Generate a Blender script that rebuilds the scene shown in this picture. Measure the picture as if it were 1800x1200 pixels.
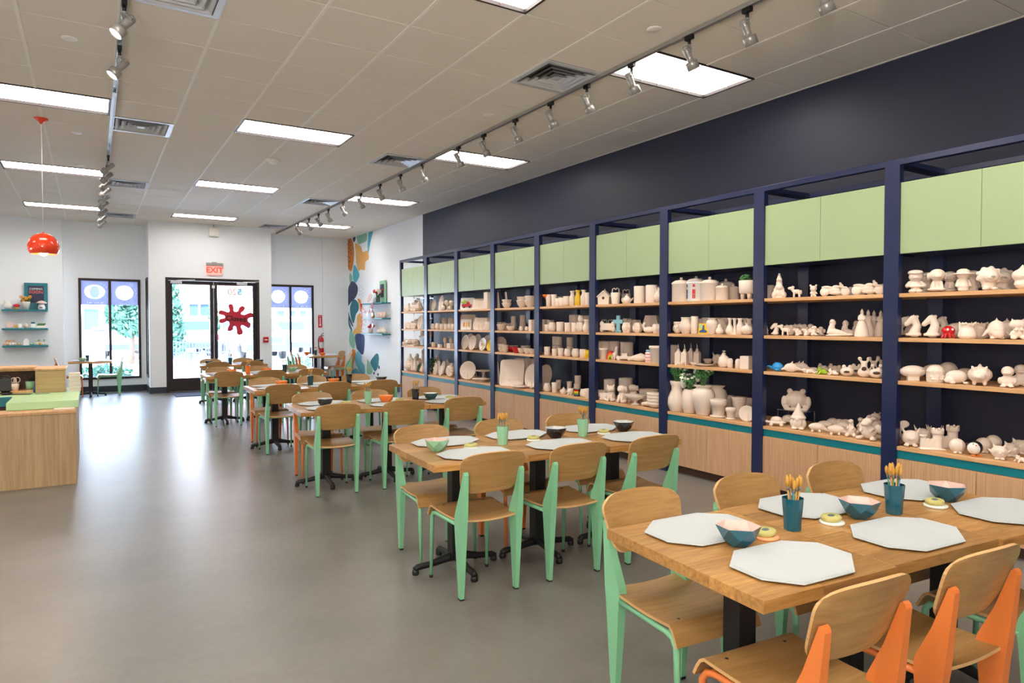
import bpy, math, random
from mathutils import Vector, Matrix
R = math.radians
random.seed(7)
for o in list(bpy.data.objects): bpy.data.objects.remove(o)
SC = bpy.context.scene
COL = SC.collection

# ---------------------------------------------------------------- camera, sky, sun, exposure
cam_d = bpy.data.cameras.new('camera'); cam = bpy.data.objects.new('camera', cam_d); COL.objects.link(cam)
cam_d.sensor_width = 36.0; cam_d.lens = 24.0; cam_d.clip_end = 300
cam.location = (0, 0, 1.5)
cam.rotation_euler = (R(90) - math.atan(32 / 1200), 0, -math.atan(740 / 1200))
SC.camera = cam

W = bpy.data.worlds.new('sky'); SC.world = W; W.use_nodes = True
wn = W.node_tree.nodes; wl = W.node_tree.links
bg = wn['Background']
tc = wn.new('ShaderNodeTexCoord'); sp = wn.new('ShaderNodeSeparateXYZ'); rmp = wn.new('ShaderNodeValToRGB')
rmp.color_ramp.elements[0].position = 0.0; rmp.color_ramp.elements[0].color = (0.80, 0.88, 1.0, 1)
rmp.color_ramp.elements[1].position = 0.6; rmp.color_ramp.elements[1].color = (0.50, 0.68, 1.0, 1)
wl.new(tc.outputs['Generated'], sp.inputs[0]); wl.new(sp.outputs['Z'], rmp.inputs[0])
wl.new(rmp.outputs[0], bg.inputs['Color']); bg.inputs['Strength'].default_value = 17.0

sun_d = bpy.data.lights.new('sun', 'SUN'); sun = bpy.data.objects.new('sun', sun_d); COL.objects.link(sun)
sun_d.energy = 30.0; sun_d.angle = R(2); sun_d.color = (1.0, 0.95, 0.88)
sun.rotation_euler = (R(28), 0, R(-25)); sun.location = (0, 10, 30)      # high, from behind the shop

# added fill light brightening the near ceiling, unseen behind and left of the camera
fl_d = bpy.data.lights.new('ceiling_fill', 'AREA'); fl = bpy.data.objects.new('ceiling_fill', fl_d); COL.objects.link(fl)
fl_d.energy = 320; fl_d.size = 1.4; fl_d.color = (1.0, 0.93, 0.84); fl.location = (-1.6, -1.2, 1.9); fl.rotation_euler = (R(180 - 30), R(8), R(-20))

SC.view_settings.view_transform = 'Standard'; SC.view_settings.look = 'None'
SC.view_settings.gamma = 1.0; SC.view_settings.use_curve_mapping = False
SC.view_settings.exposure = 0.10

PANEL_STRENGTH = 11.5        # ceiling light panels
SPOT_POWER = 27.0           # track spots

# ---------------------------------------------------------------- colours and materials
def srgb(h):
    h = h.lstrip('#'); c = [int(h[i:i + 2], 16) / 255 for i in (0, 2, 4)]
    return tuple((x / 12.92 if x <= 0.04045 else ((x + 0.055) / 1.055) ** 2.4) for x in c) + (1,)
MATS = {}
def mat(name, col, rough=0.5, metal=0.0, spec=0.5, emit=None, es=0.0, bump=None, trans=0.0, coat=0.0):
    if name in MATS: return MATS[name]
    m = bpy.data.materials.new(name); m.use_nodes = True
    b = m.node_tree.nodes['Principled BSDF']
    b.inputs['Base Color'].default_value = srgb(col) if isinstance(col, str) else col
    b.inputs['Roughness'].default_value = rough; b.inputs['Metallic'].default_value = metal
    b.inputs['Specular IOR Level'].default_value = spec
    b.inputs['Coat Weight'].default_value = coat
    if trans: b.inputs['Transmission Weight'].default_value = trans
    if emit: b.inputs['Emission Color'].default_value = srgb(emit); b.inputs['Emission Strength'].default_value = es
    if bump:
        n = m.node_tree.nodes; l = m.node_tree.links
        t = n.new('ShaderNodeTexCoord'); z = n.new('ShaderNodeTexNoise'); bp = n.new('ShaderNodeBump')
        z.inputs['Scale'].default_value = bump[0]; z.inputs['Detail'].default_value = 3
        bp.inputs['Strength'].default_value = bump[1]; bp.inputs['Distance'].default_value = 0.004
        l.new(t.outputs['Object'], z.inputs['Vector']); l.new(z.outputs['Fac'], bp.inputs['Height']); l.new(bp.outputs[0], b.inputs['Normal'])
    MATS[name] = m; return m
def grain(name, c1, c2, scale=(3, 40, 40), rough=0.45, obj_var=0.0, spec=0.5, bump=0.0, fine=1.0, coat=0.0):
    """streaky procedural wood / cloudy stone: noise squeezed along one axis"""
    m = bpy.data.materials.new(name); m.use_nodes = True
    n = m.node_tree.nodes; l = m.node_tree.links; b = n['Principled BSDF']
    t = n.new('ShaderNodeTexCoord'); mp = n.new('ShaderNodeMapping'); z = n.new('ShaderNodeTexNoise'); r = n.new('ShaderNodeValToRGB')
    mp.inputs['Scale'].default_value = scale
    oi = n.new('ShaderNodeObjectInfo'); ad = n.new('ShaderNodeVectorMath'); ad.operation = 'ADD'
    cx = n.new('ShaderNodeCombineXYZ'); mu = n.new('ShaderNodeMath'); mu.operation = 'MULTIPLY'; mu.inputs[1].default_value = 37.0
    l.new(oi.outputs['Random'], mu.inputs[0]); l.new(mu.outputs[0], cx.inputs[0]); l.new(mu.outputs[0], cx.inputs[1]); l.new(mu.outputs[0], cx.inputs[2])
    l.new(t.outputs['Object'], mp.inputs['Vector']); l.new(mp.outputs[0], ad.inputs[0]); l.new(cx.outputs[0], ad.inputs[1])
    l.new(ad.outputs[0], z.inputs['Vector'])
    z.inputs['Scale'].default_value = fine; z.inputs['Detail'].default_value = 5; z.inputs['Roughness'].default_value = 0.6
    r.color_ramp.elements[0].position = 0.3; r.color_ramp.elements[0].color = srgb(c1)
    r.color_ramp.elements[1].position = 0.7; r.color_ramp.elements[1].color = srgb(c2)
    l.new(z.outputs['Fac'], r.inputs[0]); out = r.outputs[0]
    if obj_var:
        hs = n.new('ShaderNodeHueSaturation'); mr = n.new('ShaderNodeMapRange')
        mr.inputs['To Min'].default_value = 1 - obj_var; mr.inputs['To Max'].default_value = 1 + obj_var
        l.new(oi.outputs['Random'], mr.inputs['Value']); l.new(mr.outputs[0], hs.inputs['Value']); l.new(out, hs.inputs['Color']); out = hs.outputs[0]
    l.new(out, b.inputs['Base Color']); b.inputs['Roughness'].default_value = rough; b.inputs['Specular IOR Level'].default_value = spec
    b.inputs['Coat Weight'].default_value = coat; b.inputs['Coat Roughness'].default_value = 0.15
    if bump:
        bp = n.new('ShaderNodeBump'); bp.inputs['Strength'].default_value = bump; bp.inputs['Distance'].default_value = 0.003
        l.new(z.outputs['Fac'], bp.inputs['Height']); l.new(bp.outputs[0], b.inputs['Normal'])
    MATS[name] = m; return m

M = MATS
mat('wall_white', '#eff4f9', 0.75, bump=(60, 0.05))
mat('wall_navy', '#282b3f', 0.5, bump=(160, 0.08))
mat('tile', '#ece3d6', 0.95, bump=(260, 0.6))
mat('tbar', '#f2ede4', 0.6); mat('tbar_shade', '#85796a', 0.8); mat('base_navy', '#2a3342', 0.5)
mat('bronze', '#2f2728', 0.45, 0.3)
mat('steel_navy', '#17224a', 0.28, 0.0, 0.7)
mat('mint_door', '#9aad85', 0.38, bump=(8, 0.03)); mat('teal', '#007482', 0.4)
mat('mint_metal', '#86c79c', 0.35); mat('orange_metal', '#e27f3e', 0.35)
mat('black_iron', '#17181b', 0.5, bump=(120, 0.15)); mat('black', '#101114', 0.4)
mat('bisque', '#e9d8ca', 0.62); mat('bisque_grey', '#b5aba0', 0.7)
mat('paper', '#c8cfd2', 0.6); mat('stitch', '#9fb0b8', 0.8)
mat('white_plastic', '#eeeae4', 0.4); mat('ceramic_white', '#f2efea', 0.25)
mat('teal_glaze', '#0c5468', 0.15, coat=0.5); mat('pink_glaze', '#e2c5bc', 0.3); mat('black_glaze', '#1c1d22', 0.15, coat=0.5)
mat('grey_glaze', '#cfd2d2', 0.3); mat('mint_glaze', '#8fc7a2', 0.2, coat=0.4); mat('orange_glaze', '#f07a24', 0.25, coat=0.3); mat('orange_inner', '#f4ad7c', 0.3)
mat('darkgreen_glaze', '#12464a', 0.2, coat=0.4); mat('white_glaze', '#e8ece8', 0.3)
mat('sponge', '#c9c37c', 0.95, bump=(220, 0.8)); mat('sponge_print', '#5d6f6c', 0.9)
mat('amber', '#c6943f', 0.5); mat('ferrule', '#b9bcc0', 0.3, 0.8); mat('handle_blue', '#5f7fae', 0.4); mat('handle_green', '#4f8f63', 0.4)
mat('silver', '#a3a09c', 0.35, 0.4); mat('galv', '#c6c9cf', 0.35, 0.1)
mat('lamp_face', '#fff1dc', 0.5, emit='#fff3e2', es=12.0)
mat('panel_light', '#ffffff', 0.6, emit='#fff7ee', es=PANEL_STRENGTH)
mat('pendant_red', '#e8421f', 0.15, coat=0.6); mat('bulb', '#ffffff', 0.5, emit='#fff0d8', es=60.0)
mat('cord_white', '#e8e8e6', 0.5)
mat('red', '#c8202c', 0.35); mat('red_glaze', '#c4121c', 0.12, coat=0.6); mat('exit_red', '#ff3a2a', 0.4, emit='#ff3a2a', es=1.6)
mat('exit_face', '#f6b4ac', 0.4, emit='#ff9a8c', es=0.5); mat('navy_print', '#33344f', 0.6); mat('closed_red', '#c21f38', 0.5)
mat('blue_glaze', '#2f9ae0', 0.12, coat=0.6); mat('green_glaze', '#9bbf2c', 0.15, coat=0.6); mat('yellow_glaze', '#f0c419', 0.2, coat=0.5)
mat('leaf', '#4f8a4d', 0.6); mat('leaf_dark', '#2f5a35', 0.6); mat('petal_white', '#f2eee2', 0.6); mat('petal_red', '#cf1f40', 0.6); mat('petal_yellow', '#f0a81c', 0.6)
mat('mur_orange', '#e08a3c', 0.7); mat('mur_tan', '#e9b266', 0.7); mat('mur_blue', '#4fb4c9', 0.7); mat('mur_mint', '#8fc7ae', 0.7)
mat('mur_navy', '#3b4260', 0.7); mat('mur_teal', '#15717f', 0.7); mat('mur_indigo', '#33517f', 0.7); mat('mur_sky', '#6fc4dc', 0.7)
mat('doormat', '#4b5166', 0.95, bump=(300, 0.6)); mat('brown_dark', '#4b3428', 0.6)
mat('acrylic', '#dfe8ea', 0.1, trans=0.9)
mat('pink_glaze2', '#e79a93', 0.25); mat('sky_blue', '#8cc0cf', 0.4)
mat('film', '#9a9fd0', 0.6); mat('film_white', '#f4f6ff', 0.6); mat('film_aqua', '#9fdcd6', 0.6)
# outside; blue haze is mixed into the dark and glass colours
mat('out_ground', '#e8e8e4', 0.9, bump=(4, 0.2)); mat('out_mulch', '#8c7468', 0.95, bump=(30, 1.0)); mat('out_white', '#e6e6e4', 0.6)
mat('out_brick', '#b06a60', 0.9); mat('out_glass', '#33507c', 0.7); mat('out_car', '#eceef0', 0.2, coat=0.6)
mat('out_dark', '#34406a', 0.5); mat('out_leaf', '#3f6a58', 0.8); mat('out_bark', '#5b4a3e', 0.9); mat('tail_red', '#d81e3c', 0.3)
mat('out_box', '#59597c', 0.6)
grain('chair_ply', '#9c7442', '#b48d5a', (4, 60, 60), 0.38, 0.06, fine=1.0, coat=0.2)
grain('chair_edge', '#c79a62', '#dab27e', (4, 4, 90), 0.5)
grain('butcher', '#9a6c35', '#c9985a', (7, 60, 60), 0.33, 0.25, coat=0.25)
grain('oak_shelf', '#c6935f', '#ddb183', (30, 3, 30), 0.5, 0.04)
grain('oak_door', '#b28a66', '#cfa782', (60, 60, 1.6), 0.5, 0.03, fine=1.6)
grain('oak_counter', '#a5875f', '#c9ab82', (30, 30, 1.4), 0.5, 0.03)
grain('oak_hutch', '#a98a5c', '#c4a574', (2, 30, 60), 0.5, 0.03)
grain('mint_counter', '#b4e0a6', '#c2eab4', (2, 2, 2), 0.3)

def floor_material():
    m = bpy.data.materials.new('concrete'); m.use_nodes = True
    n = m.node_tree.nodes; l = m.node_tree.links; b = n['Principled BSDF']
    t = n.new('ShaderNodeTexCoord')
    z1 = n.new('ShaderNodeTexNoise'); z1.inputs['Scale'].default_value = 0.9; z1.inputs['Detail'].default_value = 7; z1.inputs['Roughness'].default_value = 0.62
    z2 = n.new('ShaderNodeTexNoise'); z2.inputs['Scale'].default_value = 22; z2.inputs['Detail'].default_value = 6
    r1 = n.new('ShaderNodeValToRGB'); r1.color_ramp.elements[0].position = 0.32; r1.color_ramp.elements[0].color = srgb('#6c6965')
    r1.color_ramp.elements[1].position = 0.68; r1.color_ramp.elements[1].color = srgb('#817e79')
    mx = n.new('ShaderNodeMix'); mx.data_type = 'RGBA'; mx.blend_type = 'OVERLAY'; mx.inputs[0].default_value = 0.12
    for z in (z1, z2): l.new(t.outputs['Object'], z.inputs['Vector'])
    l.new(z1.outputs['Fac'], r1.inputs[0]); l.new(r1.outputs[0], mx.inputs[6]); l.new(z2.outputs['Fac'], mx.inputs[7])
    l.new(mx.outputs[2], b.inputs['Base Color'])
    mr = n.new('ShaderNodeMapRange'); mr.inputs['To Min'].default_value = 0.29; mr.inputs['To Max'].default_value = 0.36
    l.new(z1.outputs['Fac'], mr.inputs['Value']); l.new(mr.outputs[0], b.inputs['Roughness'])
    b.inputs['Specular IOR Level'].default_value = 0.5
    bp = n.new('ShaderNodeBump'); bp.inputs['Strength'].default_value = 0.06; bp.inputs['Distance'].default_value = 0.003
    l.new(z2.outputs['Fac'], bp.inputs['Height']); l.new(bp.outputs[0], b.inputs['Normal'])
    MATS['concrete'] = m
floor_material()
def pane_material():
    m = bpy.data.materials.new('pane'); m.use_nodes = True
    n = m.node_tree.nodes; l = m.node_tree.links; n.remove(n['Principled BSDF'])
    tr = n.new('ShaderNodeBsdfTransparent'); tr.inputs[0].default_value = (0.93, 0.96, 0.98, 1)
    g = n.new('ShaderNodeBsdfGlossy'); g.inputs['Roughness'].default_value = 0.02
    mx = n.new('ShaderNodeMixShader'); fr = n.new('ShaderNodeFresnel'); fr.inputs[0].default_value = 1.4
    l.new(fr.outputs[0], mx.inputs[0]); l.new(tr.outputs[0], mx.inputs[1]); l.new(g.outputs[0], mx.inputs[2])
    l.new(mx.outputs[0], n['Material Output'].inputs[0]); MATS['pane'] = m
pane_material()
def film_material():
    m = bpy.data.materials.new('film_veil'); m.use_nodes = True
    n = m.node_tree.nodes; l = m.node_tree.links; b = n['Principled BSDF']
    b.inputs['Base Color'].default_value = srgb('#a9add0'); b.inputs['Roughness'].default_value = 0.6
    tl = n.new('ShaderNodeBsdfTranslucent'); tl.inputs[0].default_value = (.115, .122, .20, 1)
    mx = n.new('ShaderNodeMixShader'); mx.inputs[0].default_value = 0.6
    l.new(b.outputs[0], mx.inputs[1]); l.new(tl.outputs[0], mx.inputs[2]); l.new(mx.outputs[0], n['Material Output'].inputs[0])
    MATS['film_veil'] = m
    m2 = m.copy(); m2.name = 'film_pale'
    for nd in m2.node_tree.nodes:
        if nd.type == 'MIX_SHADER': nd.inputs[0].default_value = .5
        if nd.type == 'BSDF_TRANSLUCENT': nd.inputs[0].default_value = (0.95, 0.97, 1, 1)
        if nd.type == 'BSDF_PRINCIPLED': nd.inputs['Base Color'].default_value = (0.95, 0.97, 1, 1)
    MATS['film_pale'] = m2
    m3 = m.copy(); m3.name = 'film_aqua2'
    for nd in m3.node_tree.nodes:
        if nd.type == 'BSDF_TRANSLUCENT': nd.inputs[0].default_value = (0.35, 0.8, 0.8, 1)
        if nd.type == 'BSDF_PRINCIPLED': nd.inputs['Base Color'].default_value = (0.35, 0.8, 0.8, 1)
    MATS['film_aqua2'] = m3
film_material()

# ---------------------------------------------------------------- mesh builder
class MB:
    def __init__(s): s.v = []; s.f = []; s.sm = []
    def add(s, vs, fs, smooth=False, mtx=None):
        b = len(s.v)
        for p in vs:
            p = Vector(p)
            if mtx is not None: p = mtx @ p
            s.v.append(tuple(p))
        for f in fs: s.f.append([i + b for i in f]); s.sm.append(smooth)
        return s
    def box(s, x0, x1, y0, y1, z0, z1, mtx=None):
        vs = [(x0, y0, z0), (x1, y0, z0), (x1, y1, z0), (x0, y1, z0), (x0, y0, z1), (x1, y0, z1), (x1, y1, z1), (x0, y1, z1)]
        return s.add(vs, [(0, 3, 2, 1), (4, 5, 6, 7), (0, 1, 5, 4), (1, 2, 6, 5), (2, 3, 7, 6), (3, 0, 4, 7)], False, mtx)
    def cbox(s, c, d, mtx=None):
        return s.box(c[0] - d[0] / 2, c[0] + d[0] / 2, c[1] - d[1] / 2, c[1] + d[1] / 2, c[2] - d[2] / 2, c[2] + d[2] / 2, mtx)
    def bbox(s, x0, x1, y0, y1, z0, z1, b=0.003, mtx=None):
        """box with chamfered vertical-ish edges on every side (24 verts)"""
        vs = []; 
        for z, i in ((z0, b), (z0 + b, 0), (z1 - b, 0), (z1, b)):
            vs += [(x0 + i, y0 + i, z), (x1 - i, y0 + i, z), (x1 - i, y1 - i, z), (x0 + i, y1 - i, z)]
        fs = [(3, 2, 1, 0), (12, 13, 14, 15)]
        for k in range(3):
            for j in range(4):
                a = k * 4 + j; c = k * 4 + (j + 1) % 4; fs.append((a, c, c + 4, a + 4))
        return s.add(vs, fs, False, mtx)
    def lathe(s, prof, n=24, smooth=True, mtx=None, cap0=True, cap1=True, sx=1, sy=1, ph=0):
        vs = []; fs = []
        for r, z in prof:
            for k in range(n):
                a = 2 * math.pi * k / n + ph; vs.append((r * math.cos(a) * sx, r * math.sin(a) * sy, z))
        for i in range(len(prof) - 1):
            for k in range(n):
                a = i * n + k; c = i * n + (k + 1) % n; fs.append((a, c, c + n, a + n))
        if cap0: fs.append(tuple(range(n - 1, -1, -1)))
        if cap1: fs.append(tuple((len(prof) - 1) * n + k for k in range(n)))
        return s.add(vs, fs, smooth, mtx)
    def ell(s, c, r, n=16, m=10, rot=None):
        mt = Matrix.Translation(c) @ (rot if rot is not None else Matrix.Identity(4)) @ Matrix.Diagonal((r[0], r[1], r[2], 1))
        prof = [(max(1e-4, math.sin(math.pi * i / m)), -math.cos(math.pi * i / m)) for i in range(m + 1)]
        return s.lathe(prof, n, True, mt)
    def tube(s, pts, r, n=10, smooth=True, mtx=None):
        pts = [Vector(p) for p in pts]; rs = r if isinstance(r, (list, tuple)) else [r] * len(pts)
        vs = []; fs = []; up = None
        for i, p in enumerate(pts):
            d = (pts[min(i + 1, len(pts) - 1)] - pts[max(i - 1, 0)]).normalized()
            if up is None: up = Vector((0, 0, 1)) if abs(d.z) < 0.9 else Vector((1, 0, 0))
            x = d.cross(up).normalized(); y = x.cross(d).normalized(); up = y
            for k in range(n):
                a = 2 * math.pi * k / n; vs.append(p + (x * math.cos(a) + y * math.sin(a)) * rs[i])
        for i in range(len(pts) - 1):
            for k in range(n):
                a = i * n + k; c = i * n + (k + 1) % n; fs.append((a, c, c + n, a + n))
        fs.append(tuple(range(n - 1, -1, -1))); fs.append(tuple((len(pts) - 1) * n + k for k in range(n)))
        return s.add(vs, fs, smooth, mtx)
    def prism(s, poly, a0, a1, axis='x', smooth=False, mtx=None):
        """2-D polygon extruded along an axis; poly in the other two axes (x:(y,z) y:(x,z) z:(x,y))"""
        def P(p, a): return {'x': (a, p[0], p[1]), 'y': (p[0], a, p[1]), 'z': (p[0], p[1], a)}[axis]
        n = len(poly); vs = [P(p, a0) for p in poly] + [P(p, a1) for p in poly]
        fs = [tuple(range(n - 1, -1, -1)), tuple(range(n, 2 * n))] + [(i, (i + 1) % n, n + (i + 1) % n, n + i) for i in range(n)]
        return s.add(vs, fs, smooth, mtx)
    def sheet(s, fn, nu, nv, th, smooth=True, mtx=None):
        """thick curved sheet: fn(u,v)->point, thickness along the normal"""
        P = [[Vector(fn(i / nu, j / nv)) for j in range(nv + 1)] for i in range(nu + 1)]
        top = []; bot = []
        for i in range(nu + 1):
            for j in range(nv + 1):
                du = P[min(i + 1, nu)][j] - P[max(i - 1, 0)][j]; dv = P[i][min(j + 1, nv)] - P[i][max(j - 1, 0)]
                nn = du.cross(dv)
                nn = nn.normalized() if nn.length > 1e-9 else Vector((0, 0, 1))
                top.append(P[i][j] + nn * th / 2); bot.append(P[i][j] - nn * th / 2)
        N = len(top); w = nv + 1; fs = []
        for i in range(nu):
            for j in range(nv):
                a = i * w + j; fs.append((a, a + w, a + w + 1, a + 1)); fs.append((N + a, N + a + 1, N + a + w + 1, N + a + w))
        s.add(top + bot, fs, smooth, mtx)
        rim = [i * w for i in range(nu + 1)] + [nu * w + j for j in range(1, nv + 1)] + [i * w + nv for i in range(nu - 1, -1, -1)] + [j for j in range(nv - 1, 0, -1)]
        e = []
        for k in range(len(rim)):
            a = rim[k]; b = rim[(k + 1) % len(rim)]; e.append((b, a, N + a, N + b))
        s.add(top + bot, e, False, mtx)
        return s
    def mesh(s, name):
        m = bpy.data.meshes.new(name); m.from_pydata(s.v, [], s.f); m.polygons.foreach_set('use_smooth', s.sm)
        m.update(); return m

def put(name, mesh, material, parent=None, loc=(0, 0, 0), rz=0.0, scale=None):
    if isinstance(mesh, MB): mesh = mesh.mesh(name)
    if material is not None and not mesh.materials: mesh.materials.append(M[material] if isinstance(material, str) else material)
    o = bpy.data.objects.new(name, mesh); COL.objects.link(o); o.location = loc
    if rz: o.rotation_euler = (0, 0, rz)
    if scale: o.scale = (scale,) * 3 if isinstance(scale, (int, float)) else scale
    if parent: o.parent = parent
    return o
def tag(o, label=None, cat=None, group=None, kind=None):
    if label: o['label'] = label
    if cat: o['category'] = cat
    if group: o['group'] = group
    if kind: o['kind'] = kind
    return o
def thing(name, label, cat, loc=(0, 0, 0), rz=0.0, group=None):
    o = bpy.data.objects.new(name, None); COL.objects.link(o); o.location = loc; o.rotation_euler = (0, 0, rz); o.empty_display_size = 0.1
    return tag(o, label, cat, group)
def struct(name, mb, material, parent=None):
    o = put(name, mb, material, parent); o['kind'] = 'structure'; return o
def copy_tree(o, parent=None):
    c = o.copy(); COL.objects.link(c); c.parent = parent
    for ch in list(o.children): copy_tree(ch, c)
    return c
def text_mesh(txt, size, depth=0.001, mirror=False, align='CENTER', bold=0.0):
    c = bpy.data.curves.new('lettering', 'FONT'); c.body = txt; c.size = size; c.extrude = depth; c.align_x = align; c.align_y = 'CENTER'; c.resolution_u = 3; c.offset = bold
    o = bpy.data.objects.new('lettering', c); COL.objects.link(o)
    dg = bpy.context.evaluated_depsgraph_get(); dg.update()
    m = bpy.data.meshes.new_from_object(o.evaluated_get(dg)); bpy.data.objects.remove(o)
    if mirror:
        m.transform(Matrix.Diagonal((-1, 1, 1, 1))); m.flip_normals()
    m.materials.clear(); return m
def smooth_loop(pts, k=5):
    out = []; n = len(pts)
    for i in range(n):
        p0, p1, p2, p3 = pts[i - 1], pts[i], pts[(i + 1) % n], pts[(i + 2) % n]
        for j in range(k):
            t = j / k
            out.append(tuple(0.5 * ((2 * p1[a]) + (-p0[a] + p2[a]) * t + (2 * p0[a] - 5 * p1[a] + 4 * p2[a] - p3[a]) * t * t + (-p0[a] + 3 * p1[a] - 3 * p2[a] + p3[a]) * t ** 3) for a in (0, 1)))
    return out
# ================================================================ ROOM SHELL
CH = 3.68; XR = 5.71; XL = -5.2; YB = -5.0; YF = 17.35
struct('floor', MB().box(XL - .2, XR + .2, YB - .2, 16.55, -0.12, 0).box(XL - .2, 1.08, 16.55, 17.55, -0.12, 0).box(3.57, XR + .2, 16.55, 17.55, -0.12, 0), 'concrete')
cl = struct('ceiling', MB().box(XL - .2, XR + .2, YB - .2, 17.7, CH + .06, CH + .2), 'tbar')
wr = struct('wall_right', MB().box(XR, XR + .2, YB, 12.68, 0, CH + .06), 'wall_navy')
wrw = struct('wall_right_front', MB().box(XR, XR + .2, 12.68, 17.7, 0, CH + .06), 'wall_white')
struct('wall_left', MB().box(XL - .2, XL, YB, 17.7, 0, CH + .06), 'wall_white')
struct('wall_back', MB().box(XL - .2, XR + .2, YB - .2, YB, 0, CH + .06), 'wall_white')
# front wall, left recess with an opening x -.22..0.95, z .28..2.47
struct('wall_front_left', MB().box(XL, -0.49, 17.2, 17.55, 0, CH + .06).box(-0.49, -0.22, YF, 17.55, 0, CH + .06).box(0.95, 1.08, YF, 17.55, 0, CH + .06)
       .box(-0.22, 0.95, YF, 17.55, 0, 0.28).box(-0.22, 0.95, YF, 17.55, 2.47, CH + .06), 'wall_white')
# front wall, right recess with an opening x 3.70..4.83
struct('wall_front_right', MB().box(4.83, 5.05, 17.45, 17.65, 0, CH + .06).box(5.05, XR, 17.38, 17.65, 0, CH + .06).box(3.57, 3.68, 17.45, 17.65, 0, CH + .06)
       .box(3.68, 4.83, 17.45, 17.65, 0, 0.3).box(3.68, 4.83, 17.45, 17.65, 2.46, CH + .06), 'wall_white')
# entrance bay that steps into the room; recess open to the street behind it
struct('wall_entrance', MB().box(1.06, 1.37, 16.4, 16.55, 0, CH + .06).box(3.3, 3.57, 16.4, 16.55, 0, CH + .06).box(1.37, 3.3, 16.4, 16.55, 2.49, CH + .06)
       .box(1.06, 1.18, 16.55, 16.66, 0, CH + .06).box(1.06, 1.18, 17.2, 17.55, 0, CH + .06).box(1.06, 1.18, 16.66, 17.2, 0, 0.32).box(1.06, 1.18, 16.66, 17.2, 2.49, CH + .06)
       .box(3.45, 3.57, 16.55, 17.65, 0, CH + .06).box(1.18, 3.45, 16.55, 17.65, 2.9, 3.0), 'wall_white')
struct('baseboard_front_left', MB().box(XL, -0.49, 17.19, 17.2, 0, .13).box(-0.49, 1.06, 17.335, YF, 0, .13), 'base_navy')
struct('baseboard_entrance', MB().box(1.045, 1.06, 16.385, 17.335, 0, .13).box(1.06, 1.37, 16.385, 16.4, 0, .13).box(3.3, 3.585, 16.385, 16.4, 0, .13).box(3.57, 3.585, 16.4, 17.43, 0, .13), 'base_navy')
struct('baseboard_front_right', MB().box(3.585, 5.05, 17.435, 17.45, 0, .13).box(5.05, XR, 17.365, 17.38, 0, .13), 'base_navy')
struct('baseboard_right', MB().box(XR - .015, XR, 12.1, 17.36, 0, .13), 'base_navy')

# ---- suspended ceiling: grid bars + mineral tiles
G = 0.6096; GX0 = 0.20; GY0 = 4.10
fixt = []                                    # light panels, 1.22 x .61
for cx in (-2.24, -1.02, 1.42, 3.86):
    for cy in (-3.2, 0.45, 4.10, 7.76, 11.415, 15.07):
        if cx == -1.02 and cy < 5 or cx == -2.24: continue
        fixt.append((cx, 3.49 if (cx, cy) == (1.42, 4.10) else cy))
for cy in (-3.2, 0.45, 4.10, 7.76, 11.415, 15.07): fixt.append((-3.46, cy))
fixt += [(-1.02, 0.45), (-1.02, -3.2), (-1.02, 4.10)]
vents = [(0.20, 4.71), (0.20, 8.37), (0.20, 12.03), (0.20, 15.69), (3.25, 4.71), (3.25, 8.37), (3.25, 12.03), (3.25, 15.69)]
bars = MB()
ix = range(-9, 10); iy = range(-15, 22)
for i in ix:
    x = GX0 + i * G
    for j in iy:
        y = GY0 + j * G; ym = y + G / 2
        if not XL < x < XR or y < YB or y > 17.0: continue
        if any(fx + .1 < x < fx + 1.1 and fy < ym < fy + G for fx, fy in fixt): continue
        bars.box(x - .012, x + .012, y, min(y + G, 17.35), CH, CH + .02)
struct('ceiling_grid', bars, 'tbar', cl)
bars = MB()
for j in iy:
    y = GY0 + j * G
    if YB < y < 17.3: bars.box(XL, XR, y - .005, y + .005, CH + .012, CH + .019)
struct('ceiling_grid', bars, 'tbar_shade', cl)  # dark colour paints the shadow lines between tile rows
def occupied(x, y):
    for fx, fy in fixt:
        if fx - .1 < x < fx + 1.3 and fy - .1 < y < fy + .7: return True
    for vx, vy in vents:
        if vx - .1 < x < vx + .7 and vy - .1 < y < vy + .7: return True
    return False
spots = []
for i in ix:
    for j in iy:
        x = GX0 + i * G; y = GY0 + j * G
        if x + G < XL or x > XR or y + G < YB or y > 17.3: continue
        if occupied(x + G / 2, y + G / 2): continue
        x0 = max(x, XL); x1 = min(x + G, XR); y0 = max(y, YB); y1 = min(y + G, 17.35)
        if x1 - x0 < .05 or y1 - y0 < .05: continue
        cx, cy = (x0 + x1) / 2, (y0 + y1) / 2
        # in view: direction between the frame's left and right edge
        a = math.degrees(math.atan2(cx, cy)); vis = -8 < a < 71 and math.hypot(cx, cy) > 2.2
        spots.append((0 if vis else 1, math.hypot(cx, cy), x0, x1, y0, y1))
spots.sort()
tmesh = {}; rest = MB(); nt = 0
for v, d, x0, x1, y0, y1 in spots:
    w = round(x1 - x0, 3); h = round(y1 - y0, 3); g = .007
    if v == 0 and nt < 295:
        if (w, h) not in tmesh:
            tmesh[(w, h)] = MB().bbox(-w / 2 + g, w / 2 - g, -h / 2 + g * .6, h / 2 - g * .6, 0, .015, .002).mesh('ceiling_tile')
        put('ceiling_tile', tmesh[(w, h)], 'tile', cl, ((x0 + x1) / 2, (y0 + y1) / 2, CH + .003)); nt += 1
    else: rest.box(x0 + g, x1 - g, y0 + g * .6, y1 - g * .6, CH + .003, CH + .018)
put('ceiling_tiles', rest, 'tile', cl)['kind'] = 'stuff'

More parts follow.
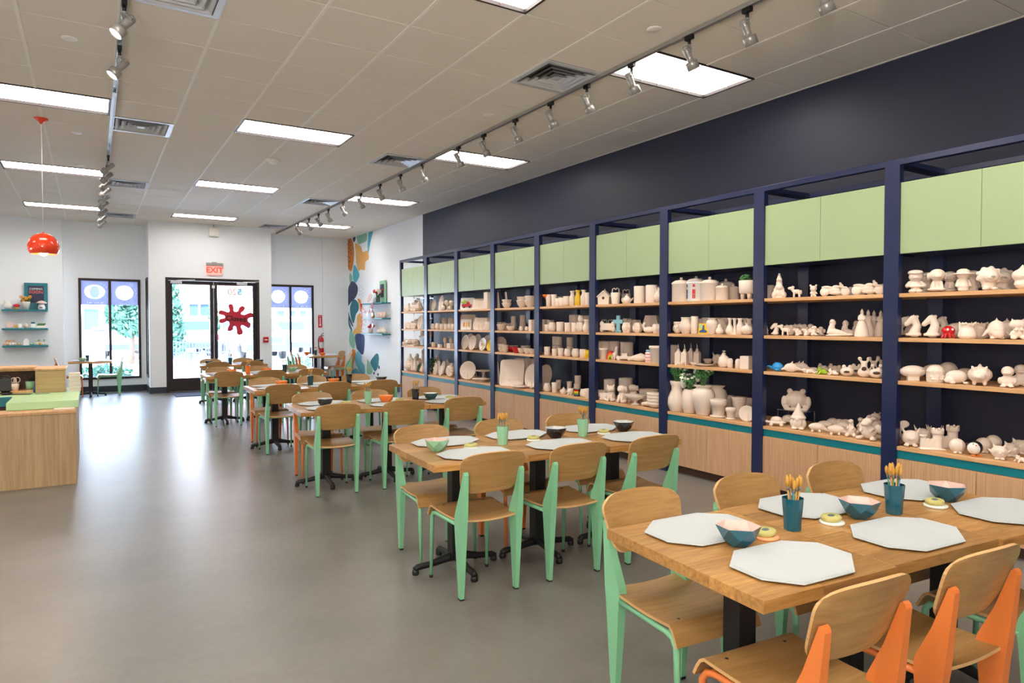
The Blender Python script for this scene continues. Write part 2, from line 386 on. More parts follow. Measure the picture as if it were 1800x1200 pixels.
# ---- recessed fluorescent panels
fr = MB(); a = .0
for b in ((0, .02, 0, G), (1.2, 1.22, 0, G), (.02, 1.2, 0, .02), (.02, 1.2, G - .02, G)): fr.box(b[0], b[1], b[2], b[3], -.004, .05)
fr_m = fr.mesh('frame'); lens = MB().box(.02, 1.2, .02, G - .02, .022, .03).mesh('diffuser')
rib = MB()
for k in range(1, 6): rib.box(.02 + k * .197 - .002, .02 + k * .197 + .002, .02, G - .02, .012, .022)
rib.box(.02, 1.2, G / 2 - .002, G / 2 + .002, .012, .022); rib_m = rib.mesh('louver')
names = {-3.46: 'beyond the counter', -1.02: 'left of the left light track', 1.42: 'between the two light tracks', 3.86: 'beside the right light track'}
yn = {-3.2: 'furthest behind the camera', 0.45: 'just behind the view', 4.10: 'nearest', 3.49: 'nearest, cut by the top edge', 7.76: 'second nearest', 11.415: 'third nearest', 15.07: 'farthest, by the entrance wall'}
for fx, fy in fixt:
    t = thing('ceiling_light', 'rectangular recessed fluorescent ceiling panel %s, %s' % (names[fx], yn[fy]), 'ceiling light', (fx, fy, CH), 0, 'fluorescent ceiling panels')
    put('frame', fr_m, 'black' if 0 else 'bronze', t); put('diffuser', lens, 'panel_light', t); put('louver', rib_m, 'white_plastic', t)
# ---- square air diffusers with stepped cones
vm = MB(); s = G / 2
vm.box(0, G, 0, .045, -.008, 0).box(0, G, G - .045, G, -.008, 0).box(0, .045, .045, G - .045, -.008, 0).box(G - .045, G, .045, G - .045, -.008, 0)
cones = []
for k in range(4):
    r0 = .25 - k * .058; r1 = r0 - .048
    c = MB(); z0 = -.012; z1 = .03
    vs = [(s + sx * r, s + sy * r, z) for r, z in ((r0, z0), (r1, z1), (r1 - .004, z1), (r0 - .006, z0)) for sx, sy in ((-1, -1), (1, -1), (1, 1), (-1, 1))]
    fs = []
    for q in range(3):
        for j in range(4): fs.append((q * 4 + j, q * 4 + (j + 1) % 4, q * 4 + 4 + (j + 1) % 4, q * 4 + 4 + j))
    c.add(vs, fs); cones.append(c.mesh('cone'))
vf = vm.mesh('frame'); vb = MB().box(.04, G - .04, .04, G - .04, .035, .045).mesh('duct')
vc = MB().box(s - .035, s + .035, s - .035, s + .035, -.01, -.004).mesh('centre_plate')
for vx, vy in vents:
    side = 'left' if vx < 1 else 'right'
    t = thing('air_vent', 'square metal ceiling air diffuser beside the %s light track, %s' % (side, {4.71: 'nearest one', 8.37: 'second nearest', 12.03: 'third nearest', 15.69: 'farthest one'}[vy]), 'air vent', (vx, vy, CH + .003), 0, 'ceiling air diffusers')
    mm = 'galv' if side == 'left' else 'tbar'
    put('frame', vf if side == 'left' else vf.copy(), mm, t); put('duct', vb, 'brown_dark', t); put('centre_plate', vc if side == 'left' else vc.copy(), mm, t)
    for c in cones: put('cone', c if side == 'left' else c.copy(), mm, t)
# ---- sprinkler covers, smoke detector
disc = MB().lathe([(.055, 0), (.055, -.004), (.045, -.009), (.0005, -.010)], 24).mesh('sprinkler_cover')
for x, y, l in ((-.11, 6.29, 'nearest of the left line'), (-.11, 9.34, 'second of the left line, near the pendant lamp'), (-.10, 11.19, 'third of the left line'), (-.1, 12.58, 'fourth of the left line'), (-.1, 13.55, 'fifth of the left line'), (-.1, 16.5, 'farthest of the left line'),
                (3.59, 3.81, 'nearest beside the right track'), (3.59, 6.28, 'second beside the right track'), (3.58, 9.34, 'third beside the right track'), (3.58, 11.18, 'fourth beside the right track')):
    tag(put('sprinkler_cover', disc, 'white_plastic', None, (x, y, CH + .004)), 'round white sprinkler cover in the ceiling, ' + l, 'sprinkler', 'sprinkler covers')
t = thing('smoke_detector', 'cream smoke detector on the ceiling between the two tracks', 'smoke detector', (2.1, 9.49, CH + .001))
put('base', MB().lathe([(.085, 0), (.085, -.018), (.07, -.024)], 24), 'white_plastic', t); put('sensor', MB().lathe([(.05, -.024), (.046, -.045), (.02, -.06)], 20), 'white_plastic', t)
# ---- light tracks with adjustable heads
def track(x, y0, y1, lab):
    t = thing('light_track', lab, 'light track', (x, y0, CH))
    L = y1 - y0
    put('channel', MB().box(-.018, -.012, 0, L, -.03, 0).box(.012, .018, 0, L, -.03, 0).box(-.012, .012, 0, L, -.012, 0), 'silver', t)
    put('end_cap', MB().box(-.02, .02, L, L + .03, -.032, 0), 'silver', t)
    for k in range(1, int(L / 3.66) + 1): put('joiner', MB().box(-.0195, .0195, k * 3.66 - .06, k * 3.66 + .06, -.034, -.0305), 'silver', t)
track(3.84, -3.5, 17.0, 'grey ceiling light track running along the shelving wall')
track(0.22, -3.5, 17.0, 'grey ceiling light track on the left, above the aisle')
hm = MB().box(-.016, .016, -.035, .035, -.062, -.028).lathe([(.012, -.10), (.012, -.06)], 10).mesh('adapter')
arm = MB().tube([(0, 0, -.10), (-.02, .0, -.13), (-.012, 0, -.17)], .006, 8).tube([(0, 0, -.10), (.022, 0, -.13), (.012, 0, -.17)], .006, 8).ell((0, 0, -.105), (.016, .016, .012), 10, 6).mesh('yoke')
def head_meshes():
    b = MB().lathe([(.022, .085), (.027, .08), (.027, .02), (.024, .0), (.024, -.03), (.043, -.035), (.046, -.04), (.046, -.095), (.042, -.095)], 20, cap1=False)
    b.tube([(.027, 0, .05), (.036, 0, .05)], .008, 8).tube([(-.027, 0, .05), (-.036, 0, .05)], .008, 8)
    for k in range(4): b.lathe([(.0275, .03 + k * .013), (.030, .031 + k * .013), (.030, .035 + k * .013), (.0275, .036 + k * .013)], 16, cap0=False, cap1=False)
    return b.mesh('lamp_can'), MB().lathe([(.042, -.089), (.042, -.0885)], 20).mesh('lamp_lens')
can, lensm = head_meshes()
def spot(x, y, aim, label, grp, power, tint=(1, .90, .78)):
    t = thing('track_spot', label, 'spotlight', (x, y, CH), 0, grp)
    put('adapter', hm, 'black', t); put('yoke', arm, 'silver', t)
    c = put('lamp_can', can, 'silver', t); c.location = (0, 0, -.19)
    d = Vector(aim) - Vector((x, y, CH - .19)); q = d.to_track_quat('-Z', 'Y'); c.rotation_euler = q.to_euler()
    put('lamp_lens', lensm, 'lamp_face', c)
    if power:
        ld = bpy.data.lights.new('spot_beam', 'SPOT'); ld.energy = power; ld.spot_size = R(78); ld.spot_blend = 0.75; ld.color = tint; ld.shadow_soft_size = .035
        lo = bpy.data.objects.new('spot_beam', ld); COL.objects.link(lo); lo.parent = c; lo.location = (0, 0, -.12)
ORD = ['nearest', 'second', 'third', 'fourth', 'fifth', 'sixth', 'seventh', 'eighth', 'ninth', 'tenth', 'eleventh', 'twelfth', 'thirteenth', 'fourteenth', 'fifteenth', 'sixteenth', 'seventeenth', 'farthest']
ry = [2.60, 3.17, 3.70, 4.34, 4.94, 5.51, 6.16, 6.84, 7.47, 8.52, 9.30, 10.12, 11.01, 11.93, 12.82, 13.48, 14.17, 15.03]
for k, y in enumerate(ry):
    spot(3.84, y, (5.15 if y < 13 else 5.6, y - .12, 1.25), 'small silver track spotlight on the right track, %s from the camera' % ORD[k], 'spotlights on the right track', SPOT_POWER)
for y in (.4, 1.0, 1.6, 2.1): spot(3.84, y, (5.15, y, 1.3), 'small silver track spotlight on the right track, above the camera side', 'spotlights on the right track behind the view', SPOT_POWER)
ly = [5.29, 6.18, 10.24, 10.87, 11.46, 12.10, 12.83, 13.48, 14.31, 15.25, 15.99]
for k, y in enumerate(ly):
    spot(0.22, y, (-1.2, y - .35 if k < 2 else y + .9, 2.2 if k > 1 else 1.6), 'small silver track spotlight on the left track, %s from the camera' % ORD[k], 'spotlights on the left track', 26 if k > 1 else 30, tint=(1, .96, .92))

# ---- windows and doors
def glazing(name, x0, x1, y, z0, z1, mull, fw=.05, dep=.07):
    w = MB(); w.box(x0, x0 + fw, y, y + dep, z0, z1).box(x1 - fw, x1, y, y + dep, z0, z1).box(x0 + fw, x1 - fw, y, y + dep, z0, z0 + fw).box(x0 + fw, x1 - fw, y, y + dep, z1 - fw, z1)
    for m in mull: w.box(m - fw / 2, m + fw / 2, y, y + dep, z0 + fw, z1 - fw)
    o = struct(name, w, 'bronze')
    e = [x0 + fw] + [v for m in mull for v in (m - fw / 2, m + fw / 2)] + [x1 - fw]
    for k in range(0, len(e), 2): put('pane', MB().box(e[k], e[k + 1], y + dep * .5, y + dep * .5 + .006, z0 + fw, z1 - fw), 'pane', o)
    return o, [(e[k], e[k + 1]) for k in range(0, len(e), 2)]
w1, p1 = glazing('window_1', -.22, .95, YF - .02, .28, 2.47, [.36])
w2, p2 = glazing('window_2', 3.68, 4.83, 17.43, .3, 2.46, [4.25])
w3 = struct('window_3', MB().box(1.04, 1.10, 16.66, 16.71, .32, 2.49).box(1.04, 1.10, 17.15, 17.2, .32, 2.49).box(1.04, 1.10, 16.71, 17.15, .32, .37).box(1.04, 1.10, 16.71, 17.15, 2.44, 2.49), 'bronze')
put('pane', MB().box(1.07, 1.075, 16.71, 17.15, .37, 2.44), 'pane', w3)
def squiggle(y, xs, z, s=.018):
    q = MB()
    for k, x in enumerate(xs):
        q.box(x, x + s * (1.4 if k % 3 else .6), y - .001, y, z - s * (.5 if k % 2 else .9), z + s * (.5 if k % 3 else 1.0))
    return q
def decal(parent, xa, xb, y, zt, zb, cx, cz, rx, rz, inner):
    an = sorted([k * math.pi / 16 for k in range(32)] + [math.atan2(zz - cz, xx - cx) % (2 * math.pi) for xx in (xa, xb) for zz in (zb, zt)])
    ring = []
    for a in an:
        c, s = math.cos(a), math.sin(a); t = min([v for v in ((xb - cx) / c if c > 1e-6 else 9, (xa - cx) / c if c < -1e-6 else 9, (zt - cz) / s if s > 1e-6 else 9, (zb - cz) / s if s < -1e-6 else 9)])
        ring.append(((cx + rx * .94 * c, y, cz + rz * .94 * s), (cx + t * c, y, cz + t * s)))
    n = len(ring); put('window_film', MB().add([q for p in ring for q in p], [(2 * i, 2 * i + 1, 2 * ((i + 1) % n) + 1, 2 * ((i + 1) % n)) for i in range(n)]), 'film_veil', parent)
    put('painted_disc', MB().prism(smooth_loop([(cx + rx * math.cos(t) * (1.06 if i % 3 == 0 else .97), cz + rz * math.sin(t) * (1.05 if i % 2 else .97)) for i, t in enumerate([k * math.pi / 4 for k in range(8)])], 4), y - .006, y - .004, 'y'), 'film_pale', parent)
    if inner == 'stripes':
        for k in range(8):
            zz = cz + rz * (.62 - .18 * k); ww = rx * (.2 + .25 * math.sin(math.pi * (k + 1) / 9))
            put('stripe', MB().box(cx - ww, cx + ww, y - .008, y - .006, zz - .009, zz + .009), 'film_aqua2', parent)
    for k in range(7):
        a = k * .28 - .6; px = cx + rx * 1.25 * math.cos(a) ; pz = cz + rz * 1.3 * math.sin(a)
        if xa + .02 < px < xb - .02: put('dot', MB().box(px - .006, px + .006, y - .006, y - .004, pz - .008, pz + .008), 'film_pale', parent)
    put('script_line', squiggle(y - .004, [cx - .14 + .025 * k for k in range(12) if k not in (4, 9)], zb + .045, .014), 'film_pale', parent)
zf = 1.90
decal(w1, p1[0][0], p1[0][1], YF + .012, 2.42, 1.90, .08, 2.18, .20, .16, 'stripes')
decal(w1, p1[1][0], p1[1][1], YF + .012, 2.42, 1.90, .64, 2.17, .18, .17, '')
decal(w2, p2[0][0], p2[0][1], 17.46, 2.41, 1.88, 3.96, 2.16, .17, .17, '')
decal(w2, p2[1][0], p2[1][1], 17.46, 2.41, 1.88, 4.52, 2.16, .18, .17, '')
DY = 16.44
fr = struct('trim_1', MB().box(1.37, 1.43, DY - .04, DY + .09, 0, 2.49).box(3.24, 3.30, DY - .04, DY + .09, 0, 2.49).box(1.43, 3.24, DY - .04, DY + .09, 2.43, 2.49).box(1.43, 3.24, DY - .03, DY + .09, 0, .012), 'bronze')
def leaf(name, x0, x1, hside):
    sl = .075
    d = struct(name, MB().bbox(x0, x0 + sl, DY, DY + .045, .015, 2.425).bbox(x1 - sl, x1, DY, DY + .045, .015, 2.425).bbox(x0 + sl, x1 - sl, DY, DY + .045, 2.345, 2.425).bbox(x0 + sl, x1 - sl, DY, DY + .045, .015, .30), 'bronze')
    put('pane', MB().box(x0 + sl, x1 - sl, DY + .02, DY + .026, .30, 2.345), 'pane', d)
    hx = x1 - .04 if hside > 0 else x0 + .04
    put('push_bar', MB().tube([(hx, DY - .05, .95), (hx, DY - .05, 1.25)], .011, 10).tube([(hx, DY, .98), (hx, DY - .05, .98)], .008, 8).tube([(hx, DY, 1.22), (hx, DY - .05, 1.22)], .008, 8), 'bronze', d)
    cxx = x0 + .12 if hside > 0 else x1 - .34
    put('door_closer', MB().bbox(cxx - .08, cxx + .14, DY - .06, DY, 2.36, 2.42, .006).tube([(cxx + .03, DY - .03, 2.43), (cxx + .30, DY - .12, 2.44), (cxx + .42, DY - .02, 2.45)], .008, 8), 'galv', d)
    return d
d1 = leaf('door_1', 1.432, 2.332, 1); d2 = leaf('door_2', 2.338, 3.238, -1)
# mirrored street number on the right leaf (read from inside)
n_ = put('street_number', text_mesh('1520', .20, .001, True), 'silver', d2, (2.83, DY + .018, 2.20)); n_.rotation_euler = (R(90), 0, 0)
put('latch_plate', MB().box(2.30, 2.36, DY - .012, DY - .001, 2.28, 2.34), 'white_plastic', d1)
tag(put('door_mat', MB().bbox(1.45, 3.2, 15.35, 16.25, 0, .012, .004), 'doormat'), 'grey blue entrance mat on the floor inside the glass doors', 'door mat')
# red splat sign with black lettering
t = thing('closed_sign', 'red paint-splat shaped sign reading closed, hung on the right door leaf', 'sign', (2.775, DY - .012, 1.60))
loop = [(-0.13, 0.29), (-0.1, 0.32), (-0.05, 0.31), (-0.03, 0.24), (-0.03, 0.18), (0.02, 0.15), (0.07, 0.18), (0.09, 0.24), (0.15, 0.28), (0.21, 0.25), (0.19, 0.19), (0.13, 0.14), (0.13, 0.1), (0.19, 0.09), (0.26, 0.12), (0.33, 0.14), (0.38, 0.1), (0.37, 0.04), (0.3, 0.02), (0.26, -0.02), (0.28, -0.07), (0.32, -0.1), (0.31, -0.18), (0.27, -0.2), (0.19, -0.15), (0.14, -0.14), (0.12, -0.18), (0.16, -0.27), (0.15, -0.33), (0.08, -0.35), (0.04, -0.32), (0.03, -0.23), (0.01, -0.16), (-0.03, -0.16), (-0.05, -0.23), (-0.1, -0.27), (-0.15, -0.25), (-0.14, -0.18), (-0.11, -0.12), (-0.13, -0.06), (-0.17, -0.05), (-0.23, -0.08), (-0.29, -0.09), (-0.32, -0.06), (-0.3, -0.01), (-0.22, 0.01), (-0.2, 0.04), (-0.23, 0.08), (-0.31, 0.1), (-0.33, 0.14), (-0.29, 0.18), (-0.23, 0.17), (-0.14, 0.14), (-0.11, 0.18), (-0.12, 0.24)]
put('outline', MB().prism([(x * 1.035, z * 1.035) for x, z in smooth_loop(loop, 3)], .000, .004, 'y'), 'black', t)
put('board', MB().prism(smooth_loop(loop, 3), -.004, -.0005, 'y'), 'closed_red', t)
l_ = put('lettering', text_mesh('Closed', .150, .001, bold=.004), 'black', t, (.02, -.006, .0)); l_.rotation_euler = (R(90), R(5), 0)
# exit sign
t = thing('exit_sign', 'lit exit sign with red letters above the entrance doors', 'exit sign', (2.35, 16.398, 2.57))
put('housing', MB().bbox(-.17, .17, -.06, 0, .20, .265, .006).box(-.05, .05, -.03, 0, .265, .285), 'silver', t)
put('panel', MB().box(-.15, .15, -.036, -.026, .0, .20), 'exit_face', t)
l_ = put('lettering', text_mesh('EXIT', .17, .002, bold=.004), 'exit_red', t, (0, -.040, .10)); l_.rotation_euler = (R(90), 0, 0)
t = thing('wall_speaker', 'small cream square speaker high above the exit sign', 'speaker', (2.34, 16.39, 3.42))
put('case', MB().bbox(-.10, .10, -.09, 0, 0, .19, .01), 'white_plastic', t); put('grille', MB().bbox(-.08, .08, -.096, -.09, .02, .17, .003), 'tbar', t); put('bracket', MB().tube([(0, -.04, .19), (0, -.04, .255)], .012, 8), 'silver', t)
t = thing('fire_alarm', 'small red fire alarm pull station right of the doors', 'fire alarm', (3.43, 16.398, 1.12))
put('case', MB().bbox(-.055, .055, -.045, 0, -.065, .065, .006), 'red', t); put('pull_bar', MB().bbox(-.035, .035, -.055, -.045, -.012, .012, .003), 'white_plastic', t)
t = thing('extinguisher_sign', 'red and white fire extinguisher arrow sign above the extinguisher', 'sign', (5.04 - .05, 17.44, 1.55))
put('board', MB().box(-.05, .05, -.006, 0, -.16, .16), 'red', t)
put('arrow', MB().prism([(-.012, .09), (.012, .09), (.012, -.08), (.032, -.08), (0, -.13), (-.032, -.08), (-.012, -.08)], -.009, -.006, 'y'), 'white_plastic', t)
l_ = put('lettering', text_mesh('FIRE', .034, .0005), 'white_plastic', t, (0, -.008, .125)); l_.rotation_euler = (R(90), 0, 0)
t = thing('fire_extinguisher', 'fire extinguisher hung on the wall right of the far window', 'fire extinguisher', (5.0, 17.37, .72))
put('cylinder', MB().lathe([(.05, 0), (.06, .01), (.06, .36), (.05, .40), (.02, .43), (.02, .46)], 20), 'red', t)
put('label_wrap', MB().lathe([(.061, .15), (.061, .30)], 20, cap0=False, cap1=False), 'grey_glaze', t)
put('handle', MB().tube([(0, 0, .46), (0, -.02, .50), (.05, -.05, .53)], .008, 8).tube([(0, 0, .47), (.05, -.04, .47)], .008, 8), 'black', t)
put('hose', MB().tube([(0, 0, .46), (-.06, -.01, .44), (-.085, -.02, .35), (-.08, -.02, .2), (-.07, -.03, .12)], .011, 8), 'black', t)

# ---- painted mural shapes on the white end of the right wall
MURAL = [('mur_orange', [(17.37,3.68),(17.103,3.669),(16.936,3.505),(16.891,3.242),(16.965,2.988),(17.119,2.842),(17.271,2.879),(17.37,2.986)]),
('mur_navy', [(16.972,3.68),(16.774,3.676),(16.805,3.589),(16.905,3.56),(16.973,3.622)]),
('mur_mint', [(16.657,3.68),(16.296,3.68),(15.957,3.671),(15.96,3.502),(16.281,3.472),(16.565,3.475),(16.659,3.606)]),
('mur_blue', [(15.805,3.676),(15.534,3.669),(15.605,3.556),(15.694,3.444),(15.848,3.184),(15.9,3.342),(15.861,3.523)]),
('mur_tan', [(16.777,3.515),(16.376,3.387),(16.239,3.249),(15.919,3.251),(15.815,3.058),(16.059,2.985),(16.108,2.801),(16.386,2.836),(16.529,2.804),(16.691,2.936),(16.763,3.263)]),
('mur_blue', [(16.866,2.981),(16.577,2.801),(16.503,2.669),(16.727,2.537),(16.875,2.528),(16.992,2.665),(16.968,2.858)]),
('mur_mint', [(17.222,2.793),(17.051,2.701),(17.054,2.537),(17.227,2.546),(17.275,2.681)]),
('mur_navy', [(17.023,2.575),(16.68,2.454),(16.634,2.292),(16.833,2.138),(17.134,2.049),(17.37,1.962),(17.37,2.173),(17.37,2.388),(17.227,2.513)]),
('mur_teal', [(16.883,2.107),(16.592,2.002),(16.575,1.842),(16.791,1.716),(16.944,1.506),(17.113,1.588),(17.24,1.853),(17.135,2.016)]),
('mur_orange', [(16.638,2.116),(16.4,2.061),(16.357,1.838),(16.452,1.802),(16.515,1.968)]),
('mur_tan', [(16.453,1.751),(16.285,1.648),(16.317,1.426),(16.511,1.17),(16.8,1.23),(16.999,1.211),(16.947,1.326),(16.718,1.425),(16.695,1.651)]),
('mur_navy', [(17.37,1.789),(17.274,1.688),(17.015,1.457),(17.075,1.43),(17.317,1.605)]),
('mur_teal', [(17.37,1.656),(17.247,1.506),(17.077,1.325),(17.139,1.305),(17.351,1.456)]),
('mur_mint', [(17.22,1.324),(16.9,1.164),(16.885,0.903),(17.056,0.866),(17.308,1.024)]),
('mur_indigo', [(16.85,1.197),(16.414,1.242),(16.154,1.176),(16.187,0.829),(16.329,0.723),(16.613,0.815),(16.757,0.907)]),
('mur_orange', [(17.057,0.833),(16.828,0.791),(16.831,0.645),(16.993,0.474),(17.067,0.306),(17.343,0.29),(17.37,0.489),(17.213,0.629)]),
('mur_sky', [(16.662,0.797),(16.377,0.696),(16.379,0.568),(16.148,0.453),(16.151,0.264),(16.431,0.263),(16.814,0.483),(16.86,0.644)]),
('mur_sky', [(17.118,0.27),(16.767,0.356),(16.432,0.247),(16.198,0.198),(16.723,0.115),(17.172,0.134)]),
('mur_teal', [(15.304,0.793),(15.18,0.714),(15.224,0.503),(15.395,0.372),(15.524,0.395),(15.653,0.48),(15.74,0.568),(15.606,0.666)]),
('mur_mint', [(15.917,0.621),(15.61,0.421),(15.656,0.295),(15.968,0.276),(15.983,0.462)]),
('mur_navy', [(15.182,0.52),(15.117,0.478),(15.167,0.431),(15.217,0.473)]),
('mur_navy', [(15.235,0.337),(15.186,0.31),(15.228,0.262),(15.278,0.301)]),
('mur_navy', [(15.507,0.351),(15.456,0.323),(15.5,0.281),(15.542,0.315)])]
for i, (mname, loop) in enumerate(MURAL):
    put('painted_shape', MB().prism(smooth_loop(loop, 4), XR - .0012 - .0002 * i, XR - .0005, 'x'), mname, wrw)
for y, z, s, m in [(17.237,3.6,0.03,'mur_navy'),(17.177,3.496,0.03,'mur_navy'),(17.139,3.378,0.03,'mur_navy'),(17.111,3.277,0.03,'mur_navy'),(17.204,3.186,0.03,'mur_navy'),(17.281,3.44,0.03,'mur_navy'),(17.303,3.343,0.03,'mur_navy'),(17.267,3.093,0.03,'mur_navy'),(17.165,3.101,0.03,'mur_navy'),(17.347,3.231,0.03,'mur_navy'),(17.29,2.979,0.03,'mur_navy'),(17.361,3.547,0.03,'mur_navy'),(16.489,2.382,0.012,'mur_indigo'),(16.393,2.425,0.012,'mur_indigo'),(16.3,2.389,0.012,'mur_indigo'),(16.226,2.339,0.012,'mur_indigo'),(16.509,2.319,0.012,'mur_indigo'),(16.415,2.283,0.012,'mur_indigo'),(16.32,2.295,0.012,'mur_indigo'),(16.247,2.245,0.012,'mur_indigo'),(16.539,2.24,0.012,'mur_indigo'),(16.445,2.205,0.012,'mur_indigo'),(16.35,2.217,0.012,'mur_indigo'),(16.276,2.168,0.012,'mur_indigo'),(16.399,2.131,0.012,'mur_indigo'),(16.324,2.09,0.012,'mur_indigo'),(16.202,1.584,0.022,'mur_tan'),(16.092,1.59,0.022,'mur_tan'),(16.038,1.537,0.022,'mur_tan'),(16.222,1.49,0.022,'mur_tan'),(16.112,1.459,0.022,'mur_tan'),(16.225,1.364,0.022,'mur_tan'),(16.617,1.682,0.02,'mur_orange'),(16.407,1.649,0.02,'mur_orange'),(16.551,1.586,0.02,'mur_orange'),(16.39,1.537,0.02,'mur_orange'),(16.65,1.457,0.02,'mur_orange'),(16.487,1.426,0.02,'mur_orange'),(17.109,0.716,0.016,'mur_tan'),(16.959,0.705,0.016,'mur_tan'),(17.133,0.566,0.016,'mur_tan'),(16.992,0.556,0.016,'mur_tan'),(17.197,0.414,0.016,'mur_tan')]: put('painted_dot', MB().prism([(y + s * math.cos(a * R(45)), z + s * .93 * math.sin(a * R(45))) for a in range(8)], XR - .0068, XR - .0060, 'x'), m, wrw)

# ================================================================ OUTSIDE
struct('ground', MB().box(-60, 90, 17.7, 130, -.16, -.06).box(1.18, 3.45, 16.55, 17.7, -.16, -.02), 'out_ground')
for x, y, rx, ry_, l in ((3.0, 21.5, 1.25, 1.1, 'before the entrance doors'), (.35, 21.0, .95, 1.3, 'before the left window'), (7.5, 24, 1.5, 1.5, 'before the right window')):
    m_ = tag(put('mulch_bed', MB().prism(smooth_loop([(x + rx * math.cos(k * .785) * (1.1 if k % 2 else .95), y + ry_ * math.sin(k * .785)) for k in range(8)], 4), -.07, -.02, 'z'), 'out_mulch'), 'brown mulch bed outside, ' + l, 'mulch', 'mulch beds')
def facade(name, lab, x0, x1, y, h, wins, wallm, cat='building'):
    """wins: list of (x, z, w, h) with real openings shown as recessed panes in frames"""
    t = thing(name, lab, cat, ((x0 + x1) / 2, y, -.06)); ox = (x0 + x1) / 2
    put('wall', MB().box(x0 - ox, x1 - ox, .12, 4, 0, h), wallm, t); put('cornice', MB().box(x0 - ox - .2, x1 - ox + .2, -.25, 4, h, h + .3), 'out_white', t)
    for x, z, w, hh in wins:
        f = put('window', MB().box(x - ox - .045, x - ox, 0, .2, z - .045, z + hh + .045).box(x - ox + w, x - ox + w + .045, 0, .2, z - .045, z + hh + .045).box(x - ox, x - ox + w, 0, .2, z - .045, z).box(x - ox, x - ox + w, 0, .2, z + hh, z + hh + .045), 'out_white', t)
        put('pane', MB().box(x - ox, x - ox + w, .08, .115, z, z + hh), 'out_glass', f)
    return t
facade('street_building', 'pale building across the lot seen through the left door leaf', 2.6, 6.5, 46, 11, [(4.2, 1.0, .65, .55)] + [(x, z, .5, h) for x in (5.15, 5.77) for z, h in ((1.1, .75), (2.02, .72))], 'out_white')
facade('brick_building', 'red brick building seen through the right door leaf', 6.95, 7.8, 43, 12, [(7.4, 3.2, .3, .4)], 'out_brick')
facade('far_building', 'pale building with many windows seen through the right window', 9.3, 18, 44, 5.4, [(x, z, .42, h) for x in (9.9, 10.62, 11.3, 11.95, 12.7, 14, 15) for z, h in ((1.15, .65), (1.98, .36))], 'out_white')
facade('left_building', 'pale building with a large pane seen through the left window', -6, 2.2, 44, 9, [(-.30, 1.2, .68, 1.15), (.62, 1.3, .5, 1.05), (-2.4, 1.2, 1.2, 1.15)], 'out_white')
def leafball(c, r, n, sd, sz=.22):
    rnd = random.Random(sd); q = MB()
    for k in range(n):
        a = rnd.random() * 6.283; u = rnd.uniform(-1, 1); rr = rnd.uniform(.55, 1.0)
        s = math.sqrt(1 - u * u); p = Vector((c[0] + r[0] * rr * s * math.cos(a), c[1] + r[1] * rr * s * math.sin(a), c[2] + r[2] * rr * u))
        d1 = Vector((rnd.gauss(0, 1), rnd.gauss(0, 1), rnd.gauss(0, 1))).normalized(); d2 = d1.cross(Vector((rnd.gauss(0, 1), rnd.gauss(0, 1), 1))).normalized(); w = sz * rnd.uniform(.6, 1.2)
        q.add([p - d1 * w, p + d2 * w * .5, p + d1 * w, p - d2 * w * .5], [(0, 1, 2, 3)])
    return q
def tree(lab, x, y, h, r, sd, cone=False):
    t = thing('street_tree', lab, 'tree', (x, y, -.06), 0, 'trees in the parking lot')
    put('trunk', MB().tube([(0, 0, 0), (.05, 0, h * .3), (0, .05, h * .6)], [.11, .09, .05], 8), 'out_bark', t)
    if cone:
        q = MB()
        for k in range(9):
            f = k / 8; b = leafball((0, 0, h * (.12 + .85 * f)), (r * (1.05 - .85 * f), r * (1.05 - .85 * f), h * .09), int(420 * (1.05 - .8 * f)), sd + k, .13); q.add(b.v, b.f)
    else: q = leafball((0, 0, h * .68), (r, r, h * .32), 2600, sd, .16)
    put('foliage', q, 'out_leaf', t)['kind'] = 'stuff'
tree('tall conical evergreen seen through the left door leaf', 2.78, 32, 5.2, .74, 3, True)
tree('conical evergreen beside the lamp post, right door leaf', 6.15, 43.5, 4.0, .42, 21, True)
tree('round leafy tree seen through the left window', 1.3, 30, 2.9, .85, 40)
tag(put('lamp_post', MB().lathe([(.14, 0), (.14, .4), (.06, .5), (.055, 6)], 12), 'out_dark', None, (4.12, 26, -.06)), 'dark street lamp post seen through the right door leaf', 'lamp post')
# park bench, slatted
t = thing('park_bench', 'dark slatted metal bench outside the left door leaf', 'bench', (3.3, 29.2, -.06))
for k in range(26): put('slat', MB().box(-1.45 + k * .115, -1.42 + k * .115 + .012, -.02, 0, .22, .82) if k == 0 else MB().box(-1.45 + k * .115, -1.408 + k * .115, -.02, 0, .22, .82), 'out_dark', t)
put('rail', MB().box(-1.5, 1.5, -.03, .02, .82, .86).box(-1.5, 1.5, -.03, .02, .18, .22).box(-1.5, 1.5, 0, .5, .38, .42), 'out_dark', t)
for x in (-1.45, 0, 1.42): put('leg', MB().box(x, x + .05, 0, .5, 0, .40), 'out_dark', t)
t = thing('utility_cabinet', 'tall dark box outside the left window', 'cabinet', (.18, 21.8, -.06))
put('body', MB().bbox(-.15, .15, 0, .5, 0, 1.38, .01), 'out_box', t); put('lid', MB().bbox(-.18, .18, -.03, .55, 1.38, 1.43, .01), 'out_white', t); put('name_plate', MB().box(-.07, .07, -.008, 0, 1.27, 1.31), 'out_white', t)
for k, (x, y, s) in enumerate(((-.05, 19.6, .33), (.35, 19.4, .38), (.62, 19.8, .32), (5.3, 20.8, .4), (6.0, 21.2, .38))):
    tag(put('shrub', leafball((0, 0, s * .8), (s, s * .8, s * .75), 420, 60 + k, .06), 'out_leaf', None, (x, y, -.06)), 'low leafy shrub outside, %s' % ['left under the left window', 'middle under the left window', 'right under the left window', 'left under the right window', 'right under the right window'][k], 'shrub', 'shrubs outside')
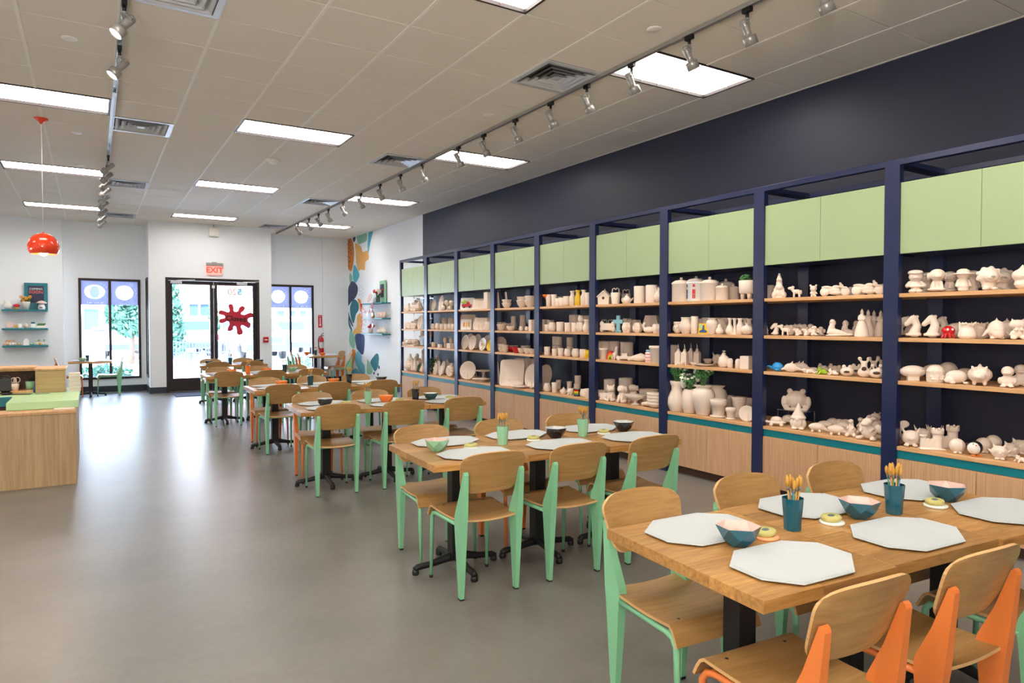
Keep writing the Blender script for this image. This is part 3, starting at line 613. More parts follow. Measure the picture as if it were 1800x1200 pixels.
# ---- vehicles
def car_profile(kind):
    if kind == 'pickup': return [(-2.7, .45), (-2.7, 1.12), (-.9, 1.12), (-.75, 1.82), (.75, 1.86), (1.35, 1.2), (2.5, 1.1), (2.7, .9), (2.7, .42)]
    return [(-2.3, .4), (-2.35, 1.0), (-2.1, 1.6), (-1.6, 1.75), (.6, 1.72), (1.2, 1.15), (2.2, 1.0), (2.4, .8), (2.4, .38)]
def vehicle(name, lab, kind, loc, rz):
    t = thing(name, lab, 'vehicle', loc, rz, 'parked vehicles')
    P = car_profile(kind); w = .95
    rings = []
    mb = MB(); n = len(P)
    vs = []
    for sx, ins in ((-w, 1), (-w * .0, 0), (w, 1)):
        for (y, z) in P: vs.append((sx * (.86 if z > 1.3 else 1), y, z))
    vs = [((-w * (.84 if z > 1.3 else 1)), y, z) for y, z in P] + [((w * (.84 if z > 1.3 else 1)), y, z) for y, z in P]
    fs = [tuple(range(n)), tuple(range(2 * n - 1, n - 1, -1))] + [(i, n + i, n + (i + 1) % n, (i + 1) % n) for i in range(n)]
    mb.add(vs, fs); put('body', mb, 'out_car', t)
    y0, y1 = (-.6, .7) if kind == 'pickup' else (-1.9, .75)
    put('side_glass', MB().box(-w * .93, w * .93, y0, y1, 1.22, 1.62), 'out_glass', t)
    put('windscreen', MB().prism([(.78, 1.72), (1.22, 1.24), (1.26, 1.26), (.82, 1.74)], -.72, .72, 'x'), 'out_glass', t)
    yr = -.92 if kind == 'pickup' else -2.3
    put('rear_glass', MB().box(-.68, .68, yr - .03, yr + .2, 1.25, 1.65), 'out_glass', t)
    ye = P[0][0]; yf = P[-1][0]
    put('bumper', MB().bbox(-w, w, ye - .12, ye + .05, .42, .68, .02), 'out_dark', t)
    put('front_bumper', MB().bbox(-w, w, yf - .05, yf + .12, .40, .66, .02), 'out_dark', t)
    put('grille', MB().bbox(-.55, .55, yf, yf + .03, .72, .98, .01), 'out_dark', t)
    for sx in (-1, 1):
        put('tail_light', MB().box(sx * w - .08, sx * w + .08, ye - .02, ye + .04, .78, 1.05), 'tail_red', t)
        put('headlight', MB().box(sx * .78 - .15, sx * .78 + .15, yf - .08, yf + .03, .80, .98), 'grey_glaze', t)
        for yy in (ye + .95, yf - .95):
            put('wheel', MB().lathe([(.18, -.12), (.36, -.11), (.38, 0), (.36, .11), (.18, .12)], 20, mtx=Matrix.Translation((sx * (w - .08), yy, .38)) @ Matrix.Rotation(R(90), 4, 'Y')), 'black', t)
vehicle('pickup_truck', 'white pickup truck tail toward the right window', 'pickup', (8.5, 35.4, -.06), R(-6))
vehicle('pickup_truck', 'white pickup truck seen through the left window', 'pickup', (3.8, 40.9, -.06), R(-88))
vehicle('parked_car', 'white car behind the bench, left door leaf', 'suv', (3.85, 36.6, -.06), R(4))
vehicle('parked_car', 'white sport utility car facing the right door leaf', 'suv', (6.2, 32.2, -.06), R(184))
vehicle('parked_car', 'white car at the left edge of the left door leaf', 'suv', (1.4, 35.8, -.06), R(-3))
tag(put('bollard', MB().lathe([(.09, 0), (.09, 1.2), (.06, 1.26)], 14), 'out_dark', None, (5.78, 24, -.06)), 'dark bollard post outside the right window', 'bollard')
# ================================================================ SHELVING WALL
FX = 4.95; PITCH = 1.158; Y0 = 12.05
SH = [1.715,1.395,1.085,0.61]                      # tops of the four boards
BAYN = ['first', 'second', 'third', 'fourth', 'fifth', 'sixth', 'seventh', 'eighth', 'ninth']
def bayname(k): return '%s shelving bay from the mural' % BAYN[k]
P = .054
post = MB().bbox(0, P, 0, P, 0, 2.68, .003).mesh('post')
def bay_meshes():
    L = PITCH
    front = MB().bbox(0, P, P, L - P, 2.635, 2.68, .003).mesh('top_rail')
    side = MB().bbox(P, .62, 0, P, 2.642, 2.68, .003).mesh('side_rail')
    mid = MB().bbox(P, .62, 0, P, 2.45, 2.488, .003).mesh('side_rail')
    board = MB().bbox(.012, .60, P + .002, L - P - .002, -.028, 0, .002).mesh('shelf_board')
    strip = MB().box(.02, .05, P, L - P, -.085, -.028).mesh('teal_strip')
    return front, side, mid, board, strip
fm, sm_, mm_, bm_, st_ = bay_meshes()
dw = (PITCH - 2 * P) / 2
bd = MB().bbox(-.018, 0, .002, dw - .002, .085, SH[3] - .09, .0015).mesh('door')
ud = MB().bbox(-.018, 0, .0015, dw - .0015, 2.0, 2.51, .0015).mesh('door')
bb = MB().box(0.0, .58, 0, 2 * dw, .085, SH[3] - .085).box(.06, .58, 0, 2 * dw, 0, .085)
ub = MB().box(0, .36, 0, 2 * dw, 2.003, 2.507)
bbm = bb.mesh('carcass'); ubm = ub.mesh('carcass')
toe = MB().box(.05, .06, 0, 2 * dw, 0, .085).mesh('toe_kick')
for k in range(9):
    yb = Y0 - PITCH * (k + 1)
    t = thing('shelving_frame', 'navy steel shelving frame with oak boards, ' + bayname(k), 'shelving', (FX, yb, 0), 0, 'steel shelving bays')
    for px, py in ((0, 0), (0, PITCH - P), (.62, 0), (.62, PITCH - P)): put('post', post, 'steel_navy', t, (px, py, 0))
    put('top_rail', fm, 'steel_navy', t); put('top_rail', fm, 'steel_navy', t, (.62, 0, 0))
    for py in (0, PITCH - P): put('side_rail', sm_, 'steel_navy', t, (0, py, 0)); put('side_rail', mm_, 'steel_navy', t, (0, py, 0))
    for z in SH: put('shelf_board', bm_, 'oak_shelf', t, (0, 0, z))
    put('teal_strip', st_, 'teal', t, (0, 0, SH[3]))
    c = thing('base_cabinet', 'two-door oak base cabinet under the ' + bayname(k), 'cabinet', (FX + .03, yb + P, 0), 0, 'oak base cabinets')
    put('carcass', bbm, 'oak_door', c); put('toe_kick', toe, 'brown_dark', c)
    for j in (0, 1): put('door', bd, 'oak_door', c, (0, j * dw, 0))
    c = thing('overhead_cabinet', 'two-door mint green overhead cabinet in the ' + bayname(k), 'cabinet', (FX + .035, yb + P, 0), 0, 'mint overhead cabinets')
    put('carcass', ubm, 'steel_navy', c)
    for j in (0, 1): put('door', ud, 'mint_door', c, (0, j * dw, 0))

# ================================================================ CHAIRS
def rimmed(fn, nu, nv, name):
    """plywood sheet whose cut edge shows the paler plies"""
    m = MB().sheet(fn, nu, nv, .011).mesh(name); m.materials.append(M['chair_ply']); m.materials.append(M['chair_edge'])
    for i in range(2 * nu * nv, len(m.polygons)): m.polygons[i].material_index = 1
    return m
def chair_meshes():
    d = {}
    def seat(u, v):
        w = .182 + .020 * v; x = (2 * u - 1) * w * (1 - .10 * max(0, .12 - v) / .12); y = -.02 + .46 * v
        z = .437 - .010 * math.sin(math.pi * min(1, v * 1.2)) - .012 * (1 - (2 * u - 1) ** 2) * (1 - v)
        if v > .84: y = -.02 + .46 * (.84 + (v - .84) * .55); z -= 2.6 * (v - .84) ** 1.6 * .45
        return (x, y, z)
    d['seat'] = rimmed(seat, 14, 18, 'seat')
    def back(u, v):
        a = 2 * u - 1; b = 2 * v - 1
        w = .205 - .030 * (1 - v) ; h = .115
        k = (1 - .5 * (abs(b) ** 5)) ; kk = 1 - .16 * abs(a) ** 5
        x = a * w * (1 - .13 * abs(b) ** 6); z = .685 + b * h * (1 - .10 * abs(a) ** 3 - .08 * abs(a) ** 10) + (.008 * (1 - a * a))
        y = .016 - .075 * (z - .57) / .23 - .024 * (1 - a * a)
        return (x, y, z)
    d['backrest'] = rimmed(back, 16, 12, 'backrest')
    prof = [(-.006, .008), (.012, .004), (.022, .008), (.050, .36), (.057, .42), (.052, .455), (.002, .565), (-.040, .69), (-.044, .702), (-.052, .708), (-.060, .702), (-.064, .69), (-.040, .44), (-.034, .40)]
    for sx, nm in ((-1, 'l'), (1, 'r')):
        m = MB(); n = len(prof)
        def wd(z): return .0115 + .0075 * math.exp(-((z - .42) / .22) ** 2)
        vs = [(sx * .170 - wd(z), y, z) for y, z in prof] + [(sx * .170 + wd(z), y, z) for y, z in prof]
        # squeeze the rear edge so that the folded steel leg has a wedge section
        m.add(vs, [tuple(range(n - 1, -1, -1)), tuple(range(n, 2 * n))] + [(i, (i + 1) % n, n + (i + 1) % n, n + i) for i in range(n)])
        d['rear' + nm] = m.mesh('leg')
        d['front' + nm] = MB().tube([(sx * .178, .05, .405), (sx * .180, .33, .400), (sx * .181, .365, .392), (sx * .182, .385, .365), (sx * .184, .40, .015)], [.012, .012, .0125, .0125, .009], 10).mesh('leg')
        d['glide_f' + nm] = MB().lathe([(.010, 0), (.011, .004), (.011, .016)], 10, mtx=Matrix.Translation((sx * .184, .40, 0))).mesh('foot_glide')
        d['glide_r' + nm] = MB().box(sx * .170 - .012, sx * .170 + .012, -.006, .024, 0, .01).mesh('foot_glide')
    d['frame'] = MB().tube([(-.178, .07, .41), (.178, .07, .41)], .010, 8).tube([(-.180, .34, .402), (.180, .34, .402)], .010, 8).mesh('seat_frame')
    for nm, sx in (('screwl', -.13), ('screwr', .13)): d[nm] = MB().lathe([(.007, 0), (.006, .003)], 8, mtx=Matrix.Translation((sx, .335, .4365))).mesh('screw')
    return d
CHM = chair_meshes(); CH_PROTO = {}
def chair(color, x, y, face, label, group=None):
    """face: rotation about z; 0 = sitter looks to +Y"""
    if color not in CH_PROTO:
        m = {'mint': 'mint_metal', 'orange': 'orange_metal'}[color]
        t = thing('plywood_chair', label, 'chair')
        cp = (lambda k: CHM[k]) if not CH_PROTO else (lambda k: CHM[k].copy())
        put('seat', CHM['seat'], 'chair_ply', t); put('backrest', CHM['backrest'], 'chair_ply', t)
        def c2(k):
            q = CHM[k].copy(); q.materials.clear(); return q
        put('screw', CHM['screwl'], 'black', t); put('screw', CHM['screwr'], 'black', t); put('seat_frame', c2('frame'), m, t)
        for s in 'lr':
            a = put('leg', c2('rear' + s), m, t); put('foot_glide', CHM['glide_r' + s], 'black', a)
            a = put('leg', c2('front' + s), m, t); put('foot_glide', CHM['glide_f' + s], 'black', a)
        CH_PROTO[color] = t
    else: t = copy_tree(CH_PROTO[color])
    t.location = (x, y, 0); t.rotation_euler = (0, 0, face); t['label'] = label
    if group: t['group'] = group
    elif 'group' in t: del t['group']
    return t

# ================================================================ TABLES
TT = .725; TH = .038
def top_meshes(w, d):
    n = 7; s = d / n; out = []
    rnd = random.Random(4)
    for i in range(n):
        cut = w * rnd.choice((.3, .42, .55, .68))
        for a, b in ((0, cut), (cut, w)):
            out.append((MB().bbox(a - w / 2 + .0004, b - w / 2 - .0004, -d / 2 + i * s + .0004, -d / 2 + (i + 1) * s - .0004, -TH, 0, .0007).mesh('stave')))
    return out
TM = {}
def base_meshes():
    col = MB().box(-.038, .038, -.038, .038, .06, TT - TH - .006).mesh('column')
    pl = MB().bbox(-.2, .2, -.2, .2, TT - TH - .008, TT - TH, .002).mesh('mounting_plate')
    arm = MB()
    arm.tube([(0, 0, .075), (.06, 0, .070), (.16, 0, .050), (.25, 0, .044), (.268, 0, .030)], [.030, .026, .019, .019, .020], 10)
    arm.lathe([(.017, 0), (.021, .004), (.021, .022), (.017, .034)], 12, mtx=Matrix.Translation((.262, 0, 0)))
    return col, pl, arm.mesh('foot')
BC, BP, BA = base_meshes()
def table(x, y, w, d, rz, label, group=None, arms=0.0):
    t = thing('butcher_block_table', label, 'table', (x, y, 0), rz, group)
    if (w, d) not in TM: TM[(w, d)] = top_meshes(w, d)
    for m in TM[(w, d)]: put('stave', m, 'butcher', t, (0, 0, TT))
    put('column', BC, 'black_iron', t); put('mounting_plate', BP, 'black_iron', t)
    for k in range(4): put('foot', BA, 'black_iron', t, (0, 0, 0), R(90 * k + arms))
    return t
RN = ['nearest', 'second', 'third', 'fourth', 'fifth', 'farthest']
# row: (x of left edge, y of near-left corner, rotation deg, tops, near chair colours, far chair colours)
ROWS = [(1.585, 1.235, -4.5, 3, ['orange', 'orange', 'mint'], ['mint', 'mint', 'mint']),
        (1.575, 3.36, -2.6, 3, ['mint', 'mint', 'mint'], ['mint', 'orange', 'mint']),
        (1.535, 5.97, -3.5, 3, ['mint', 'mint', 'mint'], ['orange', 'mint', 'mint']),
        (1.58, 8.17, -1.0, 3, ['mint', 'mint', 'mint'], ['orange', 'mint', 'mint']),
        (1.41, 10.74, -1.0, 3, ['mint', 'mint', 'mint'], ['mint', 'mint', 'mint']),
        (1.67, 13.52, -1.5, 2, ['mint', 'mint'], ['mint', 'mint'])]
TW = .595; TD = .755
POSN = {3: ['left end', 'middle', 'right end by the shelves'], 2: ['left end', 'right end']}
def row_pt(r, u, v):
    x0, y0, a, n = ROWS[r][:4]; c, s = math.cos(R(a)), math.sin(R(a)); return x0 + u * c - v * s, y0 + u * s + v * c
CHX = {(0, 0, 0): (-.06, 0, 0), (0, 0, 1): (-.085, 0, 0), (0, 0, 2): (-.09, 0, 0), (1, 0, 1): (-.03, 0, 0), (1, 0, 2): (-.05, 0, 0)}
for r, (x0, y0, a, n, near, far) in enumerate(ROWS):
    for k in range(n):
        x, y = row_pt(r, (k + .5) * TW, TD / 2 + (.012 if k == 1 else 0))
        table(x, y, TW - .003, TD, R(a), 'square butcher block table on black base, %s row from camera, %s' % (RN[r], POSN[n][k].replace(' by the shelves', '')), 'butcher block tables in rows')
        for side, cols in ((0, near), (1, far)):
            dx, dv, da = CHX.get((r, side, k), (0, 0, 0))
            u = (k + .5) * TW - .01 + dx; v = (-.10 + dv) if side == 0 else TD + .11 + dv
            x, y = row_pt(r, u, v)
            lab = 'plywood chair with %s legs, %s side of %s table row, %s' % (cols[k], ('near', 'far')[side], RN[r], POSN[n][k].replace(' by the shelves', ''))
            chair(cols[k], x, y, R(a + da) + (math.pi if side else 0), lab, 'plywood chairs at the table rows')
# small tables by the windows
table(-.02, 16.5, .76, .60, 0, 'small butcher block table before the left window')
chair('mint', .50, 16.55, R(90), 'plywood chair with mint legs right of the small table by the left window')
chair('orange', -.56, 16.5, R(-90), 'plywood chair with orange legs left of the small table by the left window')
table(4.72, 16.35, .76, .60, 0, 'butcher block table in the corner by the mural, nearer one'); table(4.72, 16.95, .76, .60, 0, 'butcher block table in the corner by the mural, farther one')
chair('mint', 4.16, 17.0, R(-90 + 4), 'mint-legged chair left of the corner table, under the right window')
chair('orange', 4.2, 16.45, R(-90 - 3), 'orange-legged chair left of the corner table, beside the mint one')
chair('orange', 5.32, 16.85, R(90 + 4), 'orange-legged chair right of the corner table, before the mural')
chair('mint', 5.34, 16.25, R(90 - 10), 'mint-legged chair right of the corner table, nearest the mural')
table(-1.15, 12.9, .76, .76, 0, 'butcher block table behind the oak counter')
chair('mint', -.93, 12.35, 0, 'plywood chair behind the oak counter, its back just showing above')

# ---------------------------------------------------------------- things on the tables
def octa(rx, ry, cx=.62, cy=.45):
    return [(-rx, -ry * cy), (-rx * cx, -ry), (rx * cx * .7, -ry), (rx, -ry * cy * .8), (rx, ry * cy), (rx * cx, ry), (-rx * cx * .7, ry), (-rx, ry * cy * .8)]
def mat_mesh():
    o = octa(.215, .158); m = MB(); n = 8
    def z(x, y): return .0045 + .010 * (abs(x) / .215) ** 4 * (1 if x > 0 else .5) + .004 * (abs(y) / .158) ** 3
    ring = []
    for f in (1.0, .93, .5): ring.append([(x * f, y * f) for x, y in o])
    vs = [(x, y, z(x, y)) for rg in ring for x, y in rg] + [(0, 0, .0035)]
    b = len(vs); vs += [(x, y, zz - .003) for x, y, zz in vs]
    fs = []
    for q in range(2):
        for j in range(n):
            a, c = q * n + j, q * n + (j + 1) % n; fs.append((a, c, c + n, a + n)); fs.append((b + a, b + a + n, b + c + n, b + c))
    for j in range(n):
        a, c = 2 * n + j, 2 * n + (j + 1) % n; fs.append((a, c, 3 * n)); fs.append((b + c, b + a, b + 3 * n)); fs.append((j, b + j, b + (j + 1) % n, (j + 1) % n))
    m.add(vs, fs); M1 = m.mesh('placemat')
    st = MB()
    for f in (.955, .92):
        for j in range(n):
            (xa, ya), (xb, yb) = o[j], o[(j + 1) % n]; L = math.hypot(xb - xa, yb - ya) * f; q = max(2, int(L / .014))
            for i in range(q):
                t0 = (i + .15) / q; t1 = (i + .75) / q
                p = [(xa + (xb - xa) * t) * f for t in (t0, t1)]; r_ = [(ya + (yb - ya) * t) * f for t in (t0, t1)]
                nx, ny = (yb - ya), -(xb - xa); nl = math.hypot(nx, ny); nx, ny = nx / nl * .0006, ny / nl * .0006
                st.add([(p[0] - nx, r_[0] - ny, z(p[0], r_[0]) + .0012), (p[0] + nx, r_[0] + ny, z(p[0], r_[0]) + .0012), (p[1] + nx, r_[1] + ny, z(p[1], r_[1]) + .0012), (p[1] - nx, r_[1] - ny, z(p[1], r_[1]) + .0012)], [(0, 1, 2, 3)])
    return M1, st.mesh('stitching')
MATM, STM = mat_mesh()
def bowl_mesh():
    """hexagonal faceted bowl with folded sides, plus its inner lining"""
    n = 6; o = []
    rr = [(.036, 0, 0), (.062, .030, .5), (.078, .070, 0)]
    vs = []
    for r, z, ph in rr:
        for k in range(n):
            a = 2 * math.pi * (k + ph) / n; vs.append((r * math.cos(a), r * math.sin(a), z))
    fs = [tuple(range(n - 1, -1, -1))]
    for k in range(n):
        k1 = (k + 1) % n
        fs += [(k, k1, n + k), (k1, n + k1, n + k), (n + k, 2 * n + k1, 2 * n + k), (n + k, n + k1, 2 * n + k1)]
    outer = MB().add(vs, fs)
    vi = []
    for r, z, ph in ((.078, .070, 0), (.072, .070, 0), (.056, .030, .5), (.030, .006, 0)):
        for k in range(n):
            a = 2 * math.pi * (k + ph) / n; vi.append((r * math.cos(a), r * math.sin(a), z))
    fi = [tuple(range(3 * n, 4 * n))]
    for k in range(n):
        k1 = (k + 1) % n
        fi += [(k, k1, n + k1, n + k), (n + k, n + k1, 2 * n + k), (n + k1, 2 * n + k1, 2 * n + k), (2 * n + k, 2 * n + k1, 3 * n + k1), (2 * n + k, 3 * n + k1, 3 * n + k)]
    return outer.mesh('faceted_bowl'), MB().add(vi, fi).mesh('lining')
BO, BI = bowl_mesh()
def cup_meshes():
    n = 10; pr = [(.030, 0), (.0315, .004), (.034, .05), (.0375, .085), (.040, .120)]
    m = MB().lathe(pr, n, False, cap1=False)
    i = MB().lathe([(.040, .120), (.0365, .120), (.033, .06), (.028, .008)], n, False, cap0=False)
    i.f[-1] = i.f[-1]
    return m.mesh('brush_cup'), i.mesh('lining')
CU, CI = cup_meshes()
BR = []
for L in (.190, .178):
    BR.append((MB().tube([(0, 0, .004), (0, 0, L * .75)], [.0032, .0028], 6).mesh('paintbrush'), MB().lathe([(.0036, L * .74), (.0042, L * .82)], 8, cap1=False).mesh('ferrule'),
               MB().lathe([(.0045, L * .82), (.0075, L * .90), (.0065, L * .97), (.002, L * 1.02)], 8).mesh('bristles')))
gcache = {}
def inst(mesh, material):
    k = (mesh.name, material)
    if k not in gcache:
        q = mesh.copy() if mesh.materials else mesh
        q.materials.clear(); q.materials.append(M[material]); gcache[k] = q
    return gcache[k]
GL = {'teal': ('teal_glaze', 'pink_glaze'), 'black': ('black_glaze', 'grey_glaze'), 'mint': ('mint_glaze', 'pink_glaze'), 'orange': ('orange_glaze', 'orange_inner'), 'green': ('darkgreen_glaze', 'white_glaze')}
def bowl(color, x, y, where, rz=0.3):
    o = tag(put('faceted_bowl', inst(BO, GL[color][0]), None, None, (x, y, TT + .0005), rz, 1.0), '%s faceted ceramic bowl %s' % (color if color != 'green' else 'dark green', where), 'bowl')
    put('lining', inst(BI, GL[color][1]), None, o)
def cup(color, x, y, where, nb=8, sd=0, z=TT):
    o = tag(put('brush_cup', inst(CU, GL[color][0]), None, None, (x, y, z + .0005)), '%s tumbler full of paintbrushes %s' % (color if color != 'green' else 'dark green', where), 'cup')
    put('lining', inst(CI, GL[color][0] if color in ('mint', 'orange') else GL[color][0]), None, o)
    rnd = random.Random(100 + sd)
    for k in range(nb):
        a = 6.283 * k / nb + rnd.uniform(-.3, .3); rr = rnd.uniform(.012, .024)
        b0, b1, b2 = BR[k % 2]
        t = put('paintbrush', inst(b0, ('amber', 'handle_blue', 'amber', 'handle_green')[k % 4]), None, None, (x + rr * .4 * math.cos(a), y + rr * .4 * math.sin(a), z + .012))
        tilt = rnd.uniform(.05, .15); t.rotation_euler = (-tilt * math.sin(a), tilt * math.cos(a), 0)
        tag(t, 'amber tipped paintbrush in the %s tumbler %s' % (color if color != 'green' else 'dark green', where), 'paintbrush', 'paintbrushes in the tumbler ' + where)
        put('ferrule', inst(b1, 'ferrule'), None, t); put('bristles', inst(b2, 'amber'), None, t)
CO = MB().lathe([(.044, 0), (.046, .003), (.046, .008), (.040, .011), (.002, .009)], 24).mesh('coaster')
SPM = MB().lathe([(.036, 0), (.041, .004), (.042, .014), (.038, .019), (.001, .019)], 20, sx=1.12, sy=.86).mesh('sponge'); SPP = MB().lathe([(.018, .0185), (.015, .0198)], 9, sx=1.2, sy=.75).mesh('print')
def sponge(x, y, where, rz=.3, base='white_glaze'):
    tag(put('saucer', inst(CO, base), None, None, (x, y, TT + .0005)), 'small round saucer under a sponge %s' % where, 'saucer')
    s = tag(put('sponge', inst(SPM, 'sponge'), None, None, (x + .003, y + .006, TT + .0105), rz), 'yellow green oval sponge on its saucer %s' % where, 'sponge')
    put('print', inst(SPP, 'sponge_print'), None, s)
def placemat(x, y, where, rz=0.0):
    o = tag(put('placemat', inst(MATM, 'paper'), None, None, (x, y, TT + .0008), rz), 'white octagonal placemat %s' % where, 'placemat')
    put('stitching', inst(STM, 'stitch'), None, o)
def W_(r, k, side=None):
    s = 'on %s table row, %s' % (RN[r], POSN[ROWS[r][3]][k].replace(' by the shelves', ''))
    return s + (', %s side' % ('near', 'far')[side] if side is not None else '')
placemat(1.915, 1.385, W_(0,0,0), R(-4))
placemat(1.93, 1.79, W_(0,0,1), R(-4))
placemat(2.53, 1.355, W_(0,1,0), R(-4))
placemat(2.56, 1.79, W_(0,1,1), R(-4))
placemat(3.2, 1.72, W_(0,2,1), R(-4))
placemat(3.18, 1.31, W_(0,2,0), R(-4))
placemat(1.92, 3.545, W_(1,0,0), R(-3))
placemat(1.95, 3.99, W_(1,0,1), R(-3))
placemat(2.53, 3.53, W_(1,1,0), R(-3))
placemat(2.49, 3.98, W_(1,1,1), R(-3))
placemat(3.12, 3.5, W_(1,2,0), R(-3))
placemat(3.1, 3.95, W_(1,2,1), R(-3))
placemat(1.85, 6.17, W_(2,0,0), R(-3))
placemat(1.88, 6.55, W_(2,0,1), R(-3))
placemat(2.44, 6.12, W_(2,1,0), R(-3))
placemat(2.45, 6.5, W_(2,1,1), R(-3))
placemat(3.0, 6.08, W_(2,2,0), R(-3))
placemat(3.05, 6.46, W_(2,2,1), R(-3))
placemat(1.87, 8.38, W_(3,0,0), R(-1))
placemat(1.88, 8.74, W_(3,0,1), R(-1))
placemat(2.48, 8.36, W_(3,1,0), R(-1))
placemat(2.49, 8.73, W_(3,1,1), R(-1))
placemat(3.06, 8.35, W_(3,2,0), R(-1))
placemat(3.08, 8.71, W_(3,2,1), R(-1))
placemat(1.7, 10.94, W_(4,0,0), R(-1))
placemat(1.7, 11.31, W_(4,0,1), R(-1))
placemat(2.3, 10.94, W_(4,1,0), R(-1))
placemat(2.3, 11.31, W_(4,1,1), R(-1))
placemat(2.9, 10.93, W_(4,2,0), R(-1))
placemat(2.9, 11.3, W_(4,2,1), R(-1))
placemat(1.96, 13.72, W_(5,0,0), R(-1))
placemat(1.96, 14.1, W_(5,0,1), R(-1))
placemat(2.55, 13.7, W_(5,1,0), R(-1))
placemat(2.55, 14.08, W_(5,1,1), R(-1))
bowl('teal', 1.915, 1.6, W_(0,0), 0.3)
bowl('teal', 2.6, 1.575, W_(0,1), 0.1)
bowl('teal', 3.18, 1.53, W_(0,2), 0.5)
bowl('mint', 1.78, 3.755, W_(1,0), 0.3)
bowl('black', 2.665, 3.76, W_(1,1), 0.1)
bowl('black', 3.25, 3.745, W_(1,2), 0.5)
bowl('black', 1.86, 6.36, W_(2,0), 0.3)
bowl('orange', 2.45, 6.32, W_(2,1), 0.1)
bowl('green', 2.92, 6.3, W_(2,2), 0.5)
bowl('orange', 1.98, 8.58, W_(3,0), 0.3)
bowl('orange', 2.62, 8.57, W_(3,1), 0.1)
bowl('black', 3.26, 8.58, W_(3,2), 0.5)
bowl('orange', 1.83, 11.13, W_(4,0), 0.3)
bowl('orange', 2.34, 11.14, W_(4,1), 0.1)
bowl('mint', 2.74, 11.14, W_(4,2), 0.5)
bowl('black', 1.88, 13.9, W_(5,0), 0.3)
bowl('green', 2.78, 13.86, W_(5,1), 0.1)
cup('teal', 2.235, 1.615, W_(0,1), 12, 0)
cup('teal', 2.775, 1.535, W_(0,2), 12, 1)
cup('mint', 2.23, 3.73, W_(1,1), 11, 2)
cup('mint', 2.865, 3.72, W_(1,2), 11, 3)
cup('mint', 2.27, 6.33, W_(2,1), 9, 4)
cup('black', 2.75, 6.3, W_(2,2), 9, 5)
cup('green', 2.32, 8.55, W_(3,1), 6, 6)
cup('black', 2.82, 8.57, W_(3,2), 8, 7)
cup('orange', 2.05, 11.08, W_(4,0), 6, 8)
cup('green', 2.61, 11.12, W_(4,2), 5, 9)
cup('green', 2.24, 13.8, W_(5,0), 5, 10)
sponge(2.065, 1.6, W_(0,0), .3, 'orange_inner')
sponge(2.435, 1.585, W_(0,1), .3, 'white_glaze')
sponge(3.03, 1.5, W_(0,2), .3, 'white_glaze')
sponge(1.995, 3.72, W_(1,0), .3, 'white_glaze')
sponge(2.48, 3.75, W_(1,1), .3, 'white_glaze')
sponge(3.05, 3.72, W_(1,2), .3, 'white_glaze')
sponge(2.07, 6.38, W_(2,0), .3, 'white_glaze')
sponge(2.6, 6.34, W_(2,1), .3, 'white_glaze')
sponge(3.12, 6.28, W_(2,2), .3, 'white_glaze')
cup('green', -.07, 16.55, 'on the small table by the left window', 5, 31)
bowl('mint', -.16, 16.38, 'on the small table by the left window')
placemat(.18, 16.5, 'on the small table by the left window', R(90)); placemat(-.20, 16.62, 'left half of the small table by the left window', R(90))
cup('green', 4.66, 16.7, 'on the corner table by the mural', 5, 32); bowl('orange', 4.72, 16.3, 'on the corner table by the mural, nearer'); bowl('orange', 4.50, 16.9, 'on the corner table by the mural, farther')
placemat(4.95, 16.4, 'right side of the corner table by the mural', R(90)); placemat(4.92, 16.95, 'far right of the corner table by the mural', R(90))
cup('mint', -1.27, 12.7, 'on the table behind the counter', 6, 33); bowl('black', -1.44, 12.75, 'on the table behind the counter')

# ================================================================ COUNTER ON THE LEFT
t = thing('service_counter', 'low oak front with mint green worktop, left edge of the room', 'counter', (-.13, 7.55, 0))
wx = -1.65
for k, (a, b) in enumerate(((0, .12), (.12, .30), (.30, .41), (.41, .57), (.57, 1.5))): put('front_panel', MB().bbox(-b, -a, 0, .03, 0, .665, .0008), 'oak_counter', t)
put('side_panel', MB().bbox(-.03, 0, .03, 1.75, 0, .665), 'oak_counter', t)
put('ledge', MB().bbox(-1.5, 0, -.01, .30, .665, .69, .002), 'oak_shelf', t)
put('core', MB().box(-.56, -.03, .03, 1.75, .02, .66), 'oak_counter', t)
put('worktop', MB().bbox(-.545, .015, .22, 1.78, .692, .765, .003).bbox(-1.5, -.545, 1.02, 1.78, .692, .765, .003), 'mint_counter', t)
put('till_shelf', MB().bbox(-1.5, -.56, .95, 1.0, .66, .755, .003), 'teal', t)
put('plinth', MB().box(-1.5, -.56, .99, 1.7, 0, .66), 'brown_dark', t)
t = thing('counter_hutch', 'oak raised hutch with an open compartment on the mint worktop', 'hutch', (-.24, 8.72, .766))
put('end_box', MB().bbox(-.265, 0, 0, .30, 0, .235, .002), 'oak_hutch', t); put('box_top', MB().bbox(-.275, .006, -.006, .55, .236, .255, .002), 'oak_shelf', t)
put('door_panel', MB().bbox(-.245, -.018, -.003, 0, .015, .215, .001), 'oak_hutch', t)
put('back_panel', MB().box(-1.4, -.265, .40, .42, .0, .245), 'brown_dark', t); put('shelf_floor', MB().bbox(-1.4, -.27, .10, .40, 0, .02), 'oak_shelf', t)
put('canopy', MB().bbox(-1.4, -.276, .16, .55, .246, .268, .002).bbox(-1.4, -.276, .20, .5, .225, .245, .002), 'oak_shelf', t)
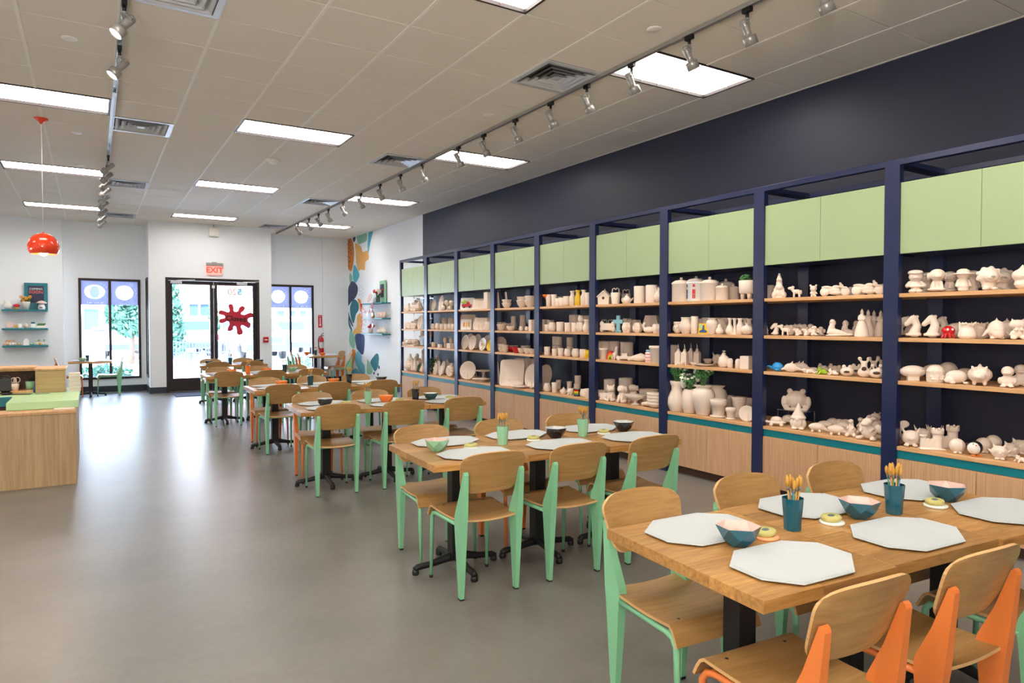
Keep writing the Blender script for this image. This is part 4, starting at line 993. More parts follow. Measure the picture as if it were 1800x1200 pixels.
def bucket(name, lab, cat, x, y, z, r, h, m, tools, sd):
    o = tag(put(name, MB().lathe([(r * .82, 0), (r, h), (r * .93, h), (r * .78, .006)], 20, cap0=True), m, None, (x, y, z)), lab, cat)
    rnd = random.Random(sd)
    for k, (tm, kind) in enumerate(tools):
        a = 6.283 * k / len(tools); b = MB().tube([(0, 0, .005), (.02 * math.cos(a), .02 * math.sin(a), h * 1.25)], .004, 6)
        e = (.03 * math.cos(a), .03 * math.sin(a), h * 1.45)
        if kind == 'loop': b.tube([(e[0] + .022 * math.cos(q * .7), e[1], e[2] + .028 * math.sin(q * .7)) for q in range(10)], .004, 6)
        else: b.ell(e, (.012, .008, .022), 10, 6)
        tag(put('utensil', b, tm, None, (x, y, z + .004)), ('pale tool standing in the cream pot on the counter' if tm == 'bisque' else 'dark looped scissors standing in the mint bucket on the counter'), 'tool', 'tools standing in the ' + name)
bucket('cream_pot', 'cream pot of pale tools inside the counter hutch', 'pot', -.70, 8.90, .787, .045, .075, 'bisque', [('bisque', 'loop'), ('bisque', 'e'), ('bisque', 'e'), ('bisque', 'loop')], 1)
bucket('mint_bucket', 'pale mint bucket of scissors at the hutch corner', 'bucket', -.565, 8.96, .787, .045, .09, 'mint_glaze', [('black', 'loop'), ('black', 'loop'), ('brown_dark', 'loop'), ('black', 'loop')], 2)
t = thing('card_reader', 'black rounded payment terminal at the left edge of the counter', 'terminal', (-.76, 8.78, .766))
put('base', MB().lathe([(.05, 0), (.055, .006), (.05, .014), (.02, .018)], 20), 'black', t); put('body', MB().bbox(-.05, .045, -.03, .03, .014, .17, .02), 'black', t); put('handle_ring', MB().tube([(.045 * math.cos(q * .5) + .0, -.02, .14 + .05 * math.sin(q * .5)) for q in range(8)], .006, 8), 'black', t)
t = thing('paper_stack', 'tall stack of cream paper bags beside the oak hutch', 'paper stack', (-.155, 8.78, .766))
rnd = random.Random(5)
for k in range(19):
    a = rnd.uniform(-.004, .004); put('sheet', MB().bbox(-.055 + a, .05 + a, -.06, .06, k * .0105, k * .0105 + .0098, .002), 'bisque' if k % 4 else 'ceramic_white', t)
tag(put('ledge_book', MB().bbox(-.16, 0, -.05, .06, 0, .012, .002), 'bisque', None, (-.145, 7.66, .6905)), 'thin cream card lying on the oak ledge of the counter', 'card')
tag(put('blue_bottle', MB().lathe([(.018, 0), (.02, .004), (.02, .05), (.008, .062), (.008, .075)], 14), 'mur_indigo', None, (-.51, 8.80, .766)), 'small dark blue bottle at the foot of the mint bucket', 'bottle')
tag(put('paper_sheet', MB().bbox(-.13, .13, -.06, .06, 0, .002, .0005), 'black', None, (-.66, 8.66, .7665), -.2), 'black card lying on the mint worktop before the hutch', 'card')
tag(put('paper_sheet', MB().bbox(-.06, .06, -.04, .04, 0, .002, .0005), 'mint_glaze', None, (-.44, 8.62, .7665), .3), 'pale green card lying on the mint worktop before the hutch', 'card')

# ================================================================ PENDANTS
def pendant(x, y, z, lab):
    t = thing('pendant_lamp', lab, 'pendant lamp', (x, y, z), 0)
    outer = [(.012, .222), (.055, .215), (.10, .188), (.135, .138), (.147, .085), (.140, .035), (.120, .0)]
    put('shade', MB().lathe(outer + [(.116, .0), (.134, .035), (.141, .08), (.129, .134), (.095, .180), (.012, .212)], 36, cap0=False, cap1=False), 'pendant_red', t)
    put('cord', MB().tube([(0, 0, .19), (0, 0, CH - z - .02)], .003, 6), 'cord_white', t)
    put('canopy', MB().lathe([(.01, CH - z - .06), (.02, CH - z - .04), (.065, CH - z - .012), (.065, CH - z - .001)], 20), 'pendant_red', t)
    put('bulb', MB().ell((0, 0, .03), (.045, .045, .05), 16, 10), 'bulb', t)
    put('cap', MB().lathe([(.016, .218), (.012, .230), (.004, .234)], 14), 'pendant_red', t)
    ld = bpy.data.lights.new('bulb_glow', 'POINT'); ld.energy = 12; ld.color = (1, .85, .65); ld.shadow_soft_size = .04
    lo = bpy.data.objects.new('bulb_glow', ld); COL.objects.link(lo); lo.parent = t; lo.location = (0, 0, -.03)
pendant(-.42, 8.87, 2.24, 'glossy red-orange globe pendant lamp hanging on a white cord')
pendant(-1.03, 8.87, 2.20, 'red-orange pendant lamp cut off by the left edge')

# ================================================================ WALL SHELVES ON THE LEFT (front wall, y = 17.2)
WX0, WX1 = -1.52, -.76
for z, l in ((1.78, 'top'), (1.40, 'middle'), (1.05, 'bottom')):
    tag(put('wall_shelf', MB().bbox(WX0, WX1, 16.98, 17.2, z - .035, z, .002), 'teal'), 'teal floating wall shelf left of the left window, %s one' % l, 'shelf')
def onwall(name, mb, m, x, z, lab, cat, parts=(), rz=0, y=17.09, group=None):
    o = tag(put(name, mb, m, None, (x, y, z + .0005), rz), lab, cat, group)
    for pn, pm, pmat in parts: put(pn, pm, pmat, o)
    return o
t = thing('framed_sign', 'teal framed coming soon poster on the top left wall shelf', 'poster', (-.955, 17.17, 1.781))
put('frame', MB().bbox(-.20, .20, -.02, .0, 0, .55, .003), 'teal', t); put('print', MB().box(-.135, .135, -.024, -.02, .14, .49), 'navy_print', t)
for s_, z_, m_, sz in (('COMING', .425, 'white_plastic', .055), ('SOON', .36, 'pendant_red', .085)):
    l_ = put('lettering', text_mesh(s_, sz, .0005), m_, t, (0, -.0255, z_)); l_.rotation_euler = (R(90), 0, 0)
onwall('owl_vase', MB().lathe([(.04, 0), (.07, .04), (.075, .09), (.05, .15), (.055, .16)], 20).tube([(-.05, 0, .15), (-.06, 0, .185)], [.014, .003], 6).tube([(.05, 0, .15), (.06, 0, .185)], [.014, .003], 6), 'ceramic_white', -1.42, 1.78, 'white owl-shaped vase on the top teal wall shelf', 'vase')
onwall('mushroom_ornament', MB().lathe([(.03, 0), (.035, .03), (.022, .065)], 16), 'mur_tan', -1.28, 1.78, 'red capped mushroom ornament on the top teal wall shelf', 'ornament', [('cap', MB().lathe([(.055, .055), (.06, .075), (.04, .105), (.001, .12)], 18), 'red')])
o = onwall('flower_pot', MB().lathe([(.055, 0), (.07, .14), (.075, .16), (.065, .16)], 20), 'ceramic_white', -1.12, 1.78, 'white pot of yellow sunflowers on the top teal wall shelf', 'flower pot')
rnd = random.Random(3)
fl = MB(); lf = MB()
for k in range(9):
    a = k * .7; x = .09 * math.cos(a) * (.5 + .5 * (k % 2)); z = .22 + .04 * math.sin(a * 2.1); y = -.04 * math.sin(a)
    lf.tube([(0, 0, .14), (x, y, z)], .004, 5)
    for q in range(7): fl.ell((x + .02 * math.cos(q * .9), y - .005, z + .02 * math.sin(q * .9)), (.011, .006, .011), 6, 4)
for k in range(26): lf.ell((rnd.uniform(-.08, .08), rnd.uniform(-.04, .04), rnd.uniform(.16, .23)), (.02, .012, .012), 6, 4)
put('stems', lf, 'leaf_dark', o); put('blooms', fl, 'petal_yellow', o)
onwall('mushroom_jar', MB().lathe([(.055, 0), (.065, .04), (.05, .10), (.03, .14)], 20), 'ceramic_white', -.86, 1.78, 'large white mushroom jar at the right end of top wall shelf', 'jar', [('cap', MB().lathe([(.09, .125), (.10, .135), (.05, .175), (.001, .19)], 20), 'pink_glaze'), ('window_marks', MB().box(-.03, -.012, -.064, -.05, .03, .06).box(-.004, .014, -.066, -.05, .03, .06), 'black')])
for i, (nm, w, h, m, x, l) in enumerate((('painted_dish', .12, .15, 'pink_glaze', -1.40, 'pink painted dish leaning on the middle teal wall shelf'), ('painted_dish', .07, .11, 'mur_tan', -1.30, 'tan painted dish on the middle teal wall shelf'))):
    t = tag(put(nm, MB().lathe([(w * .5, 0), (w * .52, .012), (w * .45, .014), (.001, .008)], 20, mtx=Matrix.Translation((0, 0, w * .52)) @ Matrix.Rotation(R(78), 4, 'X')), m, None, (x, 17.11, 1.4005)), l, 'dish')
onwall('white_mug', MB().lathe([(.035, 0), (.04, .01), (.04, .085), (.035, .085), (.033, .01)], 16), 'ceramic_white', -1.23, 1.40, 'plain white mug on the middle teal wall shelf', 'mug')
onwall('round_vase', MB().lathe([(.025, 0), (.045, .04), (.03, .08), (.02, .10)], 16), 'bisque', -1.13, 1.40, 'small round cream vase on the middle teal wall shelf', 'vase')
onwall('teal_mug', MB().lathe([(.045, 0), (.05, .01), (.05, .09), (.045, .09), (.04, .01)], 16).tube([(-.05, 0, .07), (-.075, 0, .06), (-.075, 0, .03), (-.05, 0, .02)], .006, 6), 'ceramic_white', -1.01, 1.40, 'white mug with a teal lid on the middle wall shelf', 'mug', [('lid', MB().lathe([(.035, .09), (.035, .12), (.02, .13)], 14), 'teal')])
o = onwall('white_trough', MB().bbox(-.075, .075, -.03, .03, 0, .05, .006), 'ceramic_white', -.87, 1.40, 'white trough planter on the middle teal wall shelf', 'planter')
sp_ = MB()
for k in range(12): sp_.ell((-.06 + .011 * k, 0, .065 + .01 * (k % 3)), (.014, .014, .02), 6, 5)
put('succulents', sp_, 'leaf', o)
egg = MB().ell((0, 0, .026), (.022, .022, .026), 12, 8).mesh('painted_egg')
cols = ['pink_glaze', 'mur_tan', 'bisque', 'ceramic_white', 'mur_mint', 'petal_yellow', 'orange_inner']
for k in range(7):
    tag(put('painted_egg', inst(egg, cols[k % 4]), None, None, (-1.49 + .047 * k, 17.08, 1.0505)), 'pastel painted egg at the left end of bottom wall shelf', 'egg', 'painted eggs, bottom wall shelf left')
for k in range(6):
    tag(put('painted_egg', inst(egg, cols[4 - k % 3 + (k % 2)]), None, None, (-1.045 + .049 * k, 17.08, 1.0505)), 'bright painted egg at the right end of bottom wall shelf', 'egg', 'painted eggs, bottom wall shelf right')
t = thing('egg_rack', 'white wire rack holding more painted eggs, bottom wall shelf right', 'rack', (-.90, 17.15, 1.0505)); put('rack', MB().box(-.1, .1, -.02, .02, 0, .07), 'white_plastic', t)
for k in range(4): put('egg', inst(egg, cols[k % 2 + 3]), None, t, (-.07 + .047 * k, 0, .07))
t = thing('egg_rack', 'wooden rack holding more painted eggs, bottom wall shelf left', 'rack', (-1.40, 17.15, 1.0505)); put('rack', MB().box(-.09, .09, -.02, .02, 0, .07), 'bisque', t)
for k in range(4): put('egg', inst(egg, cols[k % 3]), None, t, (-.07 + .047 * k, 0, .07))
onwall('white_carton', MB().prism([(-.05, 0), (.05, 0), (.05, .10), (0, .15), (-.05, .10)], -.03, .03, 'y'), 'ceramic_white', -1.13, 1.05, 'white carton shaped ornament on the bottom wall shelf', 'ornament', y=17.13)

# ================================================================ SHELVES ON THE MURAL WALL (x = 5.71)
MY0, MY1 = 14.42, 15.74; MXF = 5.50
for z, l in ((1.97, 'top'), (1.62, 'middle'), (1.265, 'bottom')):
    tag(put('wall_shelf', MB().bbox(MXF, XR, MY0, MY1, z - .03, z, .002), 'teal'), 'teal wall shelf between mural and shelving, %s one' % l, 'shelf')
t = thing('framed_sign', 'mint framed small print leaning on the top shelf by the mural', 'picture', (5.67, 14.80, 1.971))
put('frame', MB().bbox(-.015, .015, -.17, .17, 0, .50, .003), 'mint_glaze', t); put('print', MB().box(-.018, -.015, -.11, .11, .12, .42), 'navy_print', t)
put('mark', MB().box(-.020, -.018, -.06, .06, .28, .31).box(-.020, -.018, -.04, .04, .22, .24), 'petal_red', t)
o = tag(put('glass_vase', MB().lathe([(.05, 0), (.05, .13), (.045, .13), (.045, .01)], 18), 'acrylic', None, (5.58, 14.88, 1.9705)), 'glass vase of red and white flowers on the shelf by the mural', 'vase')
rnd = random.Random(9)
def blooms(parent, n, r, z, m, sd, c=(0, 0)):
    q = MB(); rn = random.Random(sd)
    for k in range(n): q.ell((c[0] + rn.uniform(-r, r), c[1] + rn.uniform(-r, r), z + rn.uniform(-.03, .04)), (.035, .035, .03), 8, 6)
    put('blooms', q, m, parent)
st3 = MB()
for k in range(7): st3.tube([(0, 0, .01), (.05 * math.cos(k), .06 * math.sin(k), .22)], .004, 5)
for k in range(14): st3.ell((rnd.uniform(-.05, .05), rnd.uniform(-.08, .08), rnd.uniform(.13, .2)), (.02, .03, .012), 6, 4)
put('stems', st3, 'leaf_dark', o); blooms(o, 6, .05, .25, 'petal_red', 1, (0, .07)); blooms(o, 5, .05, .25, 'petal_white', 2, (0, -.07))
t = tag(put('scalloped_plate', MB().lathe([(.10, 0), (.12, .015), (.115, .02), (.09, .008), (.001, .006)], 20, mtx=Matrix.Translation((0, 0, .118)) @ Matrix.Rotation(R(-72), 4, 'Y')), 'pink_glaze', None, (5.60, 15.45, 1.9705)), 'pink plate leaning on the top shelf by the mural', 'plate')
for k in range(4):
    tag(put('pink_mug', inst(MB().lathe([(.035, 0), (.04, .01), (.04, .13), (.035, .13), (.033, .01)], 14).mesh('pink_mug'), 'pink_glaze'), None, None, (5.6, 14.52 + .115 * k, 1.6205)), 'pale pink cup on the middle shelf by the mural', 'cup', 'pink cups by the mural')
tag(put('gold_figurine', MB().lathe([(.035, 0), (.045, .05), (.02, .10), (.035, .13), (.001, .17)], 14), 'mur_tan', None, (5.6, 15.25, 1.6205)), 'small gold figurine on the middle shelf by the mural', 'figurine')
o = tag(put('flower_vase', MB().lathe([(.05, 0), (.06, .10), (.055, .10), (.045, .01)], 16), 'bisque', None, (5.6, 15.42, 1.2655)), 'cream pot of red roses on the bottom shelf by the mural', 'flower pot'); blooms(o, 9, .07, .16, 'petal_red', 4)
for k, y in enumerate((14.55, 14.70, 14.85)):
    tag(put('shell_ornament', MB().ell((0, 0, .05), (.05, .07, .05), 12, 8).ell((0, .03, .11), (.035, .035, .04), 10, 7), 'bisque', None, (5.6, y, 1.2655)), 'cream animal ornament on bottom shelf by the mural, %s' % ('rightmost', 'middle', 'leftmost')[k], 'ornament')
# heart garlands
for nm, pts, lab in (('top', [(15.72, 1.93), (15.55, 1.80), (15.30, 1.72), (15.05, 1.82), (14.95, 1.94)], 'red heart garland swagged under the top shelf by the mural'),
                     ('left', [(15.70, 1.92), (15.71, 1.7), (15.70, 1.45), (15.71, 1.22)], 'red bead garland hanging at the left of the mural shelves'),
                     ('right', [(14.95, 1.94), (14.97, 1.7), (14.96, 1.45), (14.97, 1.26)], 'red heart garland hanging before the mural shelves')):
    t = thing('garland', lab, 'garland', (5.485, 0, 0))
    put('string', MB().tube([(0, a, b) for a, b in pts], .002, 5), 'petal_red', t)
    for i in range(len(pts) - 1):
        for q in range(3):
            f = q / 3; y = pts[i][0] * (1 - f) + pts[i + 1][0] * f; z = pts[i][1] * (1 - f) + pts[i + 1][1] * f; big = q == 0
            put('heart', MB().prism([(y + a * (.05 if big else .026), z + b * (.05 if big else .026)) for a, b in ((0, -1), (.9, 0), (.85, .6), (.4, .8), (0, .4), (-.4, .8), (-.85, .6), (-.9, 0))], -.008, -.003, 'x'), 'pendant_red' if big else 'petal_red', t)
# chimes / ornaments hung on the white wall by the first bay
t = thing('hanging_ornament', 'string of pottery ornaments hung on the white wall beside the first bay', 'ornament', (5.66, 13.02, 0))
put('string', MB().tube([(0, 0, 2.3), (0, 0, 1.05)], .002, 5), 'silver', t)
for z, s in ((2.05, .03), (1.72, .035), (1.38, .04), (1.12, .07)): put('piece', MB().prism([(-s, z + s), (s, z + s), (s * .8, z - s * .3), (0, z - s * 1.3), (-s * .8, z - s * .3)], -.006, .006, 'x'), 'bisque_grey' if s < .05 else 'pink_glaze', t)
# ================================================================ POTTERY ON THE SHELVES
# every kind is modelled 1 unit high, base on z=0, front towards -Y
def E_(x, y, z, rx, ry, rz, rot=None): return ('e', (x, y, z), (rx, ry, rz), rot)
def C_(p, q, r1, r2): return ('c', p, q, r1, r2)
def B_(x0, x1, y0, y1, z0, z1): return ('b', x0, x1, y0, y1, z0, z1)
def L_(prof, x=0, y=0): return ('l', prof, x, y)
def sculpt(name, spec, vox=.028, it=3):
    """closed solids fused by a voxel remesh and smoothed: one cast-clay surface"""
    q = MB()
    for s in spec:
        if s[0] == 'e': q.ell(s[1], s[2], 12, 8, s[3])
        elif s[0] == 'c':
            p, r, a, b = Vector(s[1]), Vector(s[2]), s[3], s[4]
            q.tube([p, r], [a, b], 10); q.ell(tuple(p), (a, a, a), 10, 6); q.ell(tuple(r), (b, b, b), 10, 6)
        elif s[0] == 'b': q.box(*s[1:])
        elif s[0] == 'l': q.lathe(s[1], 20, mtx=Matrix.Translation((s[2], s[3], 0)))
    o = bpy.data.objects.new('tmp', q.mesh('tmp')); COL.objects.link(o)
    m = o.modifiers.new('r', 'REMESH'); m.mode = 'VOXEL'; m.voxel_size = vox; m.use_smooth_shade = True
    sm = o.modifiers.new('s', 'SMOOTH'); sm.iterations = it; sm.factor = .5
    dg = bpy.context.evaluated_depsgraph_get(); dg.update()
    me = bpy.data.meshes.new_from_object(o.evaluated_get(dg)); me.name = name; bpy.data.objects.remove(o)
    zs = [v.co.z for v in me.vertices]; z0, z1 = min(zs), max(zs)
    me.transform(Matrix.Diagonal((1, 1, 1 / (z1 - z0), 1)) @ Matrix.Translation((0, 0, -z0)))
    return me
def both(f): return f(-1) + f(1)
def spec_of(k):
    b2 = both
    if k == 'bear': return [E_(0, .02, .25, .19, .17, .22), E_(0, -.04, .66, .27, .23, .23), E_(0, -.26, .60, .10, .07, .08)] + b2(lambda s: [E_(s * .21, -.02, .90, .09, .06, .10), E_(s * .13, -.10, .09, .10, .15, .09), C_((s * .18, -.05, .38), (s * .22, -.20, .26), .06, .06)])
    if k == 'pony': return [E_(0, .08, .50, .17, .34, .19), C_((0, -.18, .56), (0, -.30, .74), .13, .13), E_(0, -.40, .78, .14, .24, .13), E_(0, .42, .45, .07, .08, .2), E_(0, -.22, .86, .04, .14, .12)] + b2(lambda s: [C_((s * .11, -.12, .40), (s * .12, -.13, .08), .08, .08), C_((s * .11, .27, .40), (s * .12, .30, .08), .08, .08), E_(s * .08, -.28, .94, .04, .03, .07)])
    if k == 'horse_bust': return [('l', [(.30, 0), (.30, .10), (.24, .13)], 0, 0), C_((0, .03, .12), (0, .12, .45), .22, .17), C_((0, .12, .45), (0, .0, .76), .15, .13), C_((0, -.03, .80), (0, -.27, .53), .145, .11), C_((0, .22, .40), (0, .10, .82), .08, .06), E_(0, .10, .88, .04, .10, .08)] + b2(lambda s: [C_((s * .07, .0, .86), (s * .07, .0, .97), .04, .015)])
    if k in ('cat', 'dog', 'bank_cat'):
        e = b2(lambda s: [C_((s * .17, .0, .86), (s * .20, .0, .98), .07, .02)]) if k != 'dog' else b2(lambda s: [E_(s * .25, .03, .72, .06, .11, .16)])
        return [E_(0, .05, .30, .26, .26, .30), E_(0, -.04, .72, .27, .23, .20), E_(0, -.24, .67, .12, .09, .08)] + e + b2(lambda s: [C_((s * .12, -.15, .36), (s * .12, -.22, .06), .07, .07), E_(s * .22, -.06, .08, .11, .2, .09)])
    if k == 'llama': return [E_(0, .10, .38, .17, .30, .17), C_((0, -.12, .42), (0, -.20, .82), .10, .09), E_(0, -.28, .86, .09, .15, .09)] + b2(lambda s: [C_((s * .10, -.08, .3), (s * .10, -.08, .05), .07, .06), C_((s * .10, .27, .3), (s * .10, .27, .05), .07, .06), C_((s * .06, -.18, .93), (s * .07, -.17, .99), .03, .015)])
    if k == 'cap_figure': return [E_(0, -.02, .66, .27, .24, .19), E_(0, 0, .83, .31, .28, .12), E_(0, -.22, .80, .2, .14, .04), E_(0, -.24, .62, .10, .08, .06), E_(0, 0, .33, .22, .18, .20), B_(-.24, .24, -.2, .15, .24, .30)] + b2(lambda s: [E_(s * .13, -.06, .08, .15, .18, .09), C_((s * .22, 0, .42), (s * .32, -.10, .30), .08, .09)])
    if k == 'puppy_figure': return [E_(0, -.06, .72, .31, .27, .26), E_(0, -.32, .64, .15, .10, .08), C_((0, .05, .45), (0, .12, .2), .18, .26), E_(0, -.06, .08, .36, .32, .09)] + b2(lambda s: [E_(s * .31, .04, .66, .07, .14, .17), C_((s * .14, -.1, .38), (s * .16, -.22, .08), .07, .08)])
    if k == 'hat_figure': return [E_(0, 0, .72, .26, .24, .20), ('l', [(.42, .73), (.43, .77), (.27, .80), (.25, .92), (.10, 1.0)], 0, 0), C_((0, 0, .50), (0, 0, .22), .17, .24), E_(0, -.04, .06, .22, .18, .08)] + b2(lambda s: [C_((s * .18, 0, .46), (s * .26, -.06, .24), .08, .07)])
    if k == 'lion_figure': return [E_(0, .0, .62, .43, .30, .37), E_(0, -.20, .60, .30, .20, .27), E_(0, -.40, .53, .12, .09, .08), E_(0, .02, .20, .26, .22, .20)] + [E_(.38 * math.cos(a * .7), -.02, .62 + .33 * math.sin(a * .7), .11, .12, .10) for a in range(9)] + b2(lambda s: [E_(s * .16, -.16, .07, .12, .14, .08)])
    if k == 'drop_figure': return [E_(0, 0, .48, .36, .32, .32), C_((0, 0, .72), (.02, 0, .96), .15, .04), C_((0, 0, .30), (0, 0, .08), .16, .28), E_(0, -.30, .44, .06, .06, .04)] + b2(lambda s: [E_(s * .16, -.1, .05, .14, .14, .06)])
    if k == 'octopus': return [E_(0, 0, .60, .50, .46, .40)] + [C_((.30 * math.cos(a), .30 * math.sin(a), .35), (.46 * math.cos(a), .46 * math.sin(a), .07), .12, .08) for a in [i * .785 for i in range(8)]]
    if k == 'basket_jar': return [('l', [(.38, 0), (.50, .15), (.46, .40), (.34, .62), (.36, .80), (.30, .80), (.28, .5), (.2, .4)], 0, 0)] + [E_(.35 * math.cos(a), .35 * math.sin(a), .84 + .04 * math.cos(3 * a), .09, .09, .08) for a in [i * .524 for i in range(12)]] + b2(lambda s: [C_((s * .40, 0, .55), (s * .42, 0, .95), .07, .05)])
    if k == 'horned_bird': return [E_(0, 0, .42, .38, .36, .42), C_((0, 0, .76), (0, 0, .97), .09, .015), E_(0, -.30, .44, .20, .10, .06), E_(0, -.28, .24, .24, .14, .2)] + b2(lambda s: [C_((s * .36, 0, .36), (s * .56, -.02, .12), .09, .03), E_(s * .16, -.1, .05, .14, .16, .06)])
    if k == 'bow_cat': return [E_(0, 0, .70, .36, .28, .24), C_((.20, 0, .88), (.24, 0, .99), .07, .02), C_((-.20, 0, .88), (-.24, 0, .99), .07, .02), E_(0, -.02, .28, .24, .22, .22), E_(.13, -.24, .46, .12, .06, .07), E_(-.13, -.24, .46, .12, .06, .07)] + b2(lambda s: [E_(s * .2, -.2, .09, .14, .17, .10), C_((s * .2, -.05, .38), (s * .30, -.14, .24), .07, .07)])
    if k == 'football': return [E_(0, 0, .60, .80, .40, .40), B_(-.34, .34, -.22, .22, 0, .28)]
    if k == 'helmet': return [E_(0, 0, .58, .48, .50, .44), ('l', [(.44, 0), (.46, .30), (.47, .5)], 0, 0), C_((-.34, -.36, .34), (.34, -.36, .34), .05, .05), C_((-.3, -.42, .20), (.3, -.42, .20), .05, .05), C_((0, -.50, .38), (0, -.46, .14), .05, .05), E_(0, 0, .66, .51, .52, .04)]
    if k == 'mole': return [E_(0, .05, .50, .72, .55, .48), E_(-.50, -.25, .28, .34, .28, .24), E_(-.70, -.42, .2, .12, .1, .09)] + b2(lambda s: [E_(s * .42 + .1, -.4, .10, .2, .2, .1)])
    if k == 'piggy_bank': return [E_(0, .05, .47, .50, .52, .39), E_(0, -.42, .42, .26, .20, .22), E_(0, -.62, .40, .13, .07, .10), C_((0, .0, .80), (0, .02, .92), .10, .07)] + b2(lambda s: [C_((s * .22, -.26, .72), (s * .28, -.32, .86), .11, .05), C_((s * .2, -.15, .15), (s * .2, -.15, .04), .09, .08), C_((s * .2, .25, .15), (s * .2, .25, .04), .09, .08)])
    if k == 'duck_figure': return [E_(0, 0, .74, .27, .25, .24), E_(0, -.26, .66, .20, .14, .06), E_(0, .04, .28, .34, .30, .27)] + b2(lambda s: [E_(s * .30, -.05, .30, .09, .18, .16), E_(s * .16, -.22, .06, .13, .18, .07)])
    if k == 'winged_figure': return [E_(0, 0, .84, .15, .14, .15), C_((0, 0, .66), (0, 0, .15), .13, .24)] + b2(lambda s: [E_(s * .30, .08, .58, .20, .05, .17), E_(s * .2, .08, .40, .12, .05, .12)])
    if k == 'castle': return [('l', [(.22, 0), (.20, .70), (.26, .76), (.26, .92)], .15, 0), B_(-.48, .05, -.16, .16, 0, .48), B_(-.6, .45, -.26, .26, 0, .06), ('l', [(.13, 0), (.12, .55), (.16, .60), (.16, .68)], -.46, -.02)] + [B_(.15 + .22 * math.cos(a) - .04, .15 + .22 * math.cos(a) + .04, .22 * math.sin(a) - .04, .22 * math.sin(a) + .04, .9, 1.0) for a in [i * 1.05 for i in range(6)]] + [B_(-.42 + .13 * i, -.36 + .13 * i, -.17, -.11, .46, .55) for i in range(4)]
    if k == 'round_bird': return [E_(0, 0, .50, .50, .46, .48), E_(.14, -.2, .05, .13, .2, .05), E_(-.14, -.2, .05, .13, .2, .05), C_((0, 0, .96), (.04, 0, 1.0), .03, .01)]
    if k == 'owl': return [E_(0, 0, .46, .48, .42, .42)] + b2(lambda s: [C_((s * .26, 0, .78), (s * .36, 0, .98), .11, .02), E_(s * .17, -.34, .56, .15, .10, .14), C_((s * .46, 0, .5), (s * .62, .05, .62), .09, .03), E_(s * .15, -.2, .05, .14, .2, .06)]) + [C_((0, -.40, .46), (0, -.46, .38), .05, .02)]
    if k == 'frog_tower': return [B_(-.24, .24, -.16, .16, 0, .04), E_(0, 0, .20, .20, .18, .17), E_(0, -.06, .42, .17, .15, .11), E_(0, 0, .58, .13, .12, .10), E_(0, -.03, .71, .12, .11, .07), E_(0, 0, .83, .08, .08, .07), E_(0, 0, .94, .06, .05, .05)] + b2(lambda s: [E_(s * .20, -.02, .13, .09, .15, .12), E_(s * .08, -.08, .52, .05, .05, .04), E_(s * .06, -.06, .78, .04, .04, .03), C_((s * .16, -.08, .35), (s * .16, -.16, .10), .05, .05)])
    if k == 'motorcycle': return [('c', (0, -.72, .30), (0, -.72, .301), .27, .27), E_(0, .66, .32, .16, .32, .32), E_(0, -.72, .32, .12, .32, .32), E_(0, .1, .42, .18, .50, .24), E_(0, -.05, .24, .20, .42, .15), E_(0, -.66, .62, .14, .20, .07), E_(0, .30, .60, .18, .2, .12), E_(0, .55, .66, .16, .34, .10), E_(0, -.10, .66, .15, .26, .14), C_((0, -.40, .80), (0, -.72, .35), .07, .07), C_((-.28, -.36, .92), (.28, -.36, .92), .05, .05), C_((0, -.38, .90), (0, -.44, .66), .09, .09), E_(0, -.5, .74, .10, .10, .10), C_((.14, .1, .22), (.14, .85, .26), .07, .08)][1:]
    if k == 'mermaid': return [E_(0, 0, .86, .15, .14, .14), E_(0, .05, .78, .19, .12, .20), C_((0, 0, .68), (0, 0, .35), .13, .17), C_((0, 0, .28), (.40, 0, .20), .22, .18), C_((.40, 0, .20), (.85, .05, .10), .17, .08), E_(.95, .05, .12, .16, .1, .08), C_((-.12, -.05, .60), (-.22, -.1, .2), .06, .06), E_(.1, 0, .06, .5, .25, .06)]
    if k == 'princess': return [('l', [(.24, 0), (.22, .2), (.13, .52), (.085, .60), (.10, .68), (.10, .74), (.04, .78)], 0, 0), E_(0, 0, .84, .065, .065, .075), C_((0, 0, .90), (0, 0, .985), .05, .012), C_((.09, -.01, .72), (.10, -.10, .60), .035, .03), C_((-.09, -.01, .72), (-.10, -.10, .60), .035, .03), C_((-.10, -.10, .60), (.10, -.12, .61), .03, .03)] + [C_((.20 * math.cos(a), .20 * math.sin(a), .03), (.10 * math.cos(a), .10 * math.sin(a), .5), .03, .015) for a in [i * .9 for i in range(7)]]
    if k == 'unicorn_small': return [E_(0, .15, .34, .26, .42, .26), C_((0, -.10, .45), (0, -.25, .74), .17, .15), E_(0, -.40, .72, .14, .22, .13), C_((0, -.3, .86), (0, -.38, .99), .05, .015), E_(0, .0, .74, .07, .2, .18)] + b2(lambda s: [E_(s * .25, -.05, .12, .14, .25, .12), E_(s * .24, .2, .50, .05, .22, .2)])
    if k == 'seated_fairy': return [E_(0, 0, .78, .25, .22, .2), C_((0, 0, .55), (0, .05, .2), .17, .25)] + b2(lambda s: [E_(s * .34, .15, .50, .2, .05, .26), E_(s * .2, -.22, .1, .14, .25, .1)])
    if k == 'whale': return [E_(0, -.1, .52, .44, .62, .46), C_((0, .35, .42), (0, .74, .5), .22, .10), E_(.18, .86, .58, .20, .12, .07), E_(-.18, .86, .58, .20, .12, .07), C_((0, .1, .9), (0, .2, .99), .07, .02), E_(.4, -.1, .22, .16, .2, .07), E_(-.4, -.1, .22, .16, .2, .07)]
